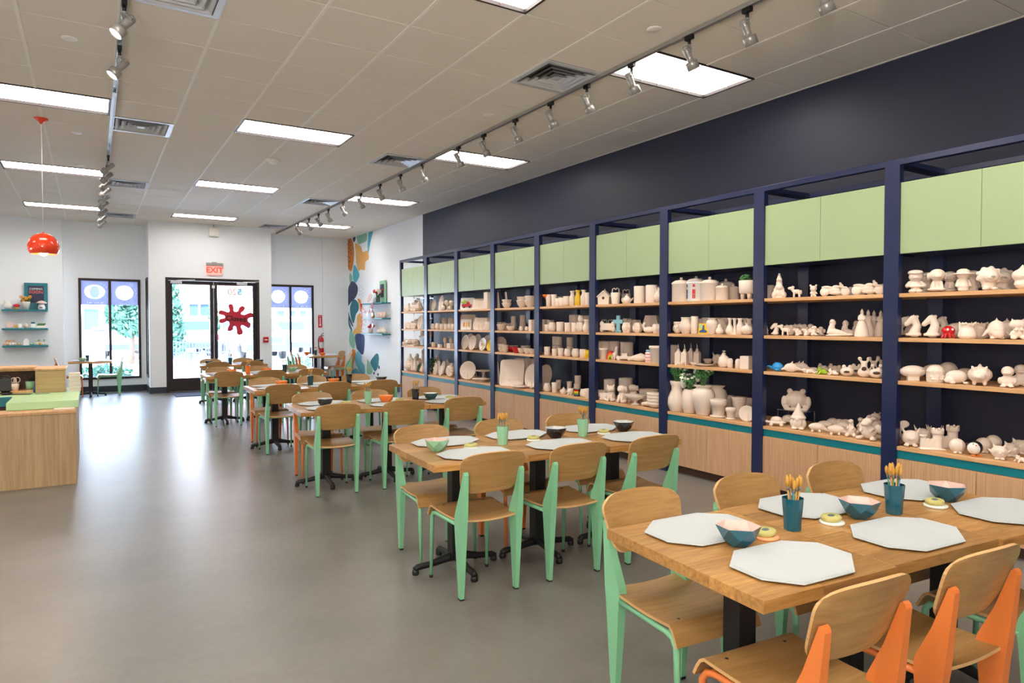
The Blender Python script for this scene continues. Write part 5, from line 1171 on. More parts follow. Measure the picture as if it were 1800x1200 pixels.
    if k == 'dolphin': return [E_(0, -.05, .45, .28, .58, .36), C_((0, -.5, .4), (0, -.8, .32), .14, .06), C_((0, .45, .38), (0, .85, .3), .16, .07), C_((0, .0, .75), (0, .12, .98), .11, .02), E_(.2, .95, .28, .2, .12, .06), E_(-.2, .95, .28, .2, .12, .06)]
    if k == 'lizard': return [E_(0, 0, .45, .5, .9, .4), E_(0, -1.0, .62, .4, .45, .34), C_((0, .8, .35), (.5, 1.6, .2), .28, .12)] + b2(lambda s: [C_((s * .4, -.5, .3), (s * .9, -.7, .12), .16, .12), C_((s * .4, .5, .3), (s * .9, .7, .12), .16, .12)])
    if k == 'frog': return [E_(0, .1, .38, .42, .5, .36), E_(0, -.35, .58, .36, .3, .26)] + b2(lambda s: [E_(s * .22, -.36, .84, .14, .14, .15), E_(s * .46, .3, .24, .2, .4, .22), C_((s * .3, -.3, .4), (s * .42, -.55, .08), .11, .1)])
    if k == 'frog_holder': return [E_(0, 0, .40, .56, .48, .40), E_(0, -.40, .42, .34, .14, .2)] + b2(lambda s: [E_(s * .24, -.05, .84, .18, .17, .18)])
    if k == 'tall_snail': return [E_(0, 0, .24, .30, .26, .24), C_((0, 0, .35), (0, 0, .66), .17, .14)] + b2(lambda s: [C_((s * .08, 0, .68), (s * .18, 0, .86), .06, .06), E_(s * .19, 0, .90, .10, .09, .10)])
    if k == 'short_snail': return [E_(0, 0, .35, .48, .42, .34), E_(.2, .1, .5, .3, .3, .28)] + b2(lambda s: [C_((s * .14, -.1, .55), (s * .24, -.12, .82), .07, .06), E_(s * .25, -.12, .88, .14, .13, .13)])
    if k == 'big_frog': return [E_(0, 0, .50, .48, .30, .40), B_(-.50, .50, -.18, .18, 0, .10)] + b2(lambda s: [E_(s * .28, 0, .87, .13, .12, .13), E_(s * .52, -.04, .38, .13, .14, .28), E_(s * .42, -.05, .12, .14, .16, .13)])
    if k == 'car_turtle': return [E_(0, 0, .60, .62, .46, .38), E_(0, 0, .38, .95, .5, .2), E_(-.95, 0, .42, .2, .2, .16)] + [E_(x, y, .18, .20, .14, .18) for x in (-.5, .5) for y in (-.42, .42)]
    if k == 'gnome': return [C_((0, 0, .46), (0, 0, .98), .23, .015), E_(0, 0, .20, .24, .2, .2), ('l', [(.27, .40), (.28, .44), (.23, .50)], 0, 0), E_(0, -.18, .25, .16, .1, .17), E_(0, -.26, .37, .05, .05, .045)] + b2(lambda s: [E_(s * .12, -.12, .04, .12, .15, .05), E_(s * .22, -.02, .22, .07, .09, .14)])
    if k == 'anteater': return [E_(0, 0, .58, .85, .42, .40), C_((.6, 0, .45), (1.35, 0, .12), .26, .09)] + [E_(x, y, .12, .14, .13, .13) for x in (-.45, .3) for y in (-.28, .28)]
    if k == 'shell_back': return [E_(0, 0, .45, .62, .5, .55), E_(-.55, -.1, .2, .2, .2, .16)]
    if k == 'dinosaur': return [E_(0, .05, .34, .22, .22, .27), C_((0, 0, .5), (0, -.02, .78), .14, .11), E_(0, -.09, .87, .14, .2, .12), C_((0, .2, .2), (0, .55, .06), .13, .05)] + b2(lambda s: [E_(s * .2, -.05, .10, .11, .2, .11), C_((s * .15, -.1, .55), (s * .12, -.27, .46), .05, .045)])
    if k == 'dragon_figure': return [E_(0, .05, .34, .32, .30, .32), E_(0, -.10, .78, .23, .22, .18), E_(0, -.32, .72, .18, .18, .12), C_((0, .25, .2), (.35, .5, .07), .15, .07)] + b2(lambda s: [E_(s * .30, -.2, .08, .13, .22, .09), E_(s * .34, .18, .50, .18, .05, .2), C_((s * .1, .05, .9), (s * .13, .12, .99), .05, .02), C_((s * .24, -.05, .5), (s * .2, -.3, .4), .07, .07)])
    if k == 'swan': return [E_(0, .15, .30, .42, .62, .30), C_((0, -.35, .35), (0, -.55, .65), .12, .10), C_((0, -.55, .65), (0, -.38, .90), .10, .10), C_((0, -.38, .90), (0, -.62, .78), .11, .05)]
    if k == 'truck': return [B_(-1.1, 1.1, -.42, .42, .22, .58), B_(-.35, .45, -.36, .36, .55, .98)] + [E_(x, y, .22, .24, .12, .22) for x in (-.7, .7) for y in (-.4, .4)]
    if k == 'banana_boat': return [E_(0, 0, .42, 1.0, .48, .42)] + [C_((-.8 + .1 * i, -.1 * i, .55), (.2 + .2 * i, .1, .9 - .08 * i), .12, .12) for i in range(4)] + [E_(-.95, 0, .3, .25, .3, .2)]
    if k == 'buddha_head': return [E_(0, .02, .46, .36, .36, .46), ('l', [(.30, .75), (.33, .96), (.28, 1.0)], 0, 0), C_((0, -.34, .52), (0, -.41, .36), .035, .06), E_(0, -.36, .22, .11, .05, .035)] + b2(lambda s: [E_(s * .37, .03, .42, .05, .08, .17), E_(s * .14, -.33, .55, .09, .05, .03), E_(s * .14, -.31, .62, .11, .05, .02)])
    if k == 'pineapple': return [E_(0, 0, .34, .28, .28, .34)] + [C_((.10 * math.cos(a), .10 * math.sin(a), .62), (.24 * math.cos(a), .24 * math.sin(a), .90 + .08 * (i % 2)), .07, .02) for i, a in enumerate([j * 1.05 for j in range(6)])] + [C_((0, 0, .6), (0, 0, .98), .1, .02)]
    if k == 'fir_tree': return [C_((0, 0, .18 + .17 * i), (0, 0, .40 + .15 * i), .34 - .065 * i, .06) for i in range(5)] + [('l', [(.16, 0), (.16, .06), (.08, .1), (.08, .2)], 0, 0)] + [E_((.32 - .06 * i) * math.cos(a + i), (.32 - .06 * i) * math.sin(a + i), .16 + .17 * i, .08, .08, .06) for i in range(4) for a in [j * 1.05 for j in range(6)]]
    if k == 'small_house': return [B_(-.4, .4, -.35, .35, 0, .55), C_((-.42, 0, .62), (.42, 0, .62), .30, .30), C_((0, 0, .66), (0, 0, .94), .10, .05), E_(-.3, -.3, .1, .2, .2, .14), E_(.32, -.3, .08, .16, .2, .12)]
    if k == 'ornament_pile':
        rn = random.Random(8); return [E_(rn.uniform(-2.2, 2.2), rn.uniform(-.5, .5), rn.uniform(.2, .72), rn.uniform(.16, .32), rn.uniform(.15, .3), rn.uniform(.14, .28)) for _ in range(60)] + [B_(-2.2, 2.2, -.5, .5, 0, .12)]
    if k == 'wreath': return [E_(.34 * math.cos(a) * (1 if i % 2 else .62), .1 * (i % 2), .5 + .34 * math.sin(a) * (1 if i % 2 else .62), .15, .15, .14) for i, a in enumerate([j * .393 for j in range(16)])] + [E_(.42 * math.cos(a), 0, .44 + .36 * math.sin(a), .12, .13, .12) for a in [j * .5 for j in range(12)]]
    if k == 'angel': return [C_((0, 0, .1), (0, 0, .66), .19, .09), E_(0, 0, .82, .12, .12, .14), E_(.15, .08, .5, .13, .05, .2), E_(-.15, .08, .5, .13, .05, .2), E_(0, 0, .05, .2, .2, .06)]
    if k == 'creature_pot': return [E_(0, 0, .42, .42, .38, .40), C_((.3, 0, .7), (.4, 0, .97), .07, .02), C_((-.3, 0, .7), (-.4, 0, .97), .07, .02), E_(.2, -.3, .08, .14, .16, .08), E_(-.2, -.3, .08, .14, .16, .08), E_(0, -.36, .42, .16, .1, .1)]
    if k == 'leaf_dish': return [E_(0, 0, .3, .95, .5, .2), E_(.6, .1, .6, .6, .4, .22), C_((-.8, 0, .2), (.3, 0, .5), .2, .1)]
    return None
# turned shapes
LAT = {
 'canister': [(.36, 0), (.37, .02), (.37, .70), (.39, .72), (.39, .76), (.34, .76)],
 'plain_canister': [(.33, 0), (.335, .01), (.335, .97), (.32, 1.0), (.30, .98), (.30, .03)],
 'tumbler': [(.20, 0), (.21, .01), (.25, .99), (.235, 1.0), (.20, .03)],
 'cylinder_vase': [(.19, 0), (.20, .01), (.205, .99), (.18, 1.0), (.18, .03)],
 'short_cup': [(.33, 0), (.35, .03), (.37, .98), (.34, 1.0), (.32, .04)],
 'round_cup': [(.28, 0), (.40, .18), (.44, .5), (.36, .92), (.37, 1.0), (.33, .98), (.36, .5), (.2, .08)],
 'bowl': [(.45, 0), (.48, .05), (.80, .45), (1.0, .95), (.98, 1.0), (.92, .92), (.6, .25), (.1, .12)],
 'deep_bowl': [(.36, 0), (.38, .06), (.66, .40), (.80, .94), (.83, 1.0), (.75, .94), (.5, .25), (.1, .12)],
 'wide_dish': [(1.6, 0), (2.2, .3), (2.8, .9), (2.78, 1.0), (2.6, .85), (1.6, .25), (.1, .2)],
 'urn_vase': [(.20, 0), (.22, .02), (.36, .50), (.385, .68), (.33, .84), (.22, .91), (.30, .97), (.31, 1.0), (.26, .99), (.18, .90)],
 'ribbed_vase': [(.22, 0), (.24, .02), (.31, .30), (.33, .60), (.28, .90), (.24, .97), (.25, 1.0), (.21, .98), (.22, .85)],
 'bulb_vase': [(.22, 0), (.24, .02), (.40, .30), (.42, .55), (.28, .82), (.30, .97), (.32, 1.0), (.27, .97), (.22, .85)],
 'bottle_vase': [(.16, 0), (.20, .05), (.25, .25), (.17, .48), (.09, .62), (.09, .86), (.15, .98), (.15, 1.0), (.11, .99), (.06, .88)],
 'bud_vase': [(.20, 0), (.21, .03), (.10, .14), (.085, .45), (.09, .85), (.15, .98), (.15, 1.0), (.10, .99)],
 'gourd_vase': [(.22, 0), (.36, .15), (.40, .36), (.28, .58), (.20, .70), (.22, .85), (.14, .98), (.12, 1.0), (.08, .98)],
 'flask_vase': [(.20, 0), (.42, .18), (.52, .42), (.38, .68), (.13, .80), (.13, .94), (.18, 1.0), (.12, .99)],
 'tall_bottle': [(.18, 0), (.205, .02), (.21, .55), (.14, .72), (.12, .86), (.17, .95), (.17, 1.0), (.12, .99)],
 'flower_pot': [(.30, 0), (.31, .02), (.38, .64), (.45, .66), (.46, .98), (.44, 1.0), (.40, .97), (.35, .6)],
 'flared_pot': [(.30, 0), (.32, .03), (.22, .14), (.25, .35), (.38, .96), (.40, 1.0), (.34, .96)],
 'soap_bottle': [(.20, 0), (.30, .1), (.33, .35), (.27, .60), (.10, .74), (.10, .80)],
 'shaker': [(.26, 0), (.28, .02), (.30, .72), (.24, .93), (.10, 1.0)],
 'goblet': [(.22, 0), (.20, .03), (.04, .07), (.04, .42), (.20, .55), (.27, .75), (.22, 1.0), (.19, .98), (.2, .7)],
 'flower_goblet': [(.20, 0), (.06, .04), (.06, .60)],
 'ball_ornament': [(.2, 0), (.42, .18), (.5, .48), (.42, .78), (.2, .96), (.05, 1.0)],
 'tall_cake_stand': [(.34, 0), (.36, .06), (.08, .12), (.08, .80), (.55, .86), (.92, .94), (.95, 1.0), (.9, .98), (.1, .92)],
 'cake_stand': [(.9, 0), (1.0, .15), (.5, .3), (.45, .55), (2.4, .72), (2.75, .95), (2.7, 1.0), (.1, .85)],
 'jug': [(.22, 0), (.24, .02), (.32, .25), (.30, .45), (.18, .72), (.19, .86), (.24, .98), (.20, 1.0), (.15, .86)],
 'jar': [(.36, 0), (.38, .02), (.40, .80), (.46, .84), (.46, 1.0), (.40, 1.0), (.38, .85)],
 'teapot': [(.28, 0), (.32, .04), (.45, .28), (.42, .50), (.24, .66), (.24, .70), (.12, .80), (.06, .85), (.08, .92), (.03, 1.0)],
 'mug': [(.38, 0), (.40, .03), (.42, .97), (.40, 1.0), (.37, .97), (.36, .05)],
 'tall_mug': [(.26, 0), (.28, .02), (.25, .4), (.31, .98), (.29, 1.0), (.26, .95), (.22, .4)],
 'round_mug': [(.30, 0), (.42, .15), (.48, .45), (.40, .80), (.36, .92), (.38, 1.0), (.34, .98), (.3, .8)],
}
def handle(q, r, z0, z1, out=.22, th=.045): q.tube([(r * .93, 0, z1), (r + out * .8, 0, z1 + .02), (r + out, 0, (z0 + z1) / 2 + .05), (r + out * .7, 0, z0), (r * .93, 0, z0 - .02)], th, 8); return q
PK = {}
def oval_plate(rx, rz, dip=.05):
    """plate standing on edge, leaning back; face towards -Y"""
    q = MB(); n = 28; prof = [(0.0, .02), (.55, .02), (.66, .00), (.97, -dip), (1.0, -dip), (1.0, -dip + .025), (.95, -dip + .03), (.66, .035), (.0, .05)]
    vs = []; fs = []
    for i, (r, d) in enumerate(prof):
        for k in range(n):
            a = 2 * math.pi * k / n; vs.append((rx * max(r, .01) * math.cos(a), d, rz + rz * max(r, .01) * math.sin(a)))
    for i in range(len(prof) - 1):
        for k in range(n): a = i * n + k; c = i * n + (k + 1) % n; fs.append((a, c, c + n, a + n))
    lean = Matrix.Rotation(R(-12), 4, 'X'); q.add(vs, fs, True, lean); return q
def square_plate(w, h, round_=.25):
    q = MB(); o = []
    for cx, cz, a0 in ((w - round_ * w, h - round_ * h, 0), (-w + round_ * w, h - round_ * h, 90), (-w + round_ * w, -h + round_ * h, 180), (w - round_ * w, -h + round_ * h, 270)):
        for k in range(5): a = R(a0 + k * 22.5); o.append((cx + round_ * w * math.cos(a), cz + round_ * h * math.sin(a)))
    n = len(o); prof = [(.60, .02), (.68, .005), (1.0, -.05), (1.0, -.025), (.66, .035), (.5, .05)]
    vs = [(x * f, d, h + z * f) for f, d in prof for x, z in o]; fs = []
    for i in range(len(prof) - 1):
        for k in range(n): a = i * n + k; c = i * n + (k + 1) % n; fs.append((a, c, c + n, a + n))
    fs.append(tuple(range(n - 1, -1, -1))); fs.append(tuple((len(prof) - 1) * n + k for k in range(n)))
    return q.add(vs, fs, False, Matrix.Rotation(R(-12), 4, 'X'))
def easel(h=.30, w=.22):
    q = MB()
    for s in (-1, 1): q.box(s * w - .018, s * w + .018, -.16, .20, 0, .035); q.box(s * w - .018, s * w + .018, -.16, -.125, .03, h)
    q.box(-w, w, .05, .09, .0, .03); return q
def build(kind):
    """-> list of (part name, mesh, material or None for the item's own)"""
    if kind in PK: return PK[kind]
    out = None
    sp = spec_of(kind)
    if sp:
        big = kind in ('lion_figure', 'cat', 'dog', 'horse_bust', 'princess', 'gnome', 'dragon_figure', 'big_frog', 'castle', 'cap_figure', 'hat_figure', 'puppy_figure', 'motorcycle', 'mermaid', 'buddha_head')
        v = .04 if kind in ('lizard', 'ornament_pile', 'banana_boat', 'truck', 'anteater', 'leaf_dish') else (.024 if big else .034)
        out = [(kind, sculpt(kind, sp, v, 2), None)]
        eye = lambda pts, r=.03: MB_e(pts, r)
        if kind == 'octopus': out += [('eyes', MB().ell((-.17, -.40, .72), (.09, .06, .10), 10, 6).ell((.17, -.40, .72), (.09, .06, .10), 10, 6).mesh('eyes'), 'ceramic_white')]
        if kind == 'lion_figure': out += [('nose', MB().ell((0, -.50, .55), (.07, .04, .05), 10, 6).mesh('nose'), 'bisque_grey')]
        if kind in ('frog_holder', 'short_snail', 'tall_snail'): 
            zz = {'frog_holder': .40, 'short_snail': .38, 'tall_snail': .42}[kind]; yy = {'frog_holder': -.50, 'short_snail': -.40, 'tall_snail': -.20}[kind]
            out += [('mouth', MB().ell((0, yy, zz), (.24 if kind != 'tall_snail' else .11, .07, .11), 12, 8).mesh('mouth'), 'brown_dark')]
        if kind == 'round_bird': pass
    elif kind in LAT:
        n = 10 if kind == 'faceted' else 22
        prof = LAT[kind]; q = MB().lathe(prof, n)
        if kind == 'mug': handle(q, .41, .28, .74)
        if kind == 'tall_mug': handle(q, .27, .30, .70, .16)
        if kind == 'round_mug': handle(q, .44, .30, .68, .2)
        if kind == 'teapot':
            handle(q, .42, .2, .52, .18, .035); q.tube([(-.38, 0, .25), (-.55, 0, .38), (-.64, 0, .58)], [.08, .06, .04], 8)
        if kind == 'jug': handle(q, .24, .32, .84, .20, .03); q.tube([(-.17, 0, .9), (-.27, 0, 1.0)], [.08, .03], 8)
        out = [(kind, q.mesh(kind), None)]
        if kind == 'canister': out += [('lid', MB().lathe([(.36, .76), (.37, .79), (.24, .86), (.05, .89), (.05, .90)], 22).ell((0, 0, .945), (.065, .065, .06), 12, 8).mesh('lid'), None)]
        if kind == 'flower_pot': out += [('saucer', MB().lathe([(.36, 0), (.44, .03), (.46, .10), (.40, .10)], 22).mesh('saucer'), None)]
        if kind == 'soap_bottle': out += [('pump', MB().lathe([(.11, .80), (.11, .85), (.04, .86), (.04, .93), (.09, .94), (.09, .985), (.03, 1.0)], 12).tube([(0, 0, .965), (-.16, 0, .955)], .03, 8).mesh('pump'), None)]
        if kind == 'flower_goblet': out = [('stem', q.mesh('stem'), 'green_glaze'), ('bloom', MB().lathe([(.08, .55), (.2, .68), (.42, .92), (.40, 1.0), (.1, .75)], 10).mesh('bloom'), 'orange_glaze')]
    elif kind == 'oil_bottle':
        q = MB().box(-.14, .14, -.14, .14, 0, .55).lathe([(.195, .548), (.07, .68), (.07, .76)], 4, False, ph=R(45))
        out = [(kind, q.mesh(kind), None), ('spout', MB().tube([(0, 0, .72), (0, 0, .86), (-.05, 0, 1.0)], [.05, .03, .015], 8).mesh('spout'), 'ferrule')]
    elif kind == 'box_vase': out = [(kind, MB().bbox(-.22, .22, -.22, .22, 0, 1, .02).mesh(kind), None)]
    elif kind == 'wide_box': out = [(kind, MB().bbox(-.75, .75, -.4, .4, 0, 1, .04).mesh(kind), None)]
    elif kind == 'tissue_box': out = [(kind, MB().bbox(-.36, .36, -.36, .36, 0, 1, .03).mesh(kind), None)]
    elif kind == 'painted_tile':
        out = [(kind, MB().bbox(-.5, .5, -.04, .04, 0, 1, .02, mtx=Matrix.Rotation(R(-10), 4, 'X')).mesh(kind), 'yellow_glaze'), ('picture', MB().prism([(-.38, .12), (.38, .12), (.38, .3), (.12, .42), (.06, .85), (-.06, .85), (-.12, .42), (-.38, .3)], -.055, -.045, 'y', mtx=Matrix.Rotation(R(-10), 4, 'X')).mesh('picture'), 'mur_indigo'), ('sky_patch', MB().prism([(-.42, .55), (-.16, .5), (-.12, .9), (-.42, .9)], -.052, -.042, 'y', mtx=Matrix.Rotation(R(-10), 4, 'X')).mesh('sky_patch'), 'mur_mint')]
    elif kind == 'birdhouse':
        q = MB().prism([(-.36, 0), (.36, 0), (.40, .56), (0, .88), (-.40, .56)], -.3, .3, 'y').tube([(-.06, 0, .86), (0, 0, .99), (.06, 0, .86)], .03, 6)
        out = [(kind, q.mesh(kind), None), ('roof', MB().prism([(-.46, .50), (-.42, .48), (0, .82), (.42, .48), (.46, .50), (0, .90)], -.36, .36, 'y').mesh('roof'), None), ('entrance_hole', MB().lathe([(.09, 0), (.09, .01)], 16, mtx=Matrix.Translation((0, -.3, .42)) @ Matrix.Rotation(R(90), 4, 'X')).mesh('entrance_hole'), 'brown_dark')]
    elif kind == 'heart_pail':
        q = MB().lathe([(.22, 0), (.23, .02), (.30, .70), (.27, .70), (.20, .05)], 18).tube([(-.22, 0, .66), (-.20, 0, .92), (-.08, 0, .97), (0, 0, .88), (.08, 0, .97), (.20, 0, .92), (.22, 0, .66)], .035, 6)
        out = [(kind, q.mesh(kind), None)]
    elif kind == 'cross_plaque': out = [(kind, MB().bbox(-.12, .12, -.05, .05, 0, 1, .02).bbox(-.34, .34, -.055, .055, .52, .76, .02).bbox(-.2, .2, -.05, .05, .0, .14, .02).mesh(kind), 'sky_blue')]
    elif kind == 'geo_pot': out = [(kind, MB().lathe([(.36, 0), (.5, .30), (.54, .55), (.40, 1.0), (.36, .98), (.3, .5)], 7, False).mesh(kind), None)]
    elif kind == 'geo_ball': out = [(kind, MB().lathe([(.26, 0), (.52, .32), (.52, .66), (.30, 1.0), (.26, .98), (.4, .6)], 6, False).mesh(kind), None)]
    elif kind == 'bone_plaque': out = [(kind, MB().bbox(-.65, .65, -.14, .14, .18, .80, .05).ell((-.65, 0, .30), (.24, .15, .28), 12, 8).ell((.65, 0, .30), (.24, .15, .28), 12, 8).ell((-.65, 0, .72), (.24, .15, .27), 12, 8).ell((.65, 0, .72), (.24, .15, .27), 12, 8).mesh(kind), None)]
    elif kind == 'rainbow':
        out = [(kind, MB().prism([(.5 * math.cos(R(a)), .02 + .9 * math.sin(R(a))) for a in range(0, 181, 12)] + [(.38 * math.cos(R(a)), .02 + .7 * math.sin(R(a))) for a in range(180, -1, -12)], -.12, .12, 'y').mesh(kind), 'red'), ('middle_band', MB().prism([(.38 * math.cos(R(a)), .02 + .7 * math.sin(R(a))) for a in range(0, 181, 12)] + [(.26 * math.cos(R(a)), .02 + .5 * math.sin(R(a))) for a in range(180, -1, -12)], -.12, .12, 'y').mesh('middle_band'), 'orange_glaze'), ('inner_band', MB().prism([(.26 * math.cos(R(a)), .02 + .5 * math.sin(R(a))) for a in range(0, 181, 12)] + [(.14 * math.cos(R(a)), .02 + .3 * math.sin(R(a))) for a in range(180, -1, -12)], -.12, .12, 'y').mesh('inner_band'), 'green_glaze')]
    elif kind == 'rainbow_box':
        out = [(kind, MB().bbox(-.4, .4, -.4, .4, 0, 1, .03).mesh(kind), 'black_glaze')] + [('stripe', MB().box(-.36, .36, -.415, -.402, .08 + i * .21, .26 + i * .21).mesh('stripe'), m) for i, m in enumerate(('mur_indigo', 'green_glaze', 'yellow_glaze', 'red_glaze'))]
    elif kind == 'striped_jar':
        out = [(kind, MB().lathe([(.34, 0), (.38, .04), (.38, .78), (.28, .84)], 20).mesh(kind), 'ceramic_white')] + [('band', MB().lathe([(.385, z), (.39, z + .02), (.39, z + .13), (.385, z + .15)], 20, cap0=False, cap1=False).mesh('band'), 'pink_glaze2') for z in (.08, .33, .58)] + [('lid', MB().lathe([(.33, .84), (.33, .95), (.3, 1.0)], 20).mesh('lid'), 'sky_blue')]
    elif kind == 'footed_bowl': out = [(kind, MB().lathe([(.45, 0), (.42, .08), (.16, .22), (.16, .42), (.9, .72), (1.12, 1.0), (1.05, 1.0), (.8, .8), (.1, .5)], 22).mesh(kind), None)]
    elif kind == 'nested_bowls':
        q = MB()
        for i in range(4): q.lathe([(.30, .02 + i * .2), (.52, .22 + i * .2), (.55, .36 + i * .2), (.50, .36 + i * .2), (.1, .1 + i * .2)], 20)
        out = [(kind, q.mesh(kind), None)]
    elif kind == 'leg_planter':
        q = MB().lathe([(.36, .30), (.42, .36), (.44, .98), (.42, 1.0), (.38, .95), (.36, .5)], 22)
        for a in range(3): q.lathe([(.08, 0), (.11, .32)], 12, mtx=Matrix.Translation((.24 * math.cos(a * 2.09), .24 * math.sin(a * 2.09), 0)))
        lf = MB(); rn = random.Random(3)
        for k in range(40): lf.ell((rn.uniform(-.35, .05), rn.uniform(-.2, .2), rn.uniform(1.02, 1.28)), (.07, .07, .05), 6, 4)
        sp_ = MB()
        for k in range(16): a = k * .39; sp_.tube([(.2, 0, 1.0), (.2 + .28 * math.cos(a), .2 * math.sin(a), 1.25 + .1 * (k % 2))], [.03, .005], 5)
        out = [(kind, q.mesh(kind), None), ('green_succulent', lf.mesh('green_succulent'), 'leaf'), ('spiky_succulent', sp_.mesh('spiky_succulent'), 'brown_dark')]
    elif kind in ('oval_plate', 'round_plate', 'plaque', 'divided_oval', 'truck_plate', 'big_square_plate', 'small_square_plate', 'painted_square_plate', 'painted_oval', 'rect_plate', 'edge_plate', 'tall_plaque'):
        if kind == 'oval_plate': out = [(kind, oval_plate(.46, .5).mesh(kind), None)]
        elif kind == 'round_plate': out = [(kind, oval_plate(.5, .5).mesh(kind), None)]
        elif kind == 'plaque': out = [(kind, oval_plate(.36, .5).mesh(kind), None)]
        elif kind == 'tall_plaque': out = [(kind, MB().prism([(-.2, 0), (.2, 0), (.30, .5), (.22, .85), (0, 1.0), (-.22, .85), (-.30, .5)], -.03, .03, 'y', mtx=Matrix.Rotation(R(-10), 4, 'X')).mesh(kind), None)]
        elif kind == 'divided_oval': out = [(kind, oval_plate(.34, .5).mesh(kind), None), ('divider', MB().box(-.28, .28, -.09, -.04, .46, .54, mtx=Matrix.Rotation(R(-12), 4, 'X')).mesh('divider'), None)]
        elif kind == 'painted_oval':
            out = [(kind, oval_plate(.46, .5).mesh(kind), 'ceramic_white')]; rn = random.Random(2)
            for m in ('yellow_glaze', 'bisque_grey', 'orange_glaze'):
                q = MB()
                for k in range(5): a = rn.uniform(0, 6.28); r_ = rn.uniform(.1, .9); q.ell((.3 * r_ * math.cos(a), -.045, .5 + .42 * r_ * math.sin(a)), (.05, .02, .05), 8, 5, None)
                qq = MB(); qq.add(q.v, q.f, False, Matrix.Rotation(R(-12), 4, 'X')); out.append(('painted_leaf', qq.mesh('painted_leaf'), m))
        elif kind == 'big_square_plate': out = [(kind, square_plate(.47, .5).mesh(kind), None)]
        elif kind == 'small_square_plate': out = [(kind, square_plate(.55, .5, .2).mesh(kind), None)]
        elif kind == 'painted_square_plate': out = [(kind, square_plate(.55, .5, .2).mesh(kind), 'ceramic_white')] + [('painted_crayon', MB().box(x - .05, x + .05, -.062, -.02, .32, .70, mtx=Matrix.Rotation(R(-12), 4, 'X')).mesh('painted_crayon'), m) for x, m in ((-.25, 'orange_glaze'), (0, 'yellow_glaze'), (.25, 'petal_yellow'))]
        elif kind == 'truck_plate':
            rt = Matrix.Rotation(R(-12), 4, 'X'); out = [(kind, square_plate(.62, .5, .12).mesh(kind), 'ceramic_white'),
                ('painted_truck', MB().prism([(-.48, .22), (.40, .22), (.42, .42), (.25, .46), (.15, .66), (-.05, .66), (-.08, .46), (-.5, .44)], -.062, -.03, 'y', mtx=rt).mesh('painted_truck'), 'red'),
                ('painted_tree', MB().ell((-.30, -.05, .60), (.22, .02, .10), 10, 6).ell((-.1, -.05, .72), (.2, .02, .07), 10, 6).mesh('painted_tree'), 'green_glaze'), ('painted_wheel', MB().lathe([(.09, 0), (.09, .02)], 12, mtx=rt @ Matrix.Translation((-.28, -.045, .22)) @ Matrix.Rotation(R(90), 4, 'X')).lathe([(.09, 0), (.09, .02)], 12, mtx=rt @ Matrix.Translation((.24, -.045, .22)) @ Matrix.Rotation(R(90), 4, 'X')).mesh('painted_wheel'), 'black')]
        elif kind == 'rect_plate': out = [(kind, square_plate(.62, .5, .06).mesh(kind), None)]
        elif kind == 'edge_plate': out = [(kind, MB().bbox(-.38, .38, -.035, .035, 0, 1, .03, mtx=Matrix.Rotation(R(-6), 4, 'X')).mesh(kind), None)]
    elif kind == 'glass_shelf': out = [(kind, MB().bbox(-1, 1, -.25, .25, .92, 1.0, .004).mesh(kind), 'acrylic'), ('support', MB().box(-.96, -.93, -.2, .2, 0, .92).box(.93, .96, -.2, .2, 0, .92).mesh('support'), 'acrylic')]
    elif kind == 'easel': out = [(kind, easel(1.0, .55).mesh(kind), 'oak_shelf')]
    elif kind == 'riser': out = [(kind, MB().bbox(-1.0, 1.0, -.6, .6, .97, 1.0, .004).box(-.98, -.95, -.55, -.52, 0, .97).box(.95, .98, -.55, -.52, 0, .97).box(-.98, -.95, .52, .55, 0, .97).box(.95, .98, .52, .55, 0, .97).mesh(kind), 'acrylic')]
    elif kind == 'flat_plate': out = [(kind, MB().lathe([(2.0, 0), (3.0, .3), (4.4, .9), (4.4, 1.0), (2.8, .5), (.1, .4)], 28).mesh(kind), None)]
    elif kind == 'penguin':
        out = [('penguin', MB().ell((0, .04, .52), (.46, .42, .46), 20, 14).mesh('penguin'), 'black_glaze'), ('white_front', MB().ell((-.06, -.05, .50), (.40, .38, .42), 20, 14).mesh('white_front'), 'ceramic_white'), ('feet', MB().ell((-.18, -.28, .05), (.15, .18, .05), 10, 6).ell((.18, -.28, .05), (.15, .18, .05), 10, 6).mesh('feet'), 'orange_glaze'), ('beak', MB().ell((-.06, -.44, .74), (.06, .05, .04), 10, 6).mesh('beak'), 'orange_glaze'), ('eyes', MB().ell((-.2, -.38, .80), (.035, .03, .035), 8, 6).ell((.1, -.38, .80), (.035, .03, .035), 8, 6).mesh('eyes'), 'black_glaze')]
    elif kind == 'green_sprig':
        q = MB(); rn = random.Random(6)
        q.tube([(0, 0, 0), (.02, 0, .9)], [.06, .02], 6)
        for k in range(50): z = rn.uniform(.1, 1); w = .34 * (1 - .6 * z); q.ell((rn.uniform(-w, w), rn.uniform(-w, w), z), (.09, .07, .05), 6, 4)
        out = [(kind, q.mesh(kind), 'leaf_dark')]
    elif kind == 'nutcracker_canister':
        out = [(kind, MB().lathe(LAT['canister'], 22).mesh(kind), 'ceramic_white'), ('lid', MB().lathe([(.38, .76), (.39, .79), (.26, .88), (.05, .92)], 22).ell((0, 0, .96), (.06, .06, .045), 12, 8).mesh('lid'), 'bisque_grey')]
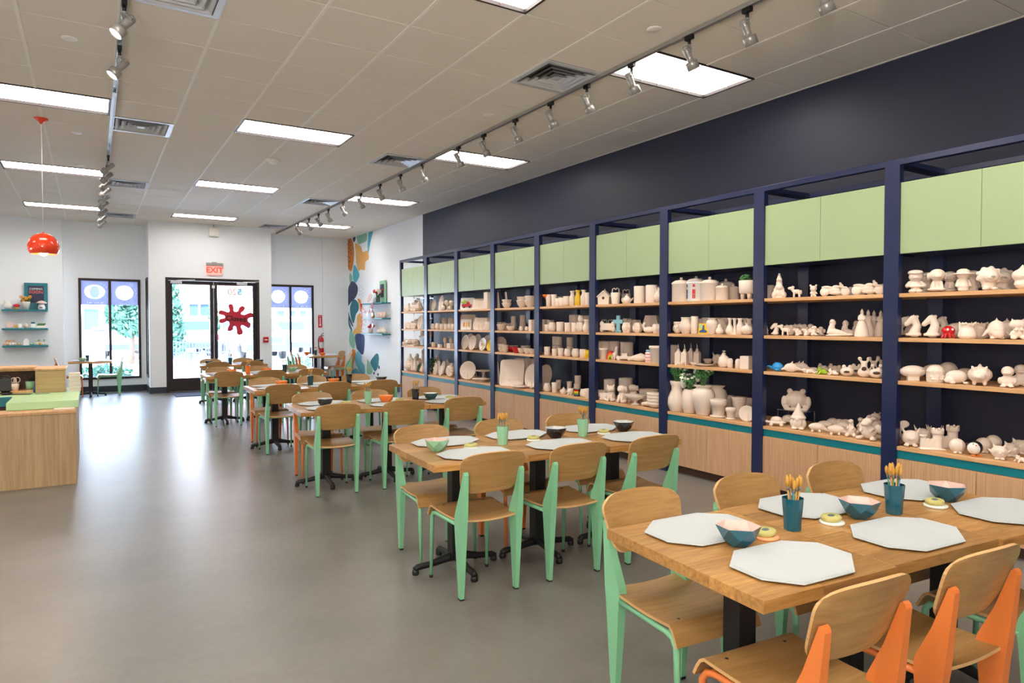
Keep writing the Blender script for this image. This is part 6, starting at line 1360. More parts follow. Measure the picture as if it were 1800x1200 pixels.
        for a, m in ((-.95, 'mur_indigo'), (0, 'red'), (.95, 'leaf')):
            q = MB(); mt = Matrix.Rotation(a, 4, 'Z') @ Matrix.Translation((0, -.372, 0))
            q.box(-.06, .06, -.006, .006, .28, .46, mtx=mt); q.box(-.055, -.01, -.006, .006, .10, .27, mtx=mt); q.box(.01, .055, -.006, .006, .10, .27, mtx=mt); q.box(-.045, .045, -.006, .006, .56, .66, mtx=mt)
            out.append(('painted_soldier', q.mesh('painted_soldier'), m))
    PK[kind] = out; return out
def pot(name, kind, x, y, z, h, rot, label, cat, mt=None, group=None, bump=0):
    parts = build(kind); root = None
    for i, (pn, me, m) in enumerate(parts):
        mm = mt if (mt and (m is None or i == 0)) else (m or 'bisque')
        o = bpy.data.objects.new(name if i == 0 else pn, inst(me, mm)); COL.objects.link(o)
        if i == 0: root = o; o.location = (x, y, z + .0006); o.scale = (h, h, h); o.rotation_euler = (0, 0, R(rot))
        else: o.parent = root
    tag(root, label, cat, group); return root
def sprays(x, y, z, h, label, sd, white=True):
    rn = random.Random(sd); g = MB(); w = MB()
    for k in range(12):
        a = k * .52; e = (.11 * math.cos(a) * rn.uniform(.4, 1), .11 * math.sin(a) * rn.uniform(.4, 1), h * rn.uniform(.7, 1.15))
        g.tube([(0, 0, -.05), (e[0] * .5, e[1] * .5, h * .5), e], [.003, .0025, .001], 5)
        for q in range(7):
            f = rn.uniform(.45, 1); p = (e[0] * f + rn.uniform(-.02, .02), e[1] * f + rn.uniform(-.02, .02), e[2] * f)
            g.ell(p, (.016, .006, .010), 6, 4)
        if white: w.ell((e[0], e[1], e[2]), (.016, .016, .012), 7, 5)
    if sd == 2:
        for a, b, c in ((-.05, .03, .09), (.06, -.05, .12), (.0, .08, .05), (.10, .04, .06)): w.ell((a, b, c), (.035, .028, .05), 10, 7)
    o = tag(put('greenery', g, 'leaf', None, (x, y, z)), label, 'flowers')
    if white: put('blossoms', w, 'petal_white', o)
    return o
# kind: (object name, description, category, facing, more than one)
KINDS = {
'angel':('angel_ornament','unpainted slender angel','ornament',-70,1),
'anteater':('armadillo_figurine','unpainted long-tailed armadillo','figurine',-60,1),
'ball_ornament':('ball_ornament','small unpainted round ball','ornament',0,1),
'banana_boat':('banana_dish','unpainted banana split dish','dish',-60,0),
'basket_jar':('basket_jar','unpainted jar with braided rim','jar',-50,1),
'bear':('bear_figurine','unpainted standing bear','figurine',-45,0),
'big_frog':('frog_bank','large grey frog on riser','figurine',-60,0),
'big_square_plate':('platter','large unpainted square platter','platter',-48,1),
'birdhouse':('birdhouse','unpainted birdhouse','birdhouse',-60,0),
'bone_plaque':('plaque','unpainted bone-shaped bowl','bowl',-80,0),
'bottle_vase':('vase','unpainted long-necked vase','vase',0,0),
'bow_cat':('cat_figurine','unpainted cat with bow tie','figurine',-50,0),
'bowl':('bowl','unpainted shallow bowl','bowl',0,1),
'box_vase':('box_vase','unpainted square box vase','vase',-90,1),
'bud_vase':('bud_vase','unpainted slim bud vase','vase',0,0),
'buddha_head':('head_planter','unpainted serene head planter','planter',-70,0),
'bulb_vase':('vase','unpainted bulbous vase','vase',0,0),
'cake_stand':('cake_stand','unpainted footed cake stand','cake stand',0,0),
'canister':('canister','unpainted lidded canister','canister',0,1),
'cap_figure':('cap_figurine','unpainted figure in flat cap','figurine',-50,1),
'car_turtle':('toy_car','unpainted rounded toy car','figurine',-60,1),
'castle':('castle_figurine','unpainted little castle','figurine',-50,1),
'cat':('cat_figurine','unpainted sitting cat','figurine',-60,0),
'creature_pot':('creature_pot','unpainted animal-eared pot','pot',-60,1),
'cross_plaque':('cross','pale blue painted cross','cross',-80,0),
'cylinder_vase':('cylinder_vase','unpainted cylinder vase','vase',0,1),
'deep_bowl':('bowl','unpainted deep bowl','bowl',0,1),
'dinosaur':('dinosaur_figurine','unpainted upright dinosaur','figurine',-80,1),
'divided_oval':('plate','unpainted divided oval plate','plate',-85,0),
'dog':('dog_figurine','unpainted sitting dog','figurine',-75,1),
'dolphin':('dolphin_figurine','unpainted fish with fin','figurine',-150,1),
'dragon_figure':('dragon_figurine','unpainted plump winged dragon','figurine',-80,1),
'drop_figure':('round_figurine','unpainted pointed-head round figure','figurine',-60,1),
'duck_figure':('duck_figurine','unpainted duckling','figurine',-70,1),
'easel':('plate_easel','small wooden plate easel','easel',-85,1),
'edge_plate':('plate','thin plate filed upright edge-on','plate',62,1),
'fir_tree':('fir_tree_ornament','unpainted layered fir tree','ornament',0,1),
'flared_pot':('pot','unpainted flared pot','pot',0,0),
'flask_vase':('vase','unpainted round flask vase','vase',0,0),
'flat_plate':('plate','unpainted plate lying flat','plate',0,1),
'flower_goblet':('flower_goblet','orange flower on green stem','goblet',0,0),
'flower_pot':('flower_pot','unpainted flower pot with saucer','flower pot',0,1),
'football':('football_bank','unpainted football on stand','figurine',-50,1),
'footed_bowl':('footed_bowl','unpainted footed bowl','bowl',0,0),
'frog':('frog_figurine','small unpainted frog','figurine',-130,1),
'frog_holder':('sponge_holder','unpainted wide-mouthed frog holder','holder',-60,1),
'frog_tower':('frog_tower','tower of stacked unpainted frogs','figurine',-60,0),
'geo_ball':('planter','unpainted geometric planter','planter',10,0),
'geo_pot':('pot','unpainted faceted pot','pot',10,1),
'glass_shelf':('glass_riser','clear glass riser','riser',-90,1),
'gnome':('gnome','unpainted gnome in pointed hat','figurine',-60,0),
'goblet':('goblet','unpainted stemmed goblet','goblet',0,1),
'gourd_vase':('vase','unpainted gourd-shaped vase','vase',0,1),
'green_sprig':('artificial_sprig','small dark green fir sprig','plant',0,1),
'hat_figure':('hat_figurine','unpainted figure in brimmed hat','figurine',-50,1),
'heart_pail':('pail','unpainted pail with heart handle','pail',-60,1),
'helmet':('helmet_bank','unpainted sports helmet','figurine',-50,1),
'horned_bird':('horned_figurine','unpainted horned round animal','figurine',-50,1),
'horse_bust':('horse_bust','unpainted horse head bust','figurine',-150,1),
'jar':('jar','unpainted rimmed jar','jar',0,1),
'jug':('pitcher','tall unpainted pitcher','pitcher',-70,1),
'leaf_dish':('leaf_dish','unpainted leaf dish','dish',-80,1),
'leg_planter':('planter','white three-legged planter with succulents','planter',0,0),
'lion_figure':('lion_figurine','unpainted round maned lion','figurine',-50,1),
'lizard':('lizard_figurine','small unpainted lizard','figurine',-130,1),
'llama':('llama_figurine','unpainted llama','figurine',-20,0),
'mermaid':('mermaid_figurine','unpainted reclining lady','figurine',-70,1),
'mole':('sleeping_figurine','unpainted curled sleeping animal','figurine',-50,1),
'motorcycle':('motorcycle_figurine','unpainted toy motorcycle','figurine',25,1),
'mug':('mug','unpainted white mug','mug',70,1),
'nested_bowls':('nested_dish','tower of nested scalloped dishes','dish',0,0),
'nutcracker_canister':('canister','lidded canister painted with toy soldiers','canister',-60,0),
'octopus':('octopus_figurine','glossy red painted octopus','figurine',-45,0),
'oil_bottle':('oil_bottle','square oil bottle with spout','bottle',20,1),
'ornament_pile':('ornament_pile','heap of small unpainted ornaments','ornaments',-90,0),
'oval_plate':('plate','unpainted oval plate on edge','plate',-85,1),
'owl':('owl_figurine','unpainted round owl','figurine',-60,1),
'painted_oval':('plate','oval plate painted with leaves','plate',-85,0),
'painted_square_plate':('plate','square plate painted with crayons','plate',-55,0),
'painted_tile':('painted_tile','small painted picture tile','tile',-75,0),
'penguin':('penguin_bank','painted black and white penguin','figurine',-50,0),
'piggy_bank':('piggy_bank','unpainted piggy bank','piggy bank',-70,0),
'pineapple':('pineapple','unpainted pineapple jar','jar',0,0),
'plain_canister':('canister','plain straight white canister','canister',0,1),
'plaque':('plaque','unpainted oval plaque standing','plaque',-85,1),
'pony':('pony_figurine','unpainted pony facing left','figurine',-150,1),
'princess':('lady_figurine','tall unpainted lady in gown','figurine',-60,1),
'puppy_figure':('puppy_figurine','unpainted seated puppy figure','figurine',-60,1),
'rainbow':('rainbow','red and orange painted rainbow','ornament',-75,0),
'rainbow_box':('box','black box with rainbow stripes','box',-70,0),
'rect_plate':('plate','unpainted rectangular plate','plate',-55,1),
'ribbed_vase':('vase','unpainted ribbed vase','vase',0,0),
'riser':('riser','clear acrylic riser','riser',-90,0),
'round_bird':('round_bank','unpainted round ball animal','figurine',-50,1),
'round_cup':('cup','unpainted rounded cup','cup',0,1),
'round_mug':('mug','unpainted round-bellied mug','mug',70,1),
'round_plate':('plate','unpainted round plate on edge','plate',-60,1),
'seated_fairy':('fairy_figurine','small unpainted seated fairy','figurine',-50,1),
'shaker':('shaker','unpainted salt shaker','shaker',0,1),
'shell_back':('shell_figurine','unpainted domed animal','figurine',-60,1),
'short_cup':('cup','unpainted straight cup','cup',0,1),
'short_snail':('sponge_holder','short unpainted stalk-eyed holder','holder',-60,0),
'small_house':('house_ornament','unpainted small house','ornament',-60,1),
'small_square_plate':('plate','unpainted small square plate','plate',-55,1),
'soap_bottle':('soap_dispenser','unpainted soap dispenser','dispenser',60,0),
'striped_jar':('jar','pink banded jar with blue lid','jar',0,0),
'swan':('swan_planter','unpainted swan planter','planter',-170,0),
'tall_bottle':('bottle','unpainted tall bottle','bottle',0,1),
'tall_cake_stand':('cake_stand','tall unpainted cake stand','cake stand',0,0),
'tall_mug':('mug','unpainted tall waisted mug','mug',70,1),
'tall_plaque':('plaque','unpainted pointed plaque standing','plaque',-85,1),
'tall_snail':('sponge_holder','tall unpainted stalk-eyed holder','holder',-60,1),
'teapot':('teapot','unpainted teapot with knob lid','teapot',110,1),
'tissue_box':('box','unpainted square tissue box','box',-80,0),
'truck':('toy_truck','unpainted toy truck','figurine',-50,0),
'truck_plate':('plate','plate painted with red truck','plate',-52,0),
'tumbler':('tumbler','unpainted tall tumbler','tumbler',0,1),
'unicorn_small':('unicorn_figurine','small unpainted winged pony','figurine',-140,1),
'urn_vase':('vase','unpainted shouldered urn vase','vase',0,1),
'whale':('shark_figurine','glossy blue painted shark','figurine',20,0),
'wide_box':('box','unpainted oblong box','box',-90,1),
'winged_figure':('winged_figurine','unpainted winged figure','figurine',-60,1),
'wreath':('wreath_ornament','unpainted lumpy wreath','ornament',-85,1)}
# (bay, shelf): (kind, x, y, z, height, place among its like, [glaze, own description])
POTS = {(0, 0): [('small_house',5.05,11.93,1.715,0.1072,', left one'), ('angel',5.05,11.847,1.715,0.1591,', second from left'), ('fir_tree',5.05,11.689,1.715,0.1679,', left one'), ('small_house',5.05,11.585,1.715,0.1355,', right one'), ('fir_tree',5.05,11.381,1.715,0.2158,', right one'), ('glass_shelf',5.21,11.47,1.715,0.2464,''), ('angel',5.22,11.93,1.715,0.1888,', leftmost'), ('wreath',5.22,11.93,1.715,0.2095,''), ('angel',5.22,11.93,1.715,0.2262,', rightmost')],
(0, 1): [('ball_ornament',5.05,11.93,1.395,0.0969,''), ('small_house',5.05,11.847,1.395,0.1273,', left one'), ('angel',5.05,11.715,1.395,0.1472,''), ('small_house',5.05,11.61,1.395,0.1253,', right one'), ('plaque',5.05,11.381,1.395,0.2569,''), ('easel',5.05,11.406,1.395,0.0824,''), ('glass_shelf',5.21,11.47,1.395,0.2016,''), ('wreath',5.22,11.93,1.395,0.1858,'')],
(0, 2): [('ornament_pile',5.05,11.768,1.085,0.1266,''), ('glass_shelf',5.21,11.47,1.085,0.1792,''), ('wreath',5.21,11.3,1.2441,0.1364,', left one',None,'small unpainted wreath on riser'), ('wreath',5.21,11.6,1.2418,0.1344,', right one',None,'small unpainted wreath on riser')],
(0, 3): [('fir_tree',5.05,11.794,0.61,0.3277,', left one'), ('angel',5.05,11.689,0.61,0.2204,', leftmost'), ('angel',5.05,11.559,0.61,0.2809,', second from left'), ('angel',5.38,11.93,0.61,0.3942,', rightmost'), ('green_sprig',5.05,11.356,0.61,0.1642,''), ('fir_tree',5.05,11.232,0.61,0.1831,', right one'), ('angel',5.22,11.869,0.61,0.3209,', third from left')],
(1, 0): [('plaque',5.05,10.791,1.715,0.1974,', right one'), ('easel',5.05,10.791,1.715,0.0789,', left one'), ('tall_plaque',5.05,10.508,1.715,0.2704,''), ('easel',5.05,10.53,1.715,0.0871,', right one'), ('ball_ornament',5.02,10.336,1.715,0.0857,', left one'), ('goblet',5.05,10.247,1.715,0.1705,', third from left'), ('ball_ornament',5.02,10.081,1.715,0.0747,', right one'), ('goblet',5.05,10.078,1.715,0.159,', fifth from left'), ('goblet',5.38,11.054,1.715,0.2038,', leftmost'), ('goblet',5.38,10.993,1.715,0.2022,', second from left'), ('goblet',5.38,10.791,1.715,0.2006,', fourth from left'), ('plaque',5.22,11.262,1.715,0.2054,', left one'), ('goblet',5.38,10.693,1.715,0.1987,', rightmost')],
(1, 1): [('round_cup',5.05,10.791,1.395,0.0988,', left one'), ('round_mug',5.05,10.597,1.395,0.1069,''), ('short_cup',5.05,10.442,1.395,0.0961,', leftmost'), ('short_cup',5.05,10.29,1.395,0.095,', second from left'), ('round_cup',5.05,10.141,1.395,0.094,', right one'), ('short_cup',5.05,10.016,1.395,0.0931,', rightmost'), ('plain_canister',5.38,10.993,1.395,0.2015,', left one'), ('plain_canister',5.38,10.737,1.395,0.1993,', right one')],
(1, 2): [('round_cup',5.05,10.779,1.085,0.0887,', leftmost'), ('wide_box',5.05,10.53,1.085,0.058,', left one'), ('wide_box',5.05,10.141,1.085,0.0846,', right one'), ('plain_canister',5.22,10.658,1.085,0.0787,', left one'), ('plain_canister',5.22,10.439,1.085,0.0775,', right one'), ('round_cup',5.22,10.658,1.1637,0.0886,', second from left'), ('round_cup',5.22,10.439,1.1625,0.0872,', rightmost'), ('flat_plate',5.38,11.607,1.085,0.0317,'')],
(1, 3): [('fir_tree',5.38,11.314,0.61,0.332,''), ('green_sprig',5.22,11.214,0.61,0.2763,''), ('tall_plaque',5.05,10.733,0.61,0.216,', leftmost'), ('easel',5.05,10.756,0.61,0.0688,', left one'), ('plaque',5.05,10.508,0.61,0.1835,', left one'), ('easel',5.05,10.53,0.61,0.0677,', right one'), ('tall_plaque',5.22,10.993,0.61,0.2412,', second from left'), ('tall_plaque',5.22,10.791,0.61,0.2384,', rightmost'), ('plaque',5.38,10.993,0.61,0.2434,', right one'), ('wreath',5.05,10.162,0.61,0.1977,', left one'), ('wreath',5.22,10.461,0.61,0.2134,', right one')],
(2, 0): [('truck_plate',5.05,9.54,1.715,0.1884,''), ('easel',5.05,9.559,1.715,0.0719,', left one'), ('rect_plate',5.05,9.168,1.715,0.1568,', second from left'), ('easel',5.05,9.186,1.715,0.0872,', right one'), ('rect_plate',5.38,9.864,1.715,0.1963,', leftmost'), ('rect_plate',5.38,9.633,1.715,0.1837,', rightmost'), ('box_vase',5.05,8.852,1.715,0.2461,'')],
(2, 1): [('small_square_plate',5.22,9.861,1.395,0.2504,', leftmost'), ('painted_square_plate',5.05,9.578,1.395,0.171,''), ('easel',5.05,9.578,1.395,0.081,', leftmost'), ('divided_oval',5.05,9.277,1.395,0.2021,''), ('easel',5.05,9.277,1.395,0.0791,', second from left'), ('small_square_plate',5.05,9.114,1.395,0.1908,', second from left'), ('small_square_plate',5.22,9.293,1.395,0.1952,', rightmost'), ('easel',5.05,9.079,1.395,0.0865,', rightmost'), ('mug',5.05,8.852,1.395,0.1273,'')],
(2, 2): [('oval_plate',5.05,9.633,1.085,0.2351,', leftmost'), ('easel',5.05,9.633,1.085,0.0815,', leftmost'), ('oval_plate',5.05,9.388,1.085,0.2305,', third from left'), ('easel',5.05,9.407,1.085,0.0799,', second from left'), ('oval_plate',5.38,10.102,1.085,0.2474,', second from left'), ('oval_plate',5.38,9.835,1.085,0.2416,', fourth from left'), ('painted_oval',5.05,9.061,1.085,0.1986,''), ('easel',5.05,9.079,1.085,0.0778,', rightmost'), ('oval_plate',5.38,9.522,1.085,0.2276,', rightmost'), ('oval_plate',5.05,8.835,1.085,0.1779,'','yellow_glaze','yellow painted oval plate')],
(2, 3): [('round_plate',5.05,9.54,0.61,0.2961,''), ('easel',5.05,9.559,0.61,0.0988,''), ('cake_stand',5.05,9.079,0.61,0.0519,''), ('tall_cake_stand',5.22,9.311,0.61,0.1599,''), ('edge_plate',5.38,9.903,0.61,0.1219,', leftmost'), ('edge_plate',5.38,9.841,0.61,0.1213,', second from left'), ('edge_plate',5.38,9.835,0.61,0.1207,', third from left'), ('edge_plate',5.38,9.633,0.61,0.1202,', fourth from left'), ('edge_plate',5.38,9.633,0.61,0.1196,', fifth from left'), ('edge_plate',5.38,9.597,0.61,0.119,', sixth from left'), ('edge_plate',5.38,9.537,0.61,0.1185,', rightmost')],
(3, 0): [('edge_plate',5.1,8.677,1.715,0.2346,', leftmost'), ('edge_plate',5.11,8.677,1.715,0.2422,', second from left'), ('edge_plate',5.13,8.677,1.715,0.242,', third from left'), ('edge_plate',5.14,8.475,1.715,0.2413,', fourth from left'), ('edge_plate',5.15,8.475,1.715,0.2323,', rightmost'), ('bowl',5.05,8.328,1.715,0.073,', left one',None,'wide unpainted stacked bowl'), ('bowl',5.05,8.328,1.7637,0.073,', right one',None,'wide unpainted stacked bowl'), ('deep_bowl',5.05,7.921,1.715,0.1017,', leftmost'), ('deep_bowl',5.05,7.921,1.7698,0.0939,', second from left'), ('deep_bowl',5.05,7.721,1.715,0.0999,', third from left'), ('deep_bowl',5.05,7.721,1.7765,0.0922,', rightmost')],
(3, 1): [('deep_bowl',5.05,8.475,1.395,0.0909,', left one'), ('deep_bowl',5.38,8.856,1.395,0.1036,', right one'), ('bowl',5.05,8.22,1.395,0.0643,''), ('short_cup',5.38,8.677,1.395,0.1186,', leftmost'), ('short_cup',5.38,8.677,1.4966,0.1101,', second from left'), ('short_cup',5.38,8.423,1.395,0.1249,', third from left'), ('short_cup',5.38,8.423,1.5032,0.1165,', rightmost'), ('round_cup',5.05,7.95,1.395,0.0628,', left one'), ('round_cup',5.05,7.806,1.395,0.0619,', right one'), ('box_vase',5.05,7.679,1.395,0.1531,''), ('flat_plate',5.22,8.113,1.395,0.0241,''), ('wide_box',5.38,9.076,1.395,0.123,'')],
(3, 2): [('deep_bowl',5.05,8.475,1.085,0.0661,', leftmost'), ('deep_bowl',5.05,8.475,1.1346,0.0661,', second from left'), ('deep_bowl',5.05,8.375,1.085,0.0652,', third from left'), ('deep_bowl',5.05,8.375,1.1257,0.0652,', fourth from left'), ('bowl',5.22,8.475,1.085,0.0748,'','red','dark red painted bowl'), ('deep_bowl',5.05,8.068,1.085,0.0793,'','red','red painted bowl'), ('deep_bowl',5.05,7.935,1.085,0.0705,', near right end'), ('deep_bowl',5.05,7.791,1.085,0.0773,', near right end'), ('deep_bowl',5.05,7.679,1.085,0.0689,', rightmost'), ('deep_bowl',5.38,8.889,1.085,0.0779,', fifth from left'), ('deep_bowl',5.38,8.677,1.085,0.0845,', sixth from left'), ('deep_bowl',5.38,8.346,1.085,0.091,', near right end'), ('round_plate',5.38,9.076,1.085,0.2109,'')],
(3, 3): [('edge_plate',5.11,8.703,0.61,0.3446,', left one'), ('edge_plate',5.13,8.677,0.61,0.344,', right one'), ('big_square_plate',5.05,8.204,0.61,0.3772,', leftmost'), ('big_square_plate',5.17,8.291,0.61,0.3744,', second from left'), ('big_square_plate',5.22,8.294,0.61,0.3755,', third from left'), ('big_square_plate',5.27,8.281,0.61,0.3761,', fourth from left'), ('big_square_plate',5.36,8.361,0.61,0.3805,', rightmost'), ('easel',5.05,8.297,0.61,0.0971,', left one'), ('flat_plate',5.02,7.917,0.61,0.0312,''), ('oval_plate',5.11,7.798,0.61,0.3416,''), ('easel',5.05,7.721,0.61,0.0999,', right one')],
(4, 0): [('flower_goblet',5.05,7.317,1.715,0.1565,''), ('tumbler',5.05,7.283,1.715,0.1548,', leftmost'), ('tumbler',5.05,7.162,1.715,0.153,', third from left'), ('short_cup',5.05,7.074,1.715,0.1011,', left one'), ('short_cup',5.05,6.988,1.715,0.1074,', right one'), ('round_cup',5.05,6.892,1.715,0.1206,''), ('tall_bottle',5.05,6.773,1.715,0.1823,', left one'), ('tall_bottle',5.05,6.658,1.715,0.1871,'','yellow_glaze','yellow painted tall bottle'), ('tall_bottle',5.05,6.545,1.715,0.1849,', right one'), ('tumbler',5.05,6.468,1.715,0.1495,', rightmost'), ('round_mug',5.38,7.519,1.715,0.1453,''), ('tumbler',5.38,7.684,1.715,0.156,', second from left')],
(4, 1): [('mug',5.05,7.317,1.395,0.0894,', leftmost'), ('round_mug',5.05,7.2,1.395,0.117,', leftmost'), ('mug',5.05,7.025,1.395,0.1222,', second from left'), ('mug',5.05,6.856,1.395,0.1131,', rightmost'), ('short_cup',5.05,6.727,1.395,0.1116,''), ('round_mug',5.05,6.612,1.395,0.1172,', second from left'), ('round_mug',5.05,6.601,1.5121,0.0827,', rightmost'), ('jug',5.05,6.49,1.395,0.1498,''), ('box_vase',5.38,7.849,1.395,0.1584,', left one'), ('box_vase',5.38,7.711,1.395,0.1486,', right one'), ('plain_canister',5.38,7.166,1.395,0.2156,', left one'), ('plain_canister',5.38,6.925,1.395,0.2034,', right one')],
(4, 2): [('short_cup',5.05,7.317,1.085,0.1115,', left one'), ('mug',5.05,7.149,1.085,0.0873,', leftmost'), ('short_cup',5.05,7.013,1.085,0.1005,', right one'), ('round_mug',5.05,6.868,1.085,0.0991,', left one'), ('round_mug',5.05,6.704,1.085,0.1044,', right one'), ('mug',5.05,6.556,1.085,0.1029,', rightmost'), ('mug',5.05,6.468,1.085,0.0951,'','yellow_glaze','yellow painted mug'), ('mug',5.38,7.59,1.085,0.116,', second from left'), ('mug',5.38,7.519,1.085,0.1142,', fourth from left'), ('mug',5.38,7.266,1.085,0.1126,', sixth from left'), ('mug',5.38,7.59,1.2057,0.116,', third from left'), ('mug',5.38,7.519,1.2038,0.1142,', fifth from left'), ('mug',5.38,7.266,1.2021,0.1126,', near right end')],
(4, 3): [('oval_plate',5.38,7.877,0.61,0.3175,'',None,'large unpainted oval plate rear'), ('round_mug',5.05,7.317,0.61,0.1113,', left one'), ('tall_mug',5.05,7.149,0.61,0.131,', leftmost'), ('teapot',5.05,6.952,0.61,0.0928,''), ('creature_pot',5.05,6.809,0.61,0.1055,''), ('rainbow_box',5.05,6.658,0.61,0.0901,''), ('round_mug',5.05,6.545,0.61,0.0959,', right one'), ('mug',5.05,6.457,0.61,0.1086,', rightmost'), ('tall_mug',5.38,7.519,0.61,0.1221,', second from left'), ('tall_mug',5.38,7.279,0.61,0.1202,', rightmost'), ('mug',5.38,7.105,0.61,0.1035,', leftmost'), ('mug',5.38,7.093,0.717,0.1033,', second from left')],
(5, 0): [('birdhouse',5.05,6.149,1.715,0.1773,''), ('heart_pail',5.05,5.959,1.715,0.1866,', left one'), ('heart_pail',5.38,6.159,1.715,0.1888,', right one'), ('teapot',5.05,5.766,1.715,0.1133,''), ('plain_canister',5.05,5.563,1.715,0.1846,', left one'), ('plain_canister',5.05,5.378,1.715,0.1867,', right one'), ('pineapple',5.05,5.276,1.715,0.1725,'')],
(5, 1): [('bone_plaque',5.05,6.098,1.395,0.1306,''), ('cross_plaque',5.05,5.91,1.395,0.192,''), ('geo_pot',5.05,5.766,1.395,0.1133,', leftmost'), ('geo_ball',5.05,5.59,1.395,0.1111,''), ('swan',5.05,5.43,1.395,0.1151,''), ('geo_pot',5.05,5.302,1.395,0.0955,', rightmost'), ('geo_pot',5.38,5.73,1.395,0.1925,', second from left'), ('box_vase',5.38,6.143,1.395,0.161,', leftmost'), ('box_vase',5.38,6.063,1.395,0.1463,', second from left'), ('box_vase',5.38,5.975,1.395,0.145,', rightmost'), ('heart_pail',5.38,6.562,1.395,0.1541,', left one'), ('heart_pail',5.38,6.433,1.395,0.1521,', right one')],
(5, 2): [('jar',5.05,6.159,1.085,0.1254,', left one'), ('rainbow',5.05,6.038,1.085,0.1103,''), ('llama',5.05,5.959,1.085,0.1608,''), ('truck',5.05,5.804,1.085,0.0822,''), ('banana_boat',5.05,5.563,1.085,0.0923,''), ('striped_jar',5.05,5.396,1.085,0.1327,''), ('jar',5.05,5.293,1.085,0.1788,', right one'), ('plain_canister',5.38,6.606,1.085,0.197,', leftmost'), ('plain_canister',5.38,6.497,1.085,0.1949,', second from left'), ('plain_canister',5.38,6.369,1.085,0.1992,', third from left'), ('plain_canister',5.38,6.159,1.085,0.1964,', fourth from left'), ('plain_canister',5.38,6.123,1.085,0.1941,', rightmost')],
(5, 3): [('small_house',5.05,6.159,0.61,0.0927,', left one'), ('cat',5.05,6.038,0.61,0.1947,''), ('dog',5.05,5.842,0.61,0.1969,', left one'), ('dog',5.22,5.845,0.61,0.1992,', right one'), ('footed_bowl',5.05,5.618,0.61,0.1114,''), ('leaf_dish',5.05,5.43,0.61,0.0848,''), ('nested_bowls',5.05,5.31,0.61,0.1673,''), ('plain_canister',5.38,6.454,0.61,0.2079,', left one'), ('plain_canister',5.38,6.159,0.61,0.2436,', right one'), ('deep_bowl',5.38,5.776,0.61,0.1419,''), ('small_house',5.22,6.41,0.61,0.0956,', right one')],
(6, 0): [('canister',5.05,4.953,1.715,0.246,', leftmost'), ('nutcracker_canister',5.05,4.755,1.715,0.2455,''), ('canister',5.05,4.582,1.715,0.2292,', third from left'), ('canister',5.05,4.429,1.715,0.1605,', fourth from left'), ('canister',5.22,4.447,1.715,0.1576,', rightmost'), ('canister',5.38,4.675,1.715,0.2267,', fifth from left'), ('canister',5.38,5.001,1.715,0.2485,', second from left'), ('plain_canister',5.38,4.48,1.715,0.1216,''), ('leg_planter',5.05,4.141,1.715,0.1698,'')],
(6, 1): [('buddha_head',5.05,5.001,1.395,0.1212,''), ('bulb_vase',5.05,4.883,1.395,0.1644,''), ('cylinder_vase',5.05,4.77,1.395,0.1733,', left one'), ('painted_tile',5.05,4.66,1.395,0.1047,''), ('urn_vase',5.05,4.546,1.395,0.1521,', left one'), ('gourd_vase',5.05,4.456,1.395,0.0966,', left one'), ('urn_vase',5.22,4.592,1.395,0.1495,', right one'), ('bottle_vase',5.05,4.335,1.395,0.1532,''), ('gourd_vase',5.22,4.536,1.395,0.0935,', right one'), ('bud_vase',5.05,4.279,1.395,0.152,''), ('tall_bottle',5.05,4.218,1.395,0.1508,', leftmost'), ('flask_vase',5.05,4.141,1.395,0.108,''), ('cylinder_vase',5.38,4.996,1.395,0.1533,', right one'), ('plain_canister',5.38,4.911,1.395,0.1634,', leftmost'), ('plain_canister',5.38,4.806,1.395,0.1613,', second from left'), ('plain_canister',5.38,4.675,1.395,0.1587,', rightmost'), ('tall_bottle',5.38,4.432,1.395,0.1539,', second from left'), ('tall_bottle',5.22,4.255,1.395,0.1484,', rightmost')],
(6, 2): [('plain_canister',5.22,5.25,1.085,0.1862,''), ('oil_bottle',5.05,4.984,1.085,0.2067,', leftmost'), ('oil_bottle',5.05,4.899,1.085,0.2045,', second from left'), ('oil_bottle',5.22,4.977,1.085,0.2092,', third from left'), ('oil_bottle',5.22,4.893,1.085,0.2071,', rightmost'), ('bowl',5.01,4.898,1.085,0.0283,', leftmost'), ('bowl',5.01,4.74,1.085,0.0333,', second from left'), ('flat_plate',5.05,4.639,1.085,0.022,''), ('bowl',5.38,4.896,1.085,0.0524,', rightmost'), ('creature_pot',5.38,4.77,1.085,0.1262,''), ('soap_bottle',5.05,4.402,1.085,0.1599,''), ('shaker',5.05,4.328,1.085,0.0897,', left one'), ('shaker',5.05,4.237,1.085,0.0886,', right one'), ('tissue_box',5.05,4.141,1.085,0.1183,'')],
(6, 3): [('jug',5.05,5.001,0.61,0.3055,''), ('ribbed_vase',5.05,4.83,0.61,0.2366,''), ('urn_vase',5.05,4.653,0.61,0.2919,', left one'), ('urn_vase',5.22,4.642,0.61,0.2787,', right one'), ('flower_pot',5.05,4.463,0.61,0.1719,', leftmost'), ('flower_pot',5.05,4.315,0.61,0.1054,', third from left'), ('flared_pot',5.22,4.366,0.61,0.1936,''), ('flower_pot',5.38,4.647,0.61,0.1694,', second from left'), ('flower_pot',5.38,4.419,0.61,0.1646,', rightmost'), ('leaf_dish',5.38,5.437,0.61,0.1614,''), ('round_plate',5.05,4.135,0.61,0.1439,''), ('easel',5.05,4.154,0.61,0.0721,'')],
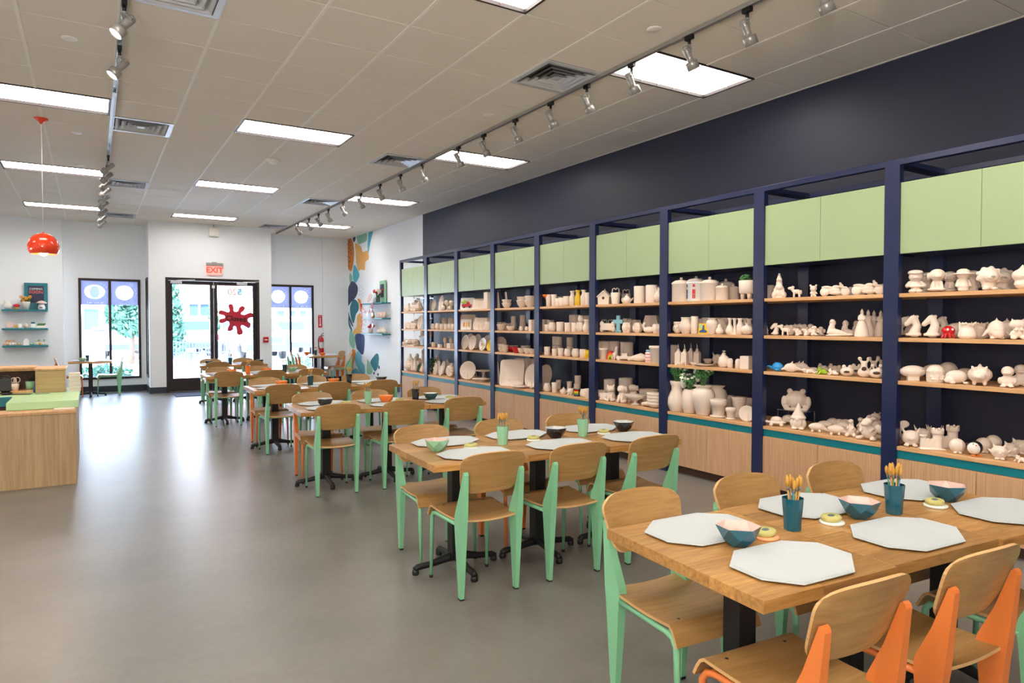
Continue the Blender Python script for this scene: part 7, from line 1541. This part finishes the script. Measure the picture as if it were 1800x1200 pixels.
(7, 0): [('plain_canister',5.38,4.159,1.715,0.1378,''), ('frog_tower',5.05,3.805,1.715,0.2159,''), ('pony',5.05,3.643,1.715,0.1006,''), ('bear',5.05,3.478,1.715,0.1028,''), ('motorcycle',5.05,3.291,1.715,0.109,', leftmost'), ('motorcycle',5.38,3.368,1.715,0.109,', second from left'), ('motorcycle',5.05,3.019,1.715,0.1131,', third from left'), ('motorcycle',5.22,3.007,1.715,0.1104,', rightmost')],
(7, 1): [('horse_bust',5.05,3.843,1.395,0.1089,', right one'), ('horse_bust',5.22,4.072,1.395,0.0827,', left one'), ('pony',5.05,3.749,1.395,0.0973,''), ('unicorn_small',5.22,3.811,1.395,0.0997,', leftmost'), ('unicorn_small',5.05,3.621,1.395,0.0669,', third from left'), ('unicorn_small',5.05,3.541,1.395,0.0661,', rightmost'), ('seated_fairy',5.05,3.468,1.395,0.084,', second from left'), ('unicorn_small',5.38,3.843,1.395,0.1071,', second from left'), ('unicorn_small',5.38,3.789,1.395,0.1058,', fourth from left'), ('seated_fairy',5.38,3.728,1.395,0.0999,', leftmost'), ('seated_fairy',5.22,3.521,1.395,0.0765,', rightmost'), ('mermaid',5.05,3.306,1.395,0.1366,', leftmost'), ('mermaid',5.22,3.302,1.395,0.1295,', second from left'), ('mermaid',5.38,3.309,1.395,0.1269,', rightmost'), ('princess',5.05,3.06,1.395,0.2189,', leftmost'), ('princess',5.22,3.112,1.395,0.2155,', second from left'), ('princess',5.38,3.159,1.395,0.2113,', third from left'), ('princess',5.22,3.011,1.395,0.2076,', rightmost')],
(7, 2): [('whale',5.05,3.823,1.085,0.0787,'','blue_glaze',None), ('dolphin',5.05,3.676,1.085,0.0963,', leftmost'), ('dolphin',5.22,3.693,1.085,0.0931,', rightmost'), ('dolphin',5.38,3.841,1.085,0.0812,', second from left'), ('lizard',5.05,3.504,1.085,0.0422,', left one'), ('lizard',5.22,3.59,1.085,0.0483,', right one'), ('frog',5.05,3.391,1.085,0.06,'','green_glaze','small bright green painted frog'), ('frog',5.05,3.296,1.085,0.0545,', second from left'), ('frog',5.38,3.602,1.085,0.0687,', leftmost'), ('frog',5.38,3.501,1.085,0.0725,', third from left'), ('frog',5.38,3.429,1.085,0.0622,', rightmost'), ('frog_holder',5.05,3.176,1.085,0.0892,', left one'), ('frog_holder',5.22,3.201,1.085,0.091,', right one'), ('tall_snail',5.05,3.037,1.085,0.157,', leftmost'), ('tall_snail',5.22,3.061,1.085,0.1514,', second from left'), ('short_snail',5.05,2.939,1.085,0.1073,''), ('tall_snail',5.38,3.085,1.085,0.1544,', rightmost')],
(7, 3): [('riser',5.22,3.749,0.61,0.1334,''), ('big_frog',5.22,3.749,0.7434,0.1877,''), ('car_turtle',5.05,3.817,0.61,0.0835,', left one'), ('car_turtle',5.22,3.823,0.61,0.0849,', right one'), ('gnome',5.05,3.605,0.61,0.2239,''), ('anteater',5.05,3.432,0.61,0.0743,', leftmost'), ('anteater',5.22,3.469,0.61,0.0759,', second from left'), ('anteater',5.05,3.262,0.61,0.0769,', third from left'), ('anteater',5.22,3.307,0.61,0.0833,', rightmost'), ('shell_back',5.38,3.507,0.61,0.0823,', leftmost'), ('shell_back',5.38,3.444,0.61,0.0815,', second from left'), ('shell_back',5.38,3.388,0.61,0.0856,', rightmost'), ('dinosaur',5.05,3.134,0.61,0.1418,', leftmost'), ('dinosaur',5.22,3.158,0.61,0.1402,', second from left'), ('dragon_figure',5.05,2.997,0.61,0.1733,', left one'), ('dragon_figure',5.38,3.127,0.61,0.1736,', right one'), ('dinosaur',5.38,3.178,0.61,0.1474,', rightmost')],
(8, 0): [('cap_figure',5.05,2.663,1.715,0.168,', left one'), ('cap_figure',5.22,2.672,1.715,0.1587,', right one'), ('puppy_figure',5.05,2.516,1.715,0.1637,', leftmost'), ('puppy_figure',5.22,2.515,1.715,0.1545,', second from left'), ('hat_figure',5.05,2.347,1.715,0.1549,', left one'), ('hat_figure',5.22,2.364,1.715,0.1504,', right one'), ('lion_figure',5.05,2.191,1.715,0.1617,', left one'), ('lion_figure',5.22,2.186,1.715,0.1571,', right one'), ('drop_figure',5.38,2.205,1.715,0.141,', left one'), ('drop_figure',5.05,2.003,1.715,0.156,', right one'), ('puppy_figure',5.38,2.508,1.715,0.1446,', rightmost')],
(8, 1): [('winged_figure',5.22,2.887,1.395,0.2048,''), ('horse_bust',5.05,2.671,1.395,0.1682,', leftmost'), ('horse_bust',5.05,2.546,1.395,0.1686,', third from left'), ('horse_bust',5.38,2.887,1.395,0.1647,', second from left'), ('horse_bust',5.38,2.64,1.395,0.1605,', rightmost'), ('octopus',5.05,2.437,1.395,0.0866,'','red_glaze',None), ('mole',5.22,2.459,1.395,0.1087,''), ('basket_jar',5.05,2.315,1.395,0.1155,', leftmost'), ('basket_jar',5.22,2.317,1.395,0.1138,', second from left'), ('basket_jar',5.38,2.327,1.395,0.1121,', rightmost'), ('horned_bird',5.05,2.141,1.395,0.1416,', left one'), ('horned_bird',5.22,2.152,1.395,0.1409,', right one'), ('bow_cat',5.05,2.022,1.395,0.1347,'')],
(8, 2): [('football',5.05,2.671,1.085,0.1108,', left one'), ('football',5.38,2.685,1.085,0.1076,', right one'), ('helmet',5.05,2.516,1.085,0.1237,', left one'), ('helmet',5.38,2.593,1.085,0.1299,', right one'), ('mole',5.05,2.379,1.085,0.0935,', left one'), ('mole',5.38,2.474,1.085,0.0903,', right one'), ('piggy_bank',5.05,2.235,1.085,0.1441,''), ('duck_figure',5.05,2.072,1.085,0.1361,', left one'), ('duck_figure',5.22,2.067,1.085,0.1424,', right one')],
(8, 3): [('winged_figure',5.22,2.887,0.61,0.1972,''), ('creature_pot',5.05,2.679,0.61,0.1397,', leftmost'), ('creature_pot',5.22,2.685,0.61,0.1384,', second from left'), ('creature_pot',5.38,2.685,0.61,0.1287,', third from left'), ('creature_pot',5.38,2.672,0.61,0.1274,', rightmost'), ('castle',5.05,2.519,0.61,0.1518,', left one'), ('castle',5.22,2.504,0.61,0.1623,', right one'), ('round_bird',5.05,2.368,0.61,0.1011,', leftmost'), ('penguin',5.05,2.256,0.61,0.1028,''), ('round_bird',5.22,2.279,0.61,0.1052,', second from left'), ('round_bird',5.38,2.288,0.61,0.1073,', rightmost'), ('owl',5.05,2.111,0.61,0.1,', leftmost'), ('owl',5.22,2.113,0.61,0.1021,', second from left'), ('owl',5.38,2.13,0.61,0.1082,', rightmost'), ('frog',5.05,1.99,0.61,0.0471,'')]}
for (b, s), items in POTS.items():
    for it in items:
        nm, desc, cat, rot, many = KINDS[it[0]]; mt = it[6] if len(it) > 6 else None
        if len(it) > 7 and it[7]: desc = it[7]
        if cat == 'figurine': rot += int(it[2] * 700) % 9 - 4
        pot(nm, it[0], it[1], it[2], it[3], it[4], rot, '%s, %s shelf, %s bay from mural%s' % (desc, ('top', 'second', 'third', 'bottom')[s], BAYN[b], it[5]), cat, mt, (it[0].replace('_', ' ') + ' pieces on the shelves') if many else None)
sprays(5.05, 5.001, 0.915, .15, 'white wildflowers and greenery standing in the tall pitcher', 1)
sprays(5.05, 4.83, 0.847, .15, 'white lilies and greenery standing in the ribbed vase', 2)
sprays(5.05, 4.653, 0.902, .15, 'small white blossoms standing in the large urn vase', 3)
